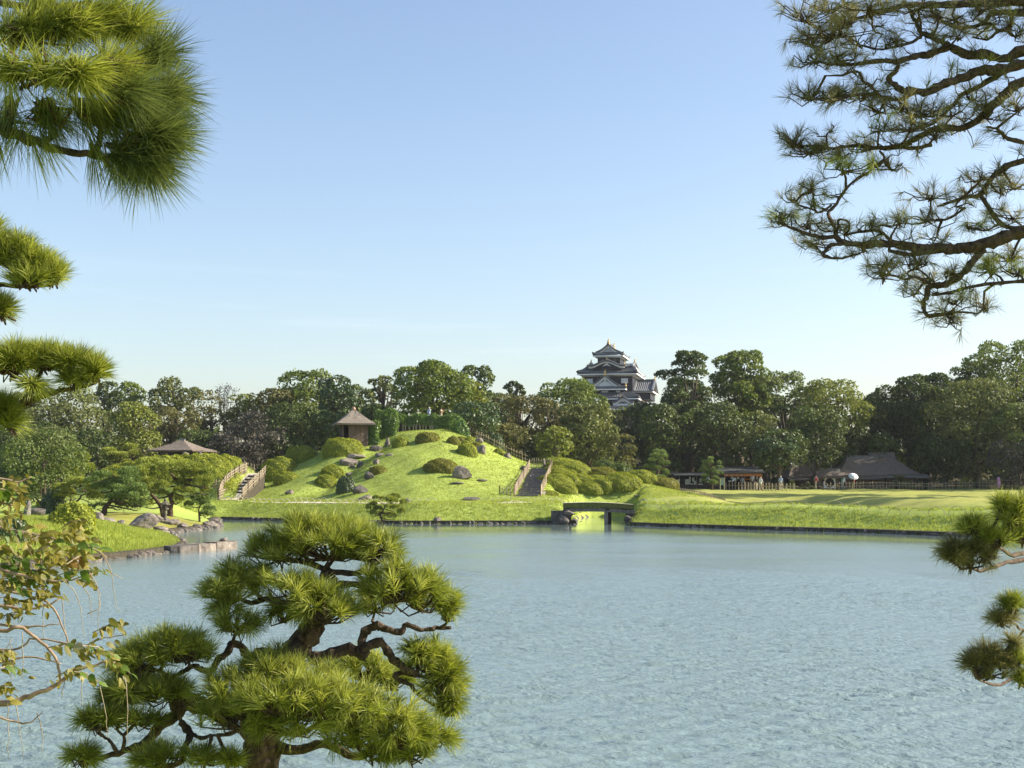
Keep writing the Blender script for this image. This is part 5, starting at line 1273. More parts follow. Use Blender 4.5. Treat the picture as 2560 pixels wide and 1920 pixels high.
# ------------------------------------------------------------------ refreshment stall
def stall():
    Y = 178.0; c = at(1770, 1235, Y); gz = Hs(c.x, Y)
    root = tag(empty('refreshment_stall', (c.x, Y, gz)), 'refreshment stall with an orange lettered curtain and shaded counters', 'stall')
    X = lambda u: at(u, 1212, Y).x - c.x
    Zf = lambda v: at(1280, v, Y).z - gz
    def bx(name, u0, u1, v0, v1, y0, y1, mat, par=root):
        m = MB(); m.box(((X(u0) + X(u1)) / 2, (y0 + y1) / 2, (Zf(v0) + Zf(v1)) / 2), (X(u1) - X(u0), y1 - y0, Zf(v0) - Zf(v1))); return m.build(name, mat, par)
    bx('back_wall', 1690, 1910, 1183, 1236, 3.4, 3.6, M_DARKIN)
    bx('side_wall', 1689, 1691, 1186, 1236, 0.2, 3.5, M_WOODD); bx('side_wall', 1902, 1905, 1184, 1236, 0.2, 3.5, M_WOODD)
    # roofs
    for (u0, u1, v, dz) in ((1684, 1798, 1187, 0.35), (1796, 1912, 1181, 0.8)):
        m = MB(); z = Zf(v)
        m.hexa([(X(u0), -0.8, z - 0.12), (X(u1), -0.8, z - 0.12), (X(u1), 4.2, z + dz - 0.12), (X(u0), 4.2, z + dz - 0.12), (X(u0), -0.8, z), (X(u1), -0.8, z), (X(u1), 4.2, z + dz), (X(u0), 4.2, z + dz)])
        m.build('roof', M_TILE, root)
    m = MB(); m.prism([(X(1800), 2.0, Zf(1180)), (X(1800), 6.5, Zf(1180)), (X(1800), 4.3, Zf(1166))], (X(1880) - X(1800), 0, 0)); m.build('roof', M_TILE, root)
    # orange curtain in panels with pale lettering
    g = np.random.default_rng(9)
    us = [1808, 1820, 1833, 1846, 1858, 1871, 1886, 1902]
    for a, b in zip(us[:-1], us[1:]):
        cu = bx('curtain_panel', a + 0.3, b - 0.3, 1184.5, 1191, -0.62, -0.58, M_ORANGE)
        if a < 1858:
            m = MB(); cx = (X(a) + X(b)) / 2; cz = (Zf(1184.5) + Zf(1191)) / 2
            for st in range(5):
                if g.random() < 0.5: m.box((cx + g.uniform(-0.12, 0.12), -0.64, cz + g.uniform(-0.1, 0.1)), (g.uniform(0.18, 0.34), 0.012, 0.035))
                else: m.box((cx + g.uniform(-0.14, 0.14), -0.645, cz + g.uniform(-0.03, 0.03)), (0.035, 0.012, g.uniform(0.16, 0.26)))
            m.build('lettering', M_PAPER, cu)
    bx('curtain_panel', 1902.3, 1904.2, 1187, 1205, -0.6, -0.56, M_ORANGE)
    for u in (1697, 1740, 1796, 1812, 1860, 1902): bx('post', u - 0.9, u + 0.9, 1186, 1236, -0.45, -0.32, M_WOOD)
    bx('counter', 1700, 1800, 1210, 1234, -0.3, 0.3, M_WOODD); bx('counter', 1858, 1892, 1208, 1232, -0.1, 0.6, M_WOOD)
    bx('orange_shelf', 1862, 1884, 1196, 1200, 1.2, 1.6, M_ORANGE); bx('orange_shelf', 1860, 1882, 1204, 1206, 1.2, 1.6, M_ORANGE)  # shelves in the plain orange of the curtain
    for (u0, u1, v0, v1) in ((1712, 1724, 1198, 1208), (1722, 1726, 1192, 1206), (1730, 1735, 1194, 1204), (1734, 1742, 1202, 1212), (1748, 1754, 1196, 1206), (1826, 1834, 1192, 1197), (1834, 1840, 1195, 1202), (1842, 1847, 1192, 1198), (1820, 1827, 1201, 1205), (1712, 1732, 1208, 1211), (1745, 1756, 1209, 1212)):
        bx('notice', u0, u1, v0, v1, -0.36, -0.33, M_PAPER)
    return root
stall()
def box_thing(name, label, cat, u0, u1, v0, v1, Y, d, mat):
    c = at((u0 + u1) / 2, v1, Y); gz = Hs(c.x, Y); m = MB(); s = mpp(Y); h = at(1280, v0, Y).z - gz
    m.box((0, 0, h / 2), ((u1 - u0) * s, d, h)); return tag(m.build(name, mat, None, False, (c.x, Y, gz)), label, cat)
def noticeboard():
    Y = 168.0; c = at(1806, 1228, Y); gz = Hs(c.x, Y)
    root = tag(empty('notice_board', (c.x, Y, gz)), 'teal notice board on two pale posts at the edge of the lawn', 'sign')
    h = at(1280, 1196, Y).z - gz; s = mpp(Y)
    for u in (-5, 5):
        m = MB(); m.box((u * s, 0, h / 2), (0.1, 0.1, h)); m.build('post', M_BAMBOOY, root)
    m = MB(); m.box((0, 0, h - 0.42), (9 * s, 0.05, 0.75)); m.build('board', M_TEALM, root)
    m = MB(); m.box((0, 0, h + 0.04), (15 * s, 0.4, 0.06)); m.build('cap', M_PAPER, root)
noticeboard()
def gatepost():
    Y = 170.0; c = at(1697, 1232, Y); gz = Hs(c.x, Y); m = MB(); h = at(1280, 1200, Y).z - gz
    m.box((0, 0, h / 2), (0.2, 0.2, h)); m.box((0, 0, h + 0.03), (0.26, 0.26, 0.06)); tag(m.build('stone_post', M_PAPER, None, False, (c.x, Y, gz)), 'pale square post beside the dark entrance near the stall', 'post')
    root = tag(empty('notice_board', (at(1678, 1232, 176).x, 176, Hs(at(1678, 1232, 176).x, 176))), 'pale notice board in the shade behind the square post', 'sign')
    z0 = root.location.z
    m = MB(); m.box((0, 0, at(1280, 1201, 176).z - z0), (0.8, 0.05, 0.5)); m.build('board', M_PAPER, root)
    for q in (-0.4, 0.4):
        m = MB(); h = at(1280, 1201, 176).z - z0; m.box((q, 0.05, h / 2), (0.07, 0.05, h)); m.build('post', M_WOODD, root)
gatepost()
# ------------------------------------------------------------------ rocks
def rock_mesh(seed, mat, sharp=0.5, n=3):
    g = np.random.default_rng(seed)
    import bmesh
    bm = bmesh.new(); bmesh.ops.create_icosphere(bm, subdivisions=n, radius=1.0)
    V = np.array([v.co for v in bm.verts])
    for _ in range(int(5 + 5 * sharp)):                     # facets knocked off the block
        d = unit(g.normal(0, 1, 3)); h = g.uniform(0.55, 0.85)
        t = V @ d; over = t > h; V[over] -= np.outer(t[over] - h, d) * 0.92
    off = g.uniform(0, 30, 3)
    for i, v in enumerate(V):
        k = 0.16 * mnoise.noise(Vector(v * 1.6 + off)) + 0.07 * mnoise.noise(Vector(v * 4.5 + off))
        V[i] = v * (1 + k)
    V /= np.abs(V).max(0)
    F = np.array([[v.index for v in f.verts] for f in bm.faces]); bm.free()
    return V, F
def rock(name, label, px, base, w_px, h_px, seed, mat=None, sharp=0.5, depth=0.8, group=None, lean=0.0, Y=None, sink=0.25, parent=None, peak=0.0, n=3):
    p = hit(px, base) if Y is None else Vector((at(px, base, Y).x, Y, at(px, base, Y).z))
    s = mpp(p.y); V, F = rock_mesh(seed, mat, sharp, n)
    V = V.copy()
    if peak: V[:, 0] *= 1 - peak * np.clip((V[:, 2] + 0.4) / 1.4, 0, 1) ; V[:, 1] *= 1 - peak * 0.7 * np.clip((V[:, 2] + 0.4) / 1.4, 0, 1)
    V[:, 0] += lean * V[:, 2]
    hz = h_px * s; V = V * np.array([w_px * s / 2, w_px * s / 2 * depth, hz / (2 - 2 * sink)]); V[:, 2] += hz / (2 - 2 * sink) * (1 - 2 * sink)
    o = obj(name, np_mesh(name, V, [F], mat or M_STONE, False), parent, (p.x, p.y + w_px * s * 0.2 * depth, p.z))
    if parent is None: tag(o, label, 'rock', group)
    return o
G1 = 'rocks of the dry cascade on the hill'
for i, a in enumerate([
    ('large split grey boulder beside the wide olive azalea', 1153, 1198, 54, 34, 0.9, 0, 0.1),
    ('pale flat rock lying at the foot of the hill', 1180, 1251, 52, 9, 0.3, 0, 0),
    ('dark flat stone let into the grass below the split boulder', 1142, 1210, 36, 5, 0.2, 0, 0),
    ('dark flat stone in the grass towards the steps', 1202, 1203, 32, 5, 0.2, 0, 0),
    ('upright grey rock at the upper row of azaleas', 1203, 1134, 28, 22, 0.5, 0.15, 0),
    ('pinkish rock beside the slope fence', 1199, 1108, 28, 14, 0.7, 0, 0),
    ('squared rock at the hill edge by the fence', 1269, 1145, 20, 13, 0.6, 0, 0),
    ('dark jagged rock beside the steps fence', 1307, 1178, 22, 16, 0.9, 0.2, 0.2),
    ('pointed tall rock at the head of the cascade', 968, 1118, 18, 25, 0.9, 0.75, 0.1),
    ('dark broad rock in the shaded fold under the pointed one', 938, 1128, 36, 14, 0.5, 0, 0),
    ('pale flat rock in the fold of the hill', 948, 1142, 26, 11, 0.4, 0, 0),
    ('thin pale ledge stone in the fold of the hill', 972, 1140, 20, 7, 0.4, 0, 0),
    ('broad cracked rock below the largest azalea dome', 872, 1163, 52, 18, 0.6, 0, 0),
    ('flat rock just under the largest azalea dome', 885, 1146, 56, 12, 0.4, 0, 0),
    ('pointed dark rock next to the cracked one', 901, 1169, 24, 18, 0.9, 0.7, 0.1),
    ('round grey rock in the middle of the cascade', 941, 1161, 19, 14, 0.4, 0, 0),
    ('low dark stone at the foot of the cracked rock', 881, 1170, 16, 6, 0.4, 0, 0),
    ('flat stone under the small olive azalea', 936, 1172, 30, 6, 0.3, 0, 0),
    ('dark angular rock below the small olive azalea', 922, 1199, 30, 20, 0.9, 0.3, -0.2),
    ('flat step-like stone beside the low azalea', 874, 1189, 30, 8, 0.3, 0, 0),
    ('grey boulder beside the dark round bush', 901, 1233, 44, 21, 0.6, 0.2, 0),
    ('pale sloping slab by the hoop edging', 910, 1251, 40, 14, 0.6, 0, 0.4),
    ('brown cube-like rock on the lower lawn of the hill', 722, 1235, 24, 12, 0.4, 0, 0),
    ('dark stone half hidden by the cushioned pine', 1018, 1258, 18, 12, 0.5, 0, 0),
    ('pale rounded stone by the foot of the stone steps', 1352, 1236, 34, 10, 0.3, 0, 0),
    ('low pale stone before the azalea bank', 1591, 1243, 22, 5, 0.3, 0, 0),
]):
    lb, px, py, w, h, sh, pk, ln = a
    rock('rock', lb, px, py, w, h, 300 + i, M_STONED if 'dark' in lb else M_STONE, sh, 0.7, G1, ln, peak=pk)
G2 = 'rocks of the inlet shore'
for i, a in enumerate([
    ('large grey boulder on the island shore', 352, 1322, 88, 40, 0.9, 0.25, 0.25, None),
    ('smooth brown rock at the foot of the blue-green pine', 240, 1304, 40, 26, 0.3, 0.2, 0, None),
    ('low brown rock in front of the blue-green pine', 265, 1308, 50, 14, 0.3, 0, 0, None),
    ('small round rock between pine and large boulder', 302, 1312, 26, 14, 0.3, 0, 0, None),
    ('squared pale rock beside the stone lantern', 391, 1304, 34, 18, 0.4, 0, 0, None),
    ('cracked low rock at the water below the large boulder', 398, 1328, 44, 14, 0.8, 0, 0, None),
    ('flat rock under the lantern at the water', 428, 1312, 46, 16, 0.6, 0, 0, None),
    ('dark rock second from the island tip', 492, 1323, 24, 14, 0.4, 0, 0, None),
    ('blocky rock third from the island tip', 455, 1320, 30, 13, 0.5, 0, 0, None),
    ('long low rock at the tip of the island', 522, 1318, 40, 16, 0.6, 0, 0, None),
    ('small brown rock at the very tip of the island', 538, 1318, 18, 9, 0.4, 0, 0, None),
    ('dark lichened boulder on the peninsula lawn', 88, 1292, 56, 26, 0.5, 0, 0, None),
    ('low stone behind the peninsula at the water', 424, 1337, 26, 7, 0.4, 0, 0, None),
    ('white-flecked rock on the shore under the hill', 1095, 1308, 24, 14, 0.5, 0, 0, None),
    ('round rock at the water under the cushioned pine', 938, 1312, 22, 10, 0.3, 0, 0, None),
]):
    lb, px, py, w, h, sh, pk, ln, Yv = a
    rock('rock', lb, px, py, w, h, 400 + i, M_STONED if 'dark' in lb else M_STONE, sh, 0.75, G2, ln, peak=pk)
for i, (px, w, h, lb) in enumerate([(461, 24, 7, 'pale stone seen before the pavilion'), (498, 18, 6, 'second pale stone seen before the pavilion')]):
    p = at(px, 1137, 140.0); zz = Hs(p.x, 140.0)
    rock('rock', lb, px, 1138 + 2, w, h + 4, 450 + i, M_STONE, 0.4, 0.6, 'pale stones by the pavilion', Y=140.0)
# upright post-like stone and old stump on the peninsula
m = MB(); p = hit(66, 1292)
m.tube([(0, 0, -0.2), (0.02, 0, 0.3), (0.1, 0, 0.65), (0.1, 0, 0.95)], [0.26, 0.2, 0.16, 0.1], 9, 0.18); tag(m.build('tree_stump', M_WOODG, None, False, (p.x, p.y, p.z)), 'pale weathered stump beside the lichened boulder', 'stump')

# stones that edge the pond
edge = tag(empty('stone_edging', (0, 100, 0)), 'row of low stones edging the pond', kind='structure')
variants = []
for k in range(8):
    V, F = rock_mesh(600 + k, None, 0.6, 2); variants.append(np_mesh('stone', V, [F], M_STONED if k % 4 else M_STONE, False))
def edge_run(pts, step, size, hgt, seed):
    g = np.random.default_rng(seed); pts = [Vector((x, y, 0)) for x, y in pts]; carry = 0.0; cnt = 0
    for a, b in zip(pts[:-1], pts[1:]):
        d = (b - a); ln = d.length; t = carry
        while t < ln:
            w = step * g.choice([0.55, 0.75, 1.0, 1.3, 1.7]) * g.uniform(0.85, 1.15)
            q = a + d * ((t + w / 2) / ln)
            o = bpy.data.objects.new('stone', variants[g.integers(8)])
            o.scale = (w * 0.56, size * g.uniform(0.8, 1.2), hgt * g.uniform(0.5, 1.35)); o.rotation_euler = (g.normal(0, 0.06), g.normal(0, 0.06), math.atan2(d.y, d.x) + g.normal(0, 0.12))
            o.location = (q.x, q.y + 0.06, g.uniform(-0.10, 0.02)); link(o, edge); o.location.y -= 100; t += w; cnt += 1
        carry = t - ln
    return cnt
ip = [POND.index(W_(2350, 1340)), POND.index(W_(1573, 1313.5)), POND.index(W_(1434, 1311)), POND.index(W_(550, 1299)), POND.index(W_(395, 1336))]
edge_run([POND[3]] + POND[4:11], 0.75, 0.24, 0.20, 1)
edge_run(POND[10:19], 0.60, 0.24, 0.24, 2)
edge_run(POND[18:25], 0.52, 0.20, 0.24, 3)
edge_run(POND[24:31], 0.75, 0.35, 0.22, 4)
edge_run(POND[31:40], 0.62, 0.26, 0.24, 5)
# dark soil face behind the stones, thatched over by grass
mb = MB()
for k in range(3, 40):
    a, b = POND[k], POND[k + 1]; dx, dy = b[0] - a[0], b[1] - a[1]; l = math.hypot(dx, dy); nx_, ny_ = dy / l, -dx / l
    mb.hexa([(a[0], a[1], -0.5), (b[0], b[1], -0.5), (b[0] + nx_ * 0.5, b[1] + ny_ * 0.5, -0.5), (a[0] + nx_ * 0.5, a[1] + ny_ * 0.5, -0.5), (a[0] + nx_ * 0.05, a[1] + ny_ * 0.05, 0.24), (b[0] + nx_ * 0.05, b[1] + ny_ * 0.05, 0.24), (b[0] + nx_ * 0.5, b[1] + ny_ * 0.5, 0.26), (a[0] + nx_ * 0.5, a[1] + ny_ * 0.5, 0.26)])
o = mb.build('soil_face', M_SOIL_SHADE, edge); o.location = (0, -100, 0)

# ------------------------------------------------------------------ hewn stone landing slab in the water
def slab():
    a, b = onz(442, 1383), onz(597, 1372); ang = math.atan2(b.y - a.y, b.x - a.x); ln = (b - a).length
    root = tag(empty('stone_landing', (a.x, a.y, 0), ang), 'long hewn stone slab jutting from the peninsula into the pond', 'landing')
    g = np.random.default_rng(3)
    cuts = [0.0, 0.34 * ln, 0.64 * ln, ln]; zt = [0.30, 0.33, 0.36]
    for i in range(3):
        x0, x1 = cuts[i] + 0.02, cuts[i + 1] - 0.02; m = MB()
        n = 6; top = []; 
        for q in range(n + 1):
            x = x0 + (x1 - x0) * q / n; w0 = 0.0 + g.normal(0, 0.03); w1 = 0.95 + g.normal(0, 0.05)
            if i == 0 and q == 0: w0, w1 = 0.3, 0.7
            top.append([(x, w0, -0.35), (x, w1, -0.35), (x, w1, zt[i] + g.normal(0, 0.02)), (x, w0 + 0.04, zt[i] + g.normal(0, 0.02))])
        V = np.array(top).reshape(-1, 3); qd = []
        for q in range(n):
            for e in range(4): qd.append([q * 4 + e, q * 4 + (e + 1) % 4, (q + 1) * 4 + (e + 1) % 4, (q + 1) * 4 + e])
        qd.append([3, 2, 1, 0]); qd.append([n * 4, n * 4 + 1, n * 4 + 2, n * 4 + 3])
        m.add(V, qd); m.build('slab_block', M_STONE if i else M_STONED, root)
    m = MB(); V, F = rock_mesh(88, None, 0.4, 2); o = obj('cap_stone', np_mesh('cap_stone', V * np.array([0.28, 0.2, 0.12]), [F], M_STONE), root, (ln - 0.5, 0.5, 0.44))
slab()

# ------------------------------------------------------------------ stone lantern on the island
def lantern():
    p = hit(412, 1300); s = mpp(p.y); root = tag(empty('stone_lantern', p), 'old stone lantern with a round cap under the twisted pine', 'lantern')
    def l_(name, prof, n=8): m = MB(); m.lathe([(r * 0.8, z * 0.8) for r, z in prof], n=n); m.build(name, M_STONED, root)
    l_('base', [(0.0, -0.1), (0.36, -0.1), (0.34, 0.12), (0.24, 0.2), (0, 0.2)], 6)
    l_('shaft', [(0.15, 0.18), (0.17, 0.5), (0.15, 0.82)], 10)
    l_('platform', [(0.15, 0.8), (0.34, 0.9), (0.34, 1.0), (0.0, 1.0)], 6)
    m = MB()
    for q in range(6):
        a = q * math.pi / 3; m.box((0.16 * math.cos(a), 0.16 * math.sin(a), 0.91), (0.07, 0.07, 0.24), a)
    m.box((0, 0, 0.91), (0.16, 0.16, 0.22)); m.build('light_chamber', M_STONED, root)
    l_('cap', [(0.0, 1.28), (0.46, 1.28), (0.47, 1.34), (0.25, 1.5), (0.1, 1.58), (0, 1.58)], 6)
    l_('finial', [(0.07, 1.57), (0.13, 1.66), (0.11, 1.76), (0.0, 1.84)], 8)
lantern()

# ------------------------------------------------------------------ bridge over the channel mouth
M_TURF = plain_mat('shaggy_turf', (0.060, 0.062, 0.022), (0.150, 0.165, 0.045), 7, 0.95, 1.0, bdist=0.08)
def bridge():
    x0, x1 = W_(1434, 1311)[0], W_(1573, 1313.5)[0]; Y0 = 108.4; Y1 = 111.0
    za = lambda f: 1.58 + 0.10 * math.sin(math.pi * f) - 0.12 * f
    root = tag(empty('earth_bridge', ((x0 + x1) / 2, (Y0 + Y1) / 2, 0)), 'low timber bridge with a turf-covered deck over the channel mouth', 'bridge')
    ox, oy = (x0 + x1) / 2, (Y0 + Y1) / 2
    e0, e1 = x0 - 0.7, x1 + 0.6
    n = 16
    def lay(name, zlo, zhi, y0, y1, mat, smooth=False, jit=0.0):
        m = MB(); V = []; g = np.random.default_rng(5)
        for i in range(n + 1):
            f = i / n; x = e0 + (e1 - e0) * f - ox; z = za(f); j = g.uniform(-jit, jit)
            V += [(x, y0 - oy, z + zlo + j), (x, y1 - oy, z + zlo + j), (x, y1 - oy, z + zhi), (x, y0 - oy, z + zhi)]
        q = []
        for i in range(n):
            for e in range(4): q.append([i * 4 + e, i * 4 + (e + 1) % 4, i * 4 + 4 + (e + 1) % 4, i * 4 + 4 + e])
        q += [[3, 2, 1, 0], [n * 4, n * 4 + 1, n * 4 + 2, n * 4 + 3]]
        m.add(V, q); return m.build(name, mat, root, smooth)
    lay('sand_deck', -0.04, 0.045, Y0 + 0.35, Y1 - 0.35, M_SAND)
    lay('turf_edge', -0.36, 0.03, Y0 - 0.06, Y0 + 0.34, M_TURF, False, 0.05); lay('turf_edge', -0.36, 0.03, Y1 - 0.34, Y1 + 0.06, M_TURF, False, 0.05)
    for y in (Y0 + 0.05, (Y0 + Y1) / 2, Y1 - 0.3): lay('beam', -0.66, -0.40, y, y + 0.24, M_WOODG)
    lay('deck_planks', -0.42, -0.30, Y0 + 0.1, Y1 - 0.1, M_WOODD)
    for (px, y) in ((1515, Y0 + 0.2), (1524, Y1 - 0.3)):
        m = MB(); x = at(px, 1290, y).x - ox; m.box((x, y - oy, 0.3), (0.26, 0.26, 1.75)); m.build('pier', M_WOODG if y < 109 else M_WOODD, root)
    m = MB(); x = at(1519, 1290, Y0).x - ox; m.box((x, 0, 1.12), (0.3, Y1 - Y0, 0.16)); m.build('cross_beam', M_WOODD, root)
    g = np.random.default_rng(12)
    # abutment stones
    for k in range(16):
        V, F = rock_mesh(700 + k, None, 0.9, 2); sd = -1 if k < 11 else 1
        x = (x0 - 0.15 - g.uniform(0, 1.5) if sd < 0 else x1 + 0.1 + g.uniform(0, 0.7)) - ox; z = g.uniform(0.05, 0.95 if sd < 0 else 0.4)
        if sd < 0 and z > 0.6: x = max(x, x0 - 0.7 - ox)
        o = obj('abutment_stone', np_mesh('abutment_stone', V * np.array([g.uniform(0.25, 0.5), 0.4, g.uniform(0.18, 0.36)]), [F], M_STONE if g.random() < 0.6 else M_STONED), root, (x, -1.1 + g.uniform(-0.3, 0.4) - 0.35 * (z < 0.4), z)); o.rotation_euler.y = g.normal(0, 0.3)
    for sd in (-1, 1):
        m = MB(); xx = (x0 - 0.9 if sd < 0 else x1 + 0.9) - ox; m.box((xx, 0.0, 0.35), (1.5, 2.2, 1.3)); m.build('abutment', M_STONED, root)
bridge()

# ------------------------------------------------------------------ bamboo fences
PICK = MB().tube([(0, 0, 0), (0, 0, 1.0)], 0.035, 6).mesh('picket', M_BAMBOO)
PICKP = MB().tube([(0, 0, 0), (0, 0, 1.0)], 0.045, 6).mesh('post', M_ROPE)
def fence(label, pts, hgt, step=0.28, rails=(0.35, 0.75), post_every=7, zs=None, mat=None, thick=1.0, name='bamboo_fence', seed=0):
    g = np.random.default_rng(seed + 40)
    P = [Vector(p) for p in pts]
    root = tag(empty(name, P[0]), label, 'fence')
    O = P[0]; k = 0
    for a, b in zip(P[:-1], P[1:]):
        d = b - a; ln = math.hypot(d.x, d.y); n = max(1, int(round(ln / step)))
        for i in range(n):
            q = a + d * (i / n); post = k % post_every == 0
            o = bpy.data.objects.new('post' if post else 'picket', PICKP if post else PICK)
            o.location = q - O - Vector((0, 0, 0.1)); h = hgt * (1.06 if post else g.uniform(0.93, 1.06))
            o.scale = (thick, thick, h + 0.1); o.rotation_euler = (g.normal(0, 0.025), g.normal(0, 0.025), g.uniform(0, 6)); link(o, root); k += 1
        for r in rails:
            m = MB(); m.tube([a - O + Vector((0, -0.045, r * hgt)), b - O + Vector((0, -0.045, r * hgt))], 0.028 * thick, 6); m.build('rail', M_BAMBOO, root)
    return root
def gpt(px, py): return hit(px, py)
# up the hill beside the hut
def snake(ppx): return [gpt(*p) for p in ppx]
fence('bamboo fence climbing the hill from the largest azalea past the hut', snake([(862, 1112), (900, 1108), (930, 1098), (960, 1088), (985, 1080)]), 0.85, seed=1)
p0 = gpt(781, 1135); fence('short bamboo fence glimpsed between two clipped azaleas', [gpt(770, 1135), gpt(797, 1132)], 0.7, seed=2)
fence('bamboo fence dropping along the hill edge to the stone steps', [Vector((at(u, v, 151).x, 151, Hs(at(u, v, 151).x, 151))) for u, v in ((1185, 1095), (1215, 1108), (1248, 1122), (1285, 1142), (1320, 1160))], 0.95, seed=3)
# fences on both sides of the stone steps
SL = [(1290, 1243), (1284, 1240), (1300, 1212), (1318, 1186), (1331, 1168), (1333, 1162)]
STEP_BOT = gpt(1318, 1241); STEP_TOP = Vector((at(1352, 1171, 146).x, 146.0, 0))
sb, st = STEP_BOT, STEP_TOP
def lerp(a, b, f): return a + (b - a) * f
stair_dir = Vector((st.x - sb.x, st.y - sb.y, 0)); sl = stair_dir.length; sd_ = stair_dir / sl; sn = Vector((sd_.y, -sd_.x, 0))
zb_, zt_ = Hs(sb.x, sb.y) + 0.02, at(1352, 1171, 146).z
def steps():
    root = tag(empty('stone_steps', (sb.x, sb.y, zb_), math.atan2(sd_.y, sd_.x) - math.pi / 2), 'flight of rough stone steps climbing beside the azalea bank', 'steps')
    g = np.random.default_rng(6); n = 17; half = 0.95
    for i in range(n):
        y = sl * i / n; z = (zt_ - zb_) * (i + 1) / n; tread = sl / n
        xs = np.sort(g.uniform(-half, half, g.integers(1, 3))); xs = np.concatenate([[-half], xs, [half]])
        for a, b in zip(xs[:-1], xs[1:]):
            if b - a < 0.15: continue
            m = MB(); hh = (zt_ - zb_) / n * 0.8
            m.box(((a + b) / 2, y + tread * 0.45 + g.normal(0, 0.03), z - hh / 2 + g.normal(0, 0.012)), (b - a - 0.03, tread * 1.05, hh), g.normal(0, 0.02), taper=0.95); m.build('step_stone', M_STEP, root)
    m = MB()
    m.hexa([(-half - 0.1, -0.1, -0.5), (half + 0.1, -0.1, -0.5), (half + 0.1, sl + 1.0, -0.5), (-half - 0.1, sl + 1.0, -0.5), (-half - 0.1, 0.1, -0.05), (half + 0.1, 0.1, -0.05), (half + 0.1, sl + 1.0, zt_ - zb_ - 0.12), (-half - 0.1, sl + 1.0, zt_ - zb_ - 0.12)])
    m.build('step_bed', M_SOIL_SHADE, root)
steps()
def side(off, f0=0.0, f1=1.0, n=7):
    out = []
    for f in np.linspace(f0, f1, n):
        q = sb + sd_ * (sl * f) + sn * off; z = zb_ + (zt_ - zb_) * f; out.append(Vector((q.x, q.y, max(z, Hs(q.x, q.y)) - 0.02)))
    return out
fence('bamboo fence on the grassy side of the stone steps', side(-1.15), 0.95, 0.22, (0.3, 0.55, 0.8), seed=4)
fence('bamboo fence on the azalea side of the stone steps', side(1.15), 0.9, 0.22, (0.3, 0.55, 0.8), seed=5)
a_, b_ = side(-1.15)[-1], side(1.15)[-1]
fence('short bamboo fence across the landing above the stone steps', [a_ + Vector((0, 1.5, 0.1)), b_ + Vector((0.1, 1.5, 0.1))], 1.0, 0.24, (0.35, 0.75), seed=6)
fl = side(-1.15)[0]; fence('short bamboo fence turning outward at the foot of the steps', [fl + Vector((-1.25, 0.5, 0)), fl], 0.9, 0.3, (0.35, 0.7), seed=7)
rock('rock', 'pointed pale stone standing at the top of the stone steps', 1361, 1175, 12, 30, 470, M_STONE, 0.6, 0.8, None, 0.0, Y=146.5, peak=0.6)

# sand ramp with log risers between the mound and the hill
def ramp():
    b, t = gpt(590, 1215), Vector((at(640, 1183, 139).x, 139.0, 0)); b.y = min(b.y, 131.0); b.z = Hs(b.x, b.y)
    zt = at(640, 1183, 139).z; d = Vector((t.x - b.x, t.y - b.y, 0)); ln = d.length
    root = tag(empty('sand_ramp', b, math.atan2(d.y, d.x) - math.pi / 2), 'fenced sandy ramp with log risers between the mound and the hill', 'ramp')
    m = MB(); w = 0.85; h = zt - b.z
    m.hexa([(-w - 0.2, 0, -0.6), (w + 0.2, 0, -0.6), (w + 0.2, ln, -0.6), (-w - 0.2, ln, -0.6), (-w, 0, 0.0), (w, 0, 0.0), (w, ln, h - 0.05), (-w, ln, h - 0.05)]); m.build('ramp_bed', M_SOIL_SHADE, root)
    m = MB(); m.hexa([(-w + 0.05, 0.02, 0.0), (w - 0.05, 0.02, 0.0), (w - 0.05, ln, h - 0.05), (-w + 0.05, ln, h - 0.05), (-w + 0.05, 0.02, 0.05), (w - 0.05, 0.02, 0.05), (w - 0.05, ln, h), (-w + 0.05, ln, h)]); m.build('sand_slope', M_SAND, root)
    for i in range(6):
        f = 0.25 + i * 0.12; m = MB(); m.tube([(-w * 0.5, ln * f, h * f + 0.08), (w * 0.9, ln * f, h * f + 0.08)], 0.09, 7); m.build('log_riser', M_WOODD, root)
    dn = d.normalized(); nn = Vector((dn.y, -dn.x, 0))
    def sd2(o, f0, f1, n=6):
        r = []
        for f in np.linspace(f0, f1, n):
            q = b + d * f + nn * o; r.append(Vector((q.x, q.y, max(b.z + h * f, Hs(q.x, q.y)))))
        return r
    fence('bamboo fence on the mound side of the sandy ramp', sd2(-1.0, 0, 1.05), 1.0, 0.2, (0.3, 0.55, 0.8), seed=8)
    fence('bamboo fence on the hill side of the sandy ramp', sd2(1.0, 0.1, 1.0), 0.85, 0.24, (0.3, 0.6, 0.85), seed=9)
    q = sd2(-1.0, 0, 1.05)
    fence('bamboo fence running from the ramp foot along the mound', [gpt(532, 1228), gpt(555, 1226), q[0]], 1.0, 0.27, (0.3, 0.55, 0.8), seed=10)
    q2 = sd2(1.0, 0.1, 1.0)
    fence('bamboo fence closing the foot of the sandy ramp', [q[0] + Vector((0.1, -0.3, 0)), gpt(622, 1222), q2[1]], 0.9, 0.25, (0.3, 0.6, 0.85), seed=11)
    fence('dark fence across the top of the sandy ramp', [Vector((at(615, 1170, 141).x, 141, at(615, 1176, 141).z)), Vector((at(640, 1180, 141).x, 141, at(640, 1184, 141).z))], 0.9, 0.2, (0.5,), seed=12)
ramp()
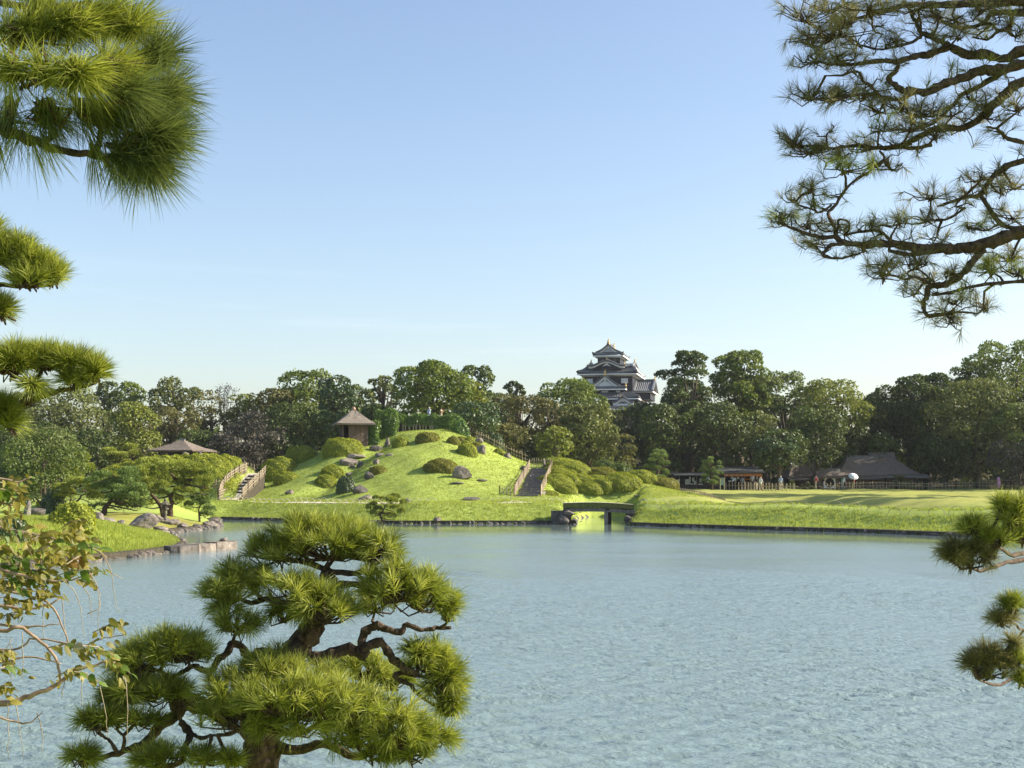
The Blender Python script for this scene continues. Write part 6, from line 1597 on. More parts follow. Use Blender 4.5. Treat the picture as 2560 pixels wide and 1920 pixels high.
# long fence before the teahouse
def lawn_pt(px, Y): x = at(px, 1212, Y).x; return Vector((x, Y, Hs(x, Y)))
fence('long bamboo fence along the far edge of the lawn', [lawn_pt(2090, 178.5), lawn_pt(2200, 178.5), lawn_pt(2330, 178.5), lawn_pt(2440, 178.5)], 0.95, 0.42, (0.45, 0.8), 9, seed=13, thick=1.25)
fence('taller bamboo fence at the end of the lawn', [lawn_pt(2441, 178.5), lawn_pt(2580, 178.5)], 1.15, 0.4, (0.35, 0.65, 0.9), 9, seed=14, thick=1.25)
fence('low stub fence in front of the round window', [lawn_pt(2058, 176.5), lawn_pt(2096, 176.5)], 0.85, 0.42, (0.6,), 50, seed=15, thick=1.6)
fence('low fence of thick stubs before the stall lawn', [lawn_pt(1808, 174), lawn_pt(1870, 171), lawn_pt(1930, 168), lawn_pt(1994, 166)], 0.85, 0.48, (0.55,), 50, seed=16, thick=1.7)
fence('low pale fence beyond the end of the azalea bank', [lawn_pt(1684, 150), lawn_pt(1750, 145), lawn_pt(1814, 139)], 0.55, 0.36, (0.7,), 50, seed=17, thick=1.3)

# ------------------------------------------------------------------ bamboo hoop edging
def hoop_mesh(w, h, mat):
    m = MB(); a = np.linspace(0, math.pi, 11); m.tube([(w / 2 * math.cos(t), 0, h * math.sin(t) - 0.04) for t in a], 0.019, 5); return m.mesh('hoop', mat)
HOOP = hoop_mesh(0.95, 0.42, M_BAMBOOY); HOOPD = hoop_mesh(1.25, 0.46, M_BAMBOO)
def hoops(label, xs, yf, mesh, sx=1.0, tilt=0.0, seed=0):
    g = np.random.default_rng(seed); root = None
    for x in xs:
        y = yf(x); z = Hs(x, y)
        if root is None: root = tag(empty('hoop_edging', (x, y, z)), label, 'edging'); O = Vector((x, y, z))
        e = 0.3; sl_ = math.atan2(yf(x + e) - yf(x - e), 2 * e)
        o = bpy.data.objects.new('hoop', mesh); o.location = Vector((x, y, z)) - O; o.rotation_euler = (g.normal(tilt, 0.06), g.normal(0, 0.03), sl_ + g.normal(0, 0.08)); o.scale = (sx, 1, g.uniform(0.9, 1.08)); link(o, root)
    return root
xw = lambda px, Y: at(px, 1212, Y).x
fs = far_shore
hoops('bamboo hoops along the pond side of the path under the hill', np.arange(xw(535, 126), xw(1080, 116), 0.62), lambda x: fs(x) + PATH0 - 0.25, HOOP, seed=1)
hoops('bamboo hoops along the hill side of the path', np.arange(xw(535, 128), xw(940, 118), 0.62), lambda x: fs(x) + PATH1 + 0.3, HOOP, seed=2)
hoops('bamboo hoops in front of the stone steps', np.arange(xw(1225, 120), xw(1600, 118), 0.5), lambda x: fs(x) + 9.6, HOOP, seed=3, sx=0.7)
hoops('bamboo hoops lining the approach to the bridge', np.arange(xw(1395, 113), xw(1700, 110), 0.66), lambda x: fs(x) + PATH1 + 0.5, HOOP, seed=4)
hoops('wide bamboo hoops along the top of the sunny bank', np.arange(xw(1640, 106), xw(2480, 92), 0.92), lambda x: fs(x) + 6.3, HOOPD, seed=5)
hoops('small hoops along the far edge of the lawn', np.arange(xw(1990, 165), xw(2240, 172), 0.9), lambda x: 173.5, HOOPD, seed=6)
# ------------------------------------------------------------------ people
def cloth(name, c): return plain_mat('cloth_' + name, tuple(x * 0.85 for x in c), c, 12, 0.9, 0.1)
M_SKIN = plain_mat('skin', (0.44, 0.27, 0.19), (0.52, 0.33, 0.24), 8, 0.6, 0.0)
M_HAIR = plain_mat('dark_hair', (0.012, 0.010, 0.009), (0.03, 0.025, 0.02), 20, 0.5, 0.2)
CL = {k: cloth(k, v) for k, v in dict(white=(0.74, 0.76, 0.78), blue=(0.42, 0.52, 0.70), tan=(0.42, 0.31, 0.20), black=(0.025, 0.025, 0.03), beige=(0.50, 0.43, 0.33), red=(0.55, 0.05, 0.06), grey=(0.30, 0.31, 0.33), khaki=(0.33, 0.27, 0.17), navy=(0.05, 0.06, 0.11), pink=(0.72, 0.36, 0.58), ghair=(0.40, 0.39, 0.37)).items()}
def person(label, loc, h, rz, top, legs, pose='stand', hair=None, cap=None, pack=None, skirt=False, seed=0):
    """one continuous body (voxel skin over a posed skeleton), coloured by garment; hair or hat and bag are its parts"""
    g = np.random.default_rng(seed)
    k = h / 1.70
    J = dict(hipL=(-0.09, 0, 0.90), hipR=(0.09, 0, 0.90), kneeL=(-0.10, -0.02, 0.50), kneeR=(0.10, -0.02, 0.50), ankL=(-0.10, 0.03, 0.08), ankR=(0.10, 0.03, 0.08), toeL=(-0.11, -0.13, 0.03), toeR=(0.11, -0.13, 0.03),
             pel=(0, 0, 0.95), waist=(0, 0.01, 1.08), chest=(0, 0.0, 1.28), neck=(0, 0.0, 1.46), head=(0, -0.015, 1.585), shL=(-0.185, 0, 1.40), shR=(0.185, 0, 1.40),
             elL=(-0.25, 0.03, 1.13), elR=(0.25, 0.03, 1.13), wrL=(-0.23, -0.08, 0.90), wrR=(0.23, -0.08, 0.90))
    if pose == 'camera':   J.update(elL=(-0.22, -0.18, 1.20), elR=(0.22, -0.18, 1.20), wrL=(-0.07, -0.33, 1.45), wrR=(0.07, -0.33, 1.45))
    if pose == 'arm':      J.update(elR=(0.28, -0.12, 1.30), wrR=(0.20, -0.26, 1.50))
    if pose == 'umbrella': J.update(elR=(0.26, -0.10, 1.18), wrR=(0.16, -0.26, 1.34), elL=(-0.26, -0.12, 1.16), wrL=(-0.10, -0.28, 1.25))
    if pose == 'walk':     J.update(kneeL=(-0.09, -0.16, 0.50), ankL=(-0.09, -0.16, 0.09), toeL=(-0.09, -0.33, 0.05), kneeR=(0.09, 0.06, 0.50), ankR=(0.09, 0.26, 0.13), toeR=(0.09, 0.12, 0.03), wrL=(-0.24, 0.12, 0.92), wrR=(0.22, -0.22, 0.96))
    if pose == 'bend':     J.update(chest=(0, -0.16, 1.22), neck=(0, -0.28, 1.36), head=(0, -0.36, 1.46), shL=(-0.18, -0.22, 1.31), shR=(0.18, -0.22, 1.31), elL=(-0.22, -0.30, 1.06), elR=(0.22, -0.30, 1.06), wrL=(-0.12, -0.42, 0.88), wrR=(0.12, -0.42, 0.88))
    J = {n: np.array(v) * k for n, v in J.items()}
    L_, T_, S_ = 0, 1, 2
    bones = [('hipL', 'kneeL', .085, .06, L_), ('hipR', 'kneeR', .085, .06, L_), ('kneeL', 'ankL', .06, .042, L_), ('kneeR', 'ankR', .06, .042, L_), ('ankL', 'toeL', .042, .035, 3), ('ankR', 'toeR', .042, .035, 3),
             ('pel', 'waist', .135, .125, T_), ('waist', 'chest', .125, .145, T_), ('chest', 'neck', .135, .06, T_), ('shL', 'shR', .075, .075, T_), ('neck', 'head', .052, .06, S_),
             ('shL', 'elL', .055, .043, T_), ('shR', 'elR', .055, .043, T_), ('elL', 'wrL', .04, .03, S_), ('elR', 'wrR', .04, .03, S_), ('hipL', 'hipR', .10, .10, L_)]
    if skirt: bones += [('pel', 'kneeL', .15, .17, L_), ('pel', 'kneeR', .15, .17, L_)]
    mb = MB(); segs = []
    for a, b, ra, rb, c in bones:
        P = np.linspace(J[a], J[b], 5); mb.tube(P, np.linspace(ra, rb, 5) * k, 10); segs.append((J[a], J[b], (ra + rb) / 2 * k, c))
    def ell(c, r, cc):
        u, v = np.meshgrid(np.linspace(0, 2 * np.pi, 12, endpoint=False), np.linspace(-np.pi / 2, np.pi / 2, 9)); V = np.stack([np.cos(u) * np.cos(v) * r[0], np.sin(u) * np.cos(v) * r[1], np.sin(v) * r[2]], -1).reshape(-1, 3) + c
        i = (np.arange(8)[:, None] * 12); j = np.arange(12)[None, :]; kk = (j + 1) % 12
        mb.add(V, np.stack([i + j, i + kk, i + 12 + kk, i + 12 + j], -1).reshape(-1, 4)); segs.append((np.array(c), np.array(c) + 1e-3, max(r), cc))
    hd = J['head'] + np.array([0, 0, 0.015 * k]); ell(hd, (0.078 * k, 0.095 * k, 0.115 * k), S_); ell(hd + np.array([0, -0.095, -0.01]) * k, (0.014 * k, 0.02 * k, 0.02 * k), S_)
    for w in ('L', 'R'):
        hand = J['wr' + w] + (J['wr' + w] - J['el' + w]) * 0.22; ell(hand, (0.03 * k, 0.03 * k, 0.05 * k), S_)
        for q in range(4): pass
    tmp = bpy.data.objects.new('tmp', mb.mesh('tmp', None)); COL.objects.link(tmp)
    md = tmp.modifiers.new('r', 'REMESH'); md.mode = 'VOXEL'; md.voxel_size = 0.036 * k
    sm = tmp.modifiers.new('s', 'SMOOTH'); sm.iterations = 3; sm.factor = 0.5
    dg = bpy.context.evaluated_depsgraph_get(); me = bpy.data.meshes.new_from_object(tmp.evaluated_get(dg)); bpy.data.objects.remove(tmp)
    C = np.zeros(len(me.polygons) * 3); me.polygons.foreach_get('center', C); C = C.reshape(-1, 3)
    best = np.full(len(C), 1e9); idx = np.zeros(len(C), int)
    for a, b, r, c in segs:
        d = b - a; t = np.clip(((C - a) @ d) / (d @ d + 1e-12), 0, 1); dd = np.linalg.norm(C - a - t[:, None] * d, axis=1) - r
        m_ = dd < best; best[m_] = dd[m_]; idx[m_] = c
    me.materials.clear()
    for m_ in (CL[legs], CL[top], M_SKIN, CL['black']): me.materials.append(m_)
    me.polygons.foreach_set('material_index', idx.astype(np.int32)); me.polygons.foreach_set('use_smooth', np.ones(len(idx), bool)); me.update()
    me.name = 'person'
    o = obj('person', me, None, loc); o.rotation_euler = (0, 0, rz); tag(o, label, 'person', 'visitors in the garden')
    hm = MB()
    u, v = np.meshgrid(np.linspace(0, 2 * np.pi, 12, endpoint=False), np.linspace(-0.15, np.pi / 2, 6))
    V = np.stack([np.cos(u) * np.cos(v) * 0.088 * k, np.sin(u) * np.cos(v) * 0.104 * k + 0.012 * k, np.sin(v) * 0.118 * k + 0.012 * k], -1).reshape(-1, 3) + hd
    i = (np.arange(5)[:, None] * 12); j = np.arange(12)[None, :]; kk = (j + 1) % 12
    hm.add(V, np.stack([i + j, i + kk, i + 12 + kk, i + 12 + j], -1).reshape(-1, 4))
    if cap: hm.box(hd + np.array([0, -0.13, 0.03]) * k, (0.14 * k, 0.10 * k, 0.015 * k))
    hm.build('cap' if cap else 'hair', CL[cap] if cap else (CL[hair] if hair else M_HAIR), o, True)
    if pack:
        pm = MB(); pm.box(J['chest'] + np.array([0, 0.19, -0.05]) * k, (0.28 * k, 0.16 * k, 0.42 * k), taper=0.8); pm.build('backpack', CL[pack], o)
    return o
# lookout terrace on the hilltop
ta, tb = at(992, 1040, 153).x, at(1142, 1040, 153).x; TZ = 9.72
m = MB(); m.box(((ta + tb) / 2, 156.0, TZ - 1.5), (tb - ta, 6.2, 3.0)); tag(m.build('terrace', M_SOIL_SHADE, None), 'stone lookout terrace behind the hilltop hedge', kind='structure')  # dark soil colour stands in for the shade inside the hedge
m = MB(); m.tube([at(1050, 1038.5, 152.3), at(1090, 1038.0, 152.3), at(1132, 1041.0, 152.3)], 0.05, 6); tag(m.build('handrail', M_BAMBOOY, None), 'pale rail along the lookout above the hedge', 'railing')
rock('rock', 'pale squared stone on the lookout terrace', 1046, 1040, 20, 11, 480, M_STONE, 0.3, 0.7, None, Y=154.0)
def on_t(px, Y=154.5): return (at(px, 1040, Y).x, Y, TZ)
person('person in a pale blue shirt standing on the hilltop lookout', on_t(1073), 1.72, R(-35), 'blue', 'grey', 'arm', hair='ghair', seed=1)
person('person in tan on the lookout holding up a camera', on_t(1103), 1.66, R(60), 'tan', 'beige', 'camera', seed=2)
def on_g(px, Y): x = at(px, 1212, Y).x; return (x, Y, Hs(x, Y))
person('person in a white shirt behind the tiered pine at the stall', on_g(1770, 173), 1.68, R(160), 'white', 'black', seed=3)
person('person in a pale shirt bending over the stall counter', on_g(1832, 175), 1.62, R(100), 'white', 'navy', 'bend', seed=4)
person('person in dark grey deep inside the stall', on_g(1856, 177.0), 1.66, R(-20), 'grey', 'navy', seed=5)
person('person in a grey shirt by the orange shelves of the stall', on_g(1881, 172.5), 1.70, R(170), 'grey', 'black', seed=6)
person('person in black raising an arm before the low stub fence', on_g(1892, 168.5), 1.72, R(30), 'black', 'beige', 'arm', seed=7)
person('person in a white shirt and beige trousers beside the one raising an arm', on_g(1902, 168.0), 1.66, R(-40), 'white', 'beige', 'walk', hair='ghair', seed=8)
person('person in light blue with a pale cap near the low domed pine', on_g(1952, 171), 1.72, R(150), 'blue', 'beige', cap='beige', seed=9)
person('person with a red backpack walking away from the lawn', on_g(2040, 174.6), 1.72, R(185), 'grey', 'beige', 'walk', cap='black', pack='red', seed=10)
person('person in a long dark dress leaning beside the backpacker', on_g(2056, 174.8), 1.60, R(60), 'black', 'black', 'bend', skirt=True, seed=11)
person('person in a white shirt and dark trousers before the round-window house', on_g(2111, 174.5), 1.62, R(90), 'white', 'navy', 'walk', seed=12)
pu = on_g(2133, 174.5)
person('person in black with a red bag under the white umbrella', pu, 1.70, R(-30), 'black', 'khaki', 'umbrella', pack='red', seed=13)
person('person in pink at the end of the lawn fence', on_g(2497, 176.5), 1.60, R(120), 'pink', 'pink', skirt=True, seed=14)
# the umbrella
def umbrella(loc):
    root = tag(empty('umbrella', loc), 'open white umbrella held over the person with the red bag', 'umbrella'); root.rotation_euler = (R(38), R(6), 0)
    m = MB(); n = 8; V = [(0, 0, 0.34)]
    rings = [(0.28, 0.29), (0.5, 0.17), (0.62, 0.03)]
    for r, z in rings:
        for q in range(16):
            a = q * math.pi / 8; kq = 1.0 if q % 2 == 0 else 0.955; V.append((r * kq * math.cos(a), r * kq * math.sin(a), z))
    t = [[0, 1 + q, 1 + (q + 1) % 16] for q in range(16)]; qd = []
    for i in range(2):
        for q in range(16): qd.append([1 + i * 16 + q, 1 + (i + 1) * 16 + q, 1 + (i + 1) * 16 + (q + 1) % 16, 1 + i * 16 + (q + 1) % 16])
    m.add(V, qd, t); m.build('canopy', CL['white'], root)
    for q in range(8):
        a = q * math.pi / 4; m = MB(); m.tube([(0, 0, 0.33), (0.28 * math.cos(a), 0.28 * math.sin(a), 0.275), (0.62 * math.cos(a), 0.62 * math.sin(a), 0.015)], 0.006, 4); m.build('rib', CL['grey'], root)
    m = MB(); m.tube([(0, 0, 0.42), (0, 0, -0.40)], 0.011, 6); m.build('shaft', CL['black'], root)
umbrella((pu[0] - 0.02, pu[1] - 0.2, pu[2] + 1.55))
# ------------------------------------------------------------------ near pines: every needle is there
N_SUN = leaf_mat('black_pine_needles', (0.090, 0.118, 0.018), (0.235, 0.280, 0.048), (0.460, 0.490, 0.125), 0.40, 0.45, 0.35, 3.0)  # serves as the sunlit copy beside the backlit and shaded needles
N_BACKLIT = leaf_mat('backlit_pine_needles', (0.090, 0.094, 0.042), (0.180, 0.180, 0.072), (0.330, 0.305, 0.125), 0.45, 0.5, 0.3, 3.0)  # duller tone of needles against the light, put into the colour
N_SHADED = leaf_mat('shaded_pine_needles', (0.055, 0.080, 0.022), (0.115, 0.155, 0.042), (0.230, 0.270, 0.085), 0.34, 0.45, 0.35, 3.0)  # shade on the bough's lower and outer pads put into the colour
N_DRY = plain_mat('dry_needles', (0.20, 0.13, 0.06), (0.34, 0.24, 0.12), 30, 0.8, 0.0)
M_BARKN = plain_mat('flaking_pine_bark', (0.022, 0.015, 0.011), (0.125, 0.090, 0.068), 26, 0.95, 1.0, vscale=(1.2, 1.2, 0.55), bdist=0.012, detail=8)
def needles(P, A, ln, per, g, spread=(12, 78), w=0.0012, droop=0.10):
    """needles of many shoots; P shoot tips, A shoot axes"""
    n = len(P); m = n * per
    P = np.repeat(P, per, 0); A = np.repeat(unit(A), per, 0)
    th = np.radians(spread[0] + (spread[1] - spread[0]) * g.random(m) ** 0.8)
    perp = unit(np.cross(A, g.normal(0, 1, (m, 3))))
    D = unit(A * np.cos(th)[:, None] + perp * np.sin(th)[:, None])
    L_ = (np.repeat(g.uniform(0.82, 1.12, n), per) * ln * g.uniform(0.75, 1.08, m))[:, None]
    B0 = P - A * (g.uniform(0, 0.42, m)[:, None] * ln)
    S = unit(np.cross(D, g.normal(0, 1, (m, 3)))) * w
    mid = B0 + D * L_ * 0.55 + np.array([0, 0, -droop * 0.25]) * L_
    tip = B0 + D * L_ + np.array([0, 0, -droop]) * L_
    V = np.stack([B0 - S, B0 + S, mid + S, mid - S, tip], 1).reshape(-1, 3)
    k = 5 * np.arange(m)
    q = np.stack([k, k + 1, k + 2, k + 3], 1); t = np.stack([k + 3, k + 2, k + 4], 1)
    tint = np.clip(np.repeat(g.uniform(0.12, 0.85, n), per) + g.normal(0, 0.14, m), 0, 1)
    return V, q, t, np.concatenate([tint, tint])
def smooth_path(pts, n=4, wob=0.0, g=None):
    """Catmull-Rom through the points, with the small crooks of old pine wood"""
    P = np.array(pts, float); P = np.vstack([2 * P[0] - P[1], P, 2 * P[-1] - P[-2]]); out = []
    for i in range(1, len(P) - 2):
        for t in np.linspace(0, 1, n, endpoint=False):
            a, b, c, d = P[i - 1], P[i], P[i + 1], P[i + 2]
            out.append(0.5 * ((2 * b) + (c - a) * t + (2 * a - 5 * b + 4 * c - d) * t * t + (3 * b - a - 3 * c + d) * t ** 3))
    out.append(P[-2]); out = np.array(out)
    if wob and g is not None: out[1:-1] += g.normal(0, wob, out[1:-1].shape)
    return out
class NearPine:
    def __init__(s, name, label, Y, mp_, base, seed, mat, ln=0.11):
        s.g = np.random.default_rng(seed); s.Y = Y; s.mp = mp_; s.s = mpp(Y); s.mat = mat; s.ln = ln
        s.root = tag(empty(name, base), label, 'pine tree'); s.O = np.array(base); s.paths = []
    def pt(s, u, v, dy=0.0):
        px, py = s.mp(u, v); return np.array(at(px, py, s.Y + dy)) - s.O
    def limb(s, pts, r0, r1, name='branch', dy=(0, 0), z=1.0, n=4, sides=8):
        """pts in picture steps; radii in the same steps"""
        k = s.s / z
        dys = np.linspace(dy[0], dy[1], len(pts))
        P = [s.pt(u, v, d) for (u, v), d in zip(pts, dys)]
        Q = smooth_path(P, n, 0.10 * min(r0, 3 * r1) * k, s.g)
        rad = np.linspace(r0, r1, len(Q)) * k * s.g.uniform(0.84, 1.18, len(Q))
        m = MB(); m.tube(Q, rad, sides, 0.16, seed=int(s.g.integers(1e6)))
        s.paths.append((Q, rad)); return m.build(name, M_BARKN, s.root, sides < 7)
    def pad(s, u, v, rx, ry, n, per=64, depth=0.8, dy=0.0, up=0.6, z=1.0, ln=None, mat=None, spread=(12, 80), twig=True, shell=(0.5, 1.0), low=-0.15, axis=None, an=0.34, w=0.0012, droop=0.10):
        """a cushion of shoots over a fan of twigs"""
        g = s.g; k = s.s / z; ln = ln or s.ln
        c = s.pt(u, v, dy); rad = np.array([rx * k, rx * k * depth, ry * k])
        d = unit(g.normal(0, 1, (n * 3, 3))); d = d[d[:, 2] > low][:n]
        # the drawn outline is where the needle tips end
        rr = np.maximum(rad - ln * 0.62, rad * 0.30)
        P = c + d * rr * g.uniform(shell[0], shell[1], (len(d), 1))
        A = unit(d / rad * rad.mean() * 0.8 + np.array([0, 0, up]) + g.normal(0, an, d.shape))
        if axis is not None: A = unit(A + np.array(axis))
        V, q, t, tint = needles(P, A, ln, per, g, spread, w=w, droop=droop)
        o = obj('needle_cluster', np_mesh('needle_cluster', V, [q, t], mat or s.mat, False, tint=tint), s.root); tag(o, kind='stuff')
        if twig:
            m = MB()
            allp = np.concatenate([p for p, _ in s.paths])
            b = c - np.array([0, 0, rr[2] * 0.55])
            j = allp[int(np.argmin(((allp - b) ** 2).sum(1)))]
            if np.linalg.norm(j - b) > 0.02:
                m.tube([j, (j + b) / 2 + g.normal(0, 0.012, 3), b], [0.011, 0.009, 0.006], 5, 0.15)
            for p, a in zip(P, A):
                e = p - a * ln * 0.35; mid = (b + e) / 2 + g.normal(0, 0.018, 3) - np.array([0, 0, 0.01])
                m.tube([b, mid, e, p], [0.0055, 0.0045, 0.0035, 0.002], 4, 0.1, cap=False)
            m.build('twigs', M_BARKN, o)
        return o

# --- the sculpted pine on the near bank
Z4 = 2.107
hb = at(650, 1560, 7.5); base = (at(675, 1920, 7.5).x, 7.5, Hs(at(675, 1920, 7.5).x, 7.5))
hp = NearPine('sculpted_pine', 'large sculpted black pine with needle cushions standing before the pond', 7.5, lambda u, v: (150 + u / Z4, 1270 + v / Z4), base, 21, N_SUN, 0.112)
D = Z4
hp.limb([(1040, 2300), (1045, 1700), (1050, 1369), (1060, 1220), (1085, 1080), (1125, 960), (1180, 850), (1240, 770), (1305, 670), (1350, 585), (1395, 500), (1415, 410), (1400, 325)], 108, 34, 'trunk', z=D, sides=14, n=5)
hp.limb([(1190, 800), (1060, 755), (1000, 790), (955, 730), (905, 712), (880, 765), (830, 800), (795, 858), (740, 850), (700, 832), (640, 870), (580, 885), (480, 845), (400, 860)], 26, 8, z=D, dy=(0, -0.25))
hp.limb([(1310, 800), (1430, 772), (1520, 742), (1600, 772), (1585, 720), (1605, 655), (1670, 620), (1720, 640), (1790, 655), (1830, 615), (1900, 640), (1980, 632), (2060, 630)], 34, 9, z=D, dy=(0, 0.1))
hp.limb([(1590, 745), (1690, 708), (1740, 775), (1800, 835), (1890, 880), (1790, 868), (1765, 895), (1840, 930), (1890, 985), (1990, 1050)], 24, 8, z=D, dy=(0.0, 0.15))
hp.limb([(1060, 1130), (930, 1070), (800, 1050), (690, 1030), (610, 1000), (620, 1080), (520, 1150), (450, 1240), (340, 1280), (210, 1318), (120, 1362)], 58, 8, z=D, dy=(0, -0.4))
hp.limb([(330, 1275), (340, 1210), (300, 1170)], 10, 6, z=D, dy=(-0.38, -0.4)); hp.limb([(300, 1282), (260, 1225), (225, 1200)], 10, 6, z=D, dy=(-0.4, -0.42))
hp.limb([(640, 1130), (685, 1195), (672, 1235), (645, 1290), (650, 1330), (570, 1372), (500, 1400)], 20, 8, z=D, dy=(-0.3, -0.5))
hp.limb([(680, 1180), (740, 1210), (790, 1200), (830, 1195)], 11, 6, z=D, dy=(-0.3, -0.5))
hp.limb([(1090, 1240), (1250, 1275), (1380, 1240), (1480, 1280), (1580, 1310), (1680, 1240), (1800, 1230), (1920, 1220)], 30, 8, z=D, dy=(0, -0.3))
hp.limb([(1370, 560), (1250, 545), (1110, 480), (1010, 500), (930, 470)], 22, 8, z=D, dy=(0, -0.15))
hp.limb([(1400, 420), (1550, 400), (1650, 440), (1780, 470), (1900, 520)], 20, 8, z=D, dy=(0, -0.1))
hp.limb([(1400, 330), (1300, 285), (1150, 270), (1050, 258)], 18, 7, z=D); hp.limb([(1405, 335), (1550, 345), (1650, 300), (1720, 270)], 18, 7, z=D, dy=(0, -0.1))
hp.limb([(1150, 930), (1060, 980), (960, 1010), (850, 1000)], 20, 8, z=D, dy=(-0.05, -0.45)); hp.limb([(1170, 950), (1300, 1000), (1420, 1040), (1550, 1080)], 20, 8, z=D, dy=(-0.05, -0.5))
hp.limb([(1340, 800), (1420, 860), (1480, 920), (1600, 935), (1780, 960)], 20, 8, z=D, dy=(0.1, 0.5))
for (u, v, rx, ry, n, dy, up) in [
    (1270, 120, 200, 125, 24, 0.0, 0.9), (1420, 200, 300, 170, 38, -0.05, 0.7), (1620, 220, 230, 150, 28, -0.05, 0.6), (1160, 230, 220, 130, 26, 0.0, 0.5), (1480, 130, 240, 120, 24, 0.1, 0.8),
    (900, 430, 220, 180, 26, -0.1, 0.3), (1010, 370, 170, 140, 16, -0.05, 0.5), (860, 520, 150, 120, 12, -0.15, 0.1),
    (1250, 450, 270, 160, 30, -0.25, 0.5), (1400, 540, 240, 160, 22, -0.3, 0.2), (1180, 560, 160, 120, 10, -0.15, -0.3),
    (1760, 420, 270, 180, 34, -0.15, 0.6), (1900, 470, 220, 170, 26, -0.1, 0.4), (2040, 540, 130, 150, 16, 0.0, 0.3), (1660, 500, 200, 130, 14, 0.1, 0.2),
    (940, 620, 190, 120, 14, -0.25, 0.1), (560, 740, 260, 150, 34, -0.3, 0.5), (420, 800, 200, 130, 20, -0.35, 0.3), (680, 760, 180, 120, 16, -0.2, 0.4), (330, 840, 120, 80, 10, -0.3, 0.2),
    (1600, 850, 280, 130, 26, 0.45, 0.5), (1720, 900, 200, 100, 16, 0.5, 0.4),
    (1960, 820, 190, 160, 22, 0.1, 0.4), (2020, 940, 170, 200, 26, 0.1, 0.1), (2050, 1050, 120, 130, 16, 0.1, -0.2), (1900, 760, 140, 110, 10, 0.05, 0.6),
    (1130, 880, 240, 170, 30, -0.35, 0.7), (1330, 920, 230, 150, 24, -0.3, 0.7), (950, 960, 260, 160, 28, -0.45, 0.5), (1180, 1020, 330, 170, 40, -0.55, 0.4), (1430, 1030, 300, 170, 34, -0.55, 0.5), (960, 1110, 260, 140, 28, -0.55, 0.3), (1250, 1150, 260, 130, 24, -0.5, 0.0),
    (1640, 1090, 300, 170, 36, -0.4, 0.4), (1760, 1190, 260, 150, 28, -0.4, 0.2), (1920, 1210, 190, 130, 22, -0.3, 0.2), (1560, 1210, 220, 130, 18, -0.35, 0.1), (1850, 1290, 200, 90, 16, -0.3, 0.0), (1650, 1300, 160, 90, 10, -0.3, -0.1),
    (430, 960, 260, 120, 32, -0.35, 0.5), (330, 1000, 170, 100, 16, -0.35, 0.3), (590, 970, 170, 100, 16, -0.35, 0.5), (210, 1130, 160, 110, 18, -0.45, 0.2), (390, 1110, 190, 90, 14, -0.4, 0.2), (110, 1310, 120, 100, 14, -0.5, 0.1),
    (550, 1320, 200, 110, 20, -0.5, 0.3), (760, 1320, 150, 90, 10, -0.5, 0.2), (890, 1330, 120, 90, 9, -0.5, 0.3)]:
    hp.pad(u, v, rx * 1.12, ry * 1.16, int(n * 1.5), 52, 0.75, dy, up, D, spread=(5, 58), low=-0.25, w=0.00135, an=0.42)

# --- bough reaching in at the top from a pine beside the viewer
ZT = 2.766
base = (-2.35, 3.5, Hs(-2.35, 3.5))
tp = NearPine('overhanging_pine', 'pine whose long-needled bough hangs into the sky at the upper corner', 3.4, lambda u, v: (u / ZT, v / ZT), base, 33, N_SUN, 0.138)
Qt = [(-2.35, 3.5, 0.3), (-2.3, 3.5, 1.6), (-2.4, 3.45, 2.8), (-2.3, 3.4, 3.9), (-2.2, 3.4, 5.2)]
Q = smooth_path(np.array(Qt) - np.array(base), 5); m = MB(); m.tube(Q, np.linspace(0.17, 0.09, len(Q)), 12, 0.12); m.build('trunk', M_BARKN, tp.root); tp.paths.append((Q, None))
tp.limb([(-2300, 1000), (-1200, 820), (-500, 830), (-100, 860), (110, 930), (250, 980), (400, 1035), (600, 1065), (850, 1120), (1010, 1130)], 62, 14, z=ZT, dy=(0.1, 0))
tp.limb([(-2300, 500), (-900, 450), (-100, 520), (180, 520), (330, 560), (470, 520), (550, 490), (760, 420)], 46, 12, z=ZT, dy=(0.1, -0.05))
tp.limb([(-2200, 0), (-800, -100), (0, 20), (300, 60), (600, 10)], 40, 12, z=ZT, dy=(0.1, 0.1))
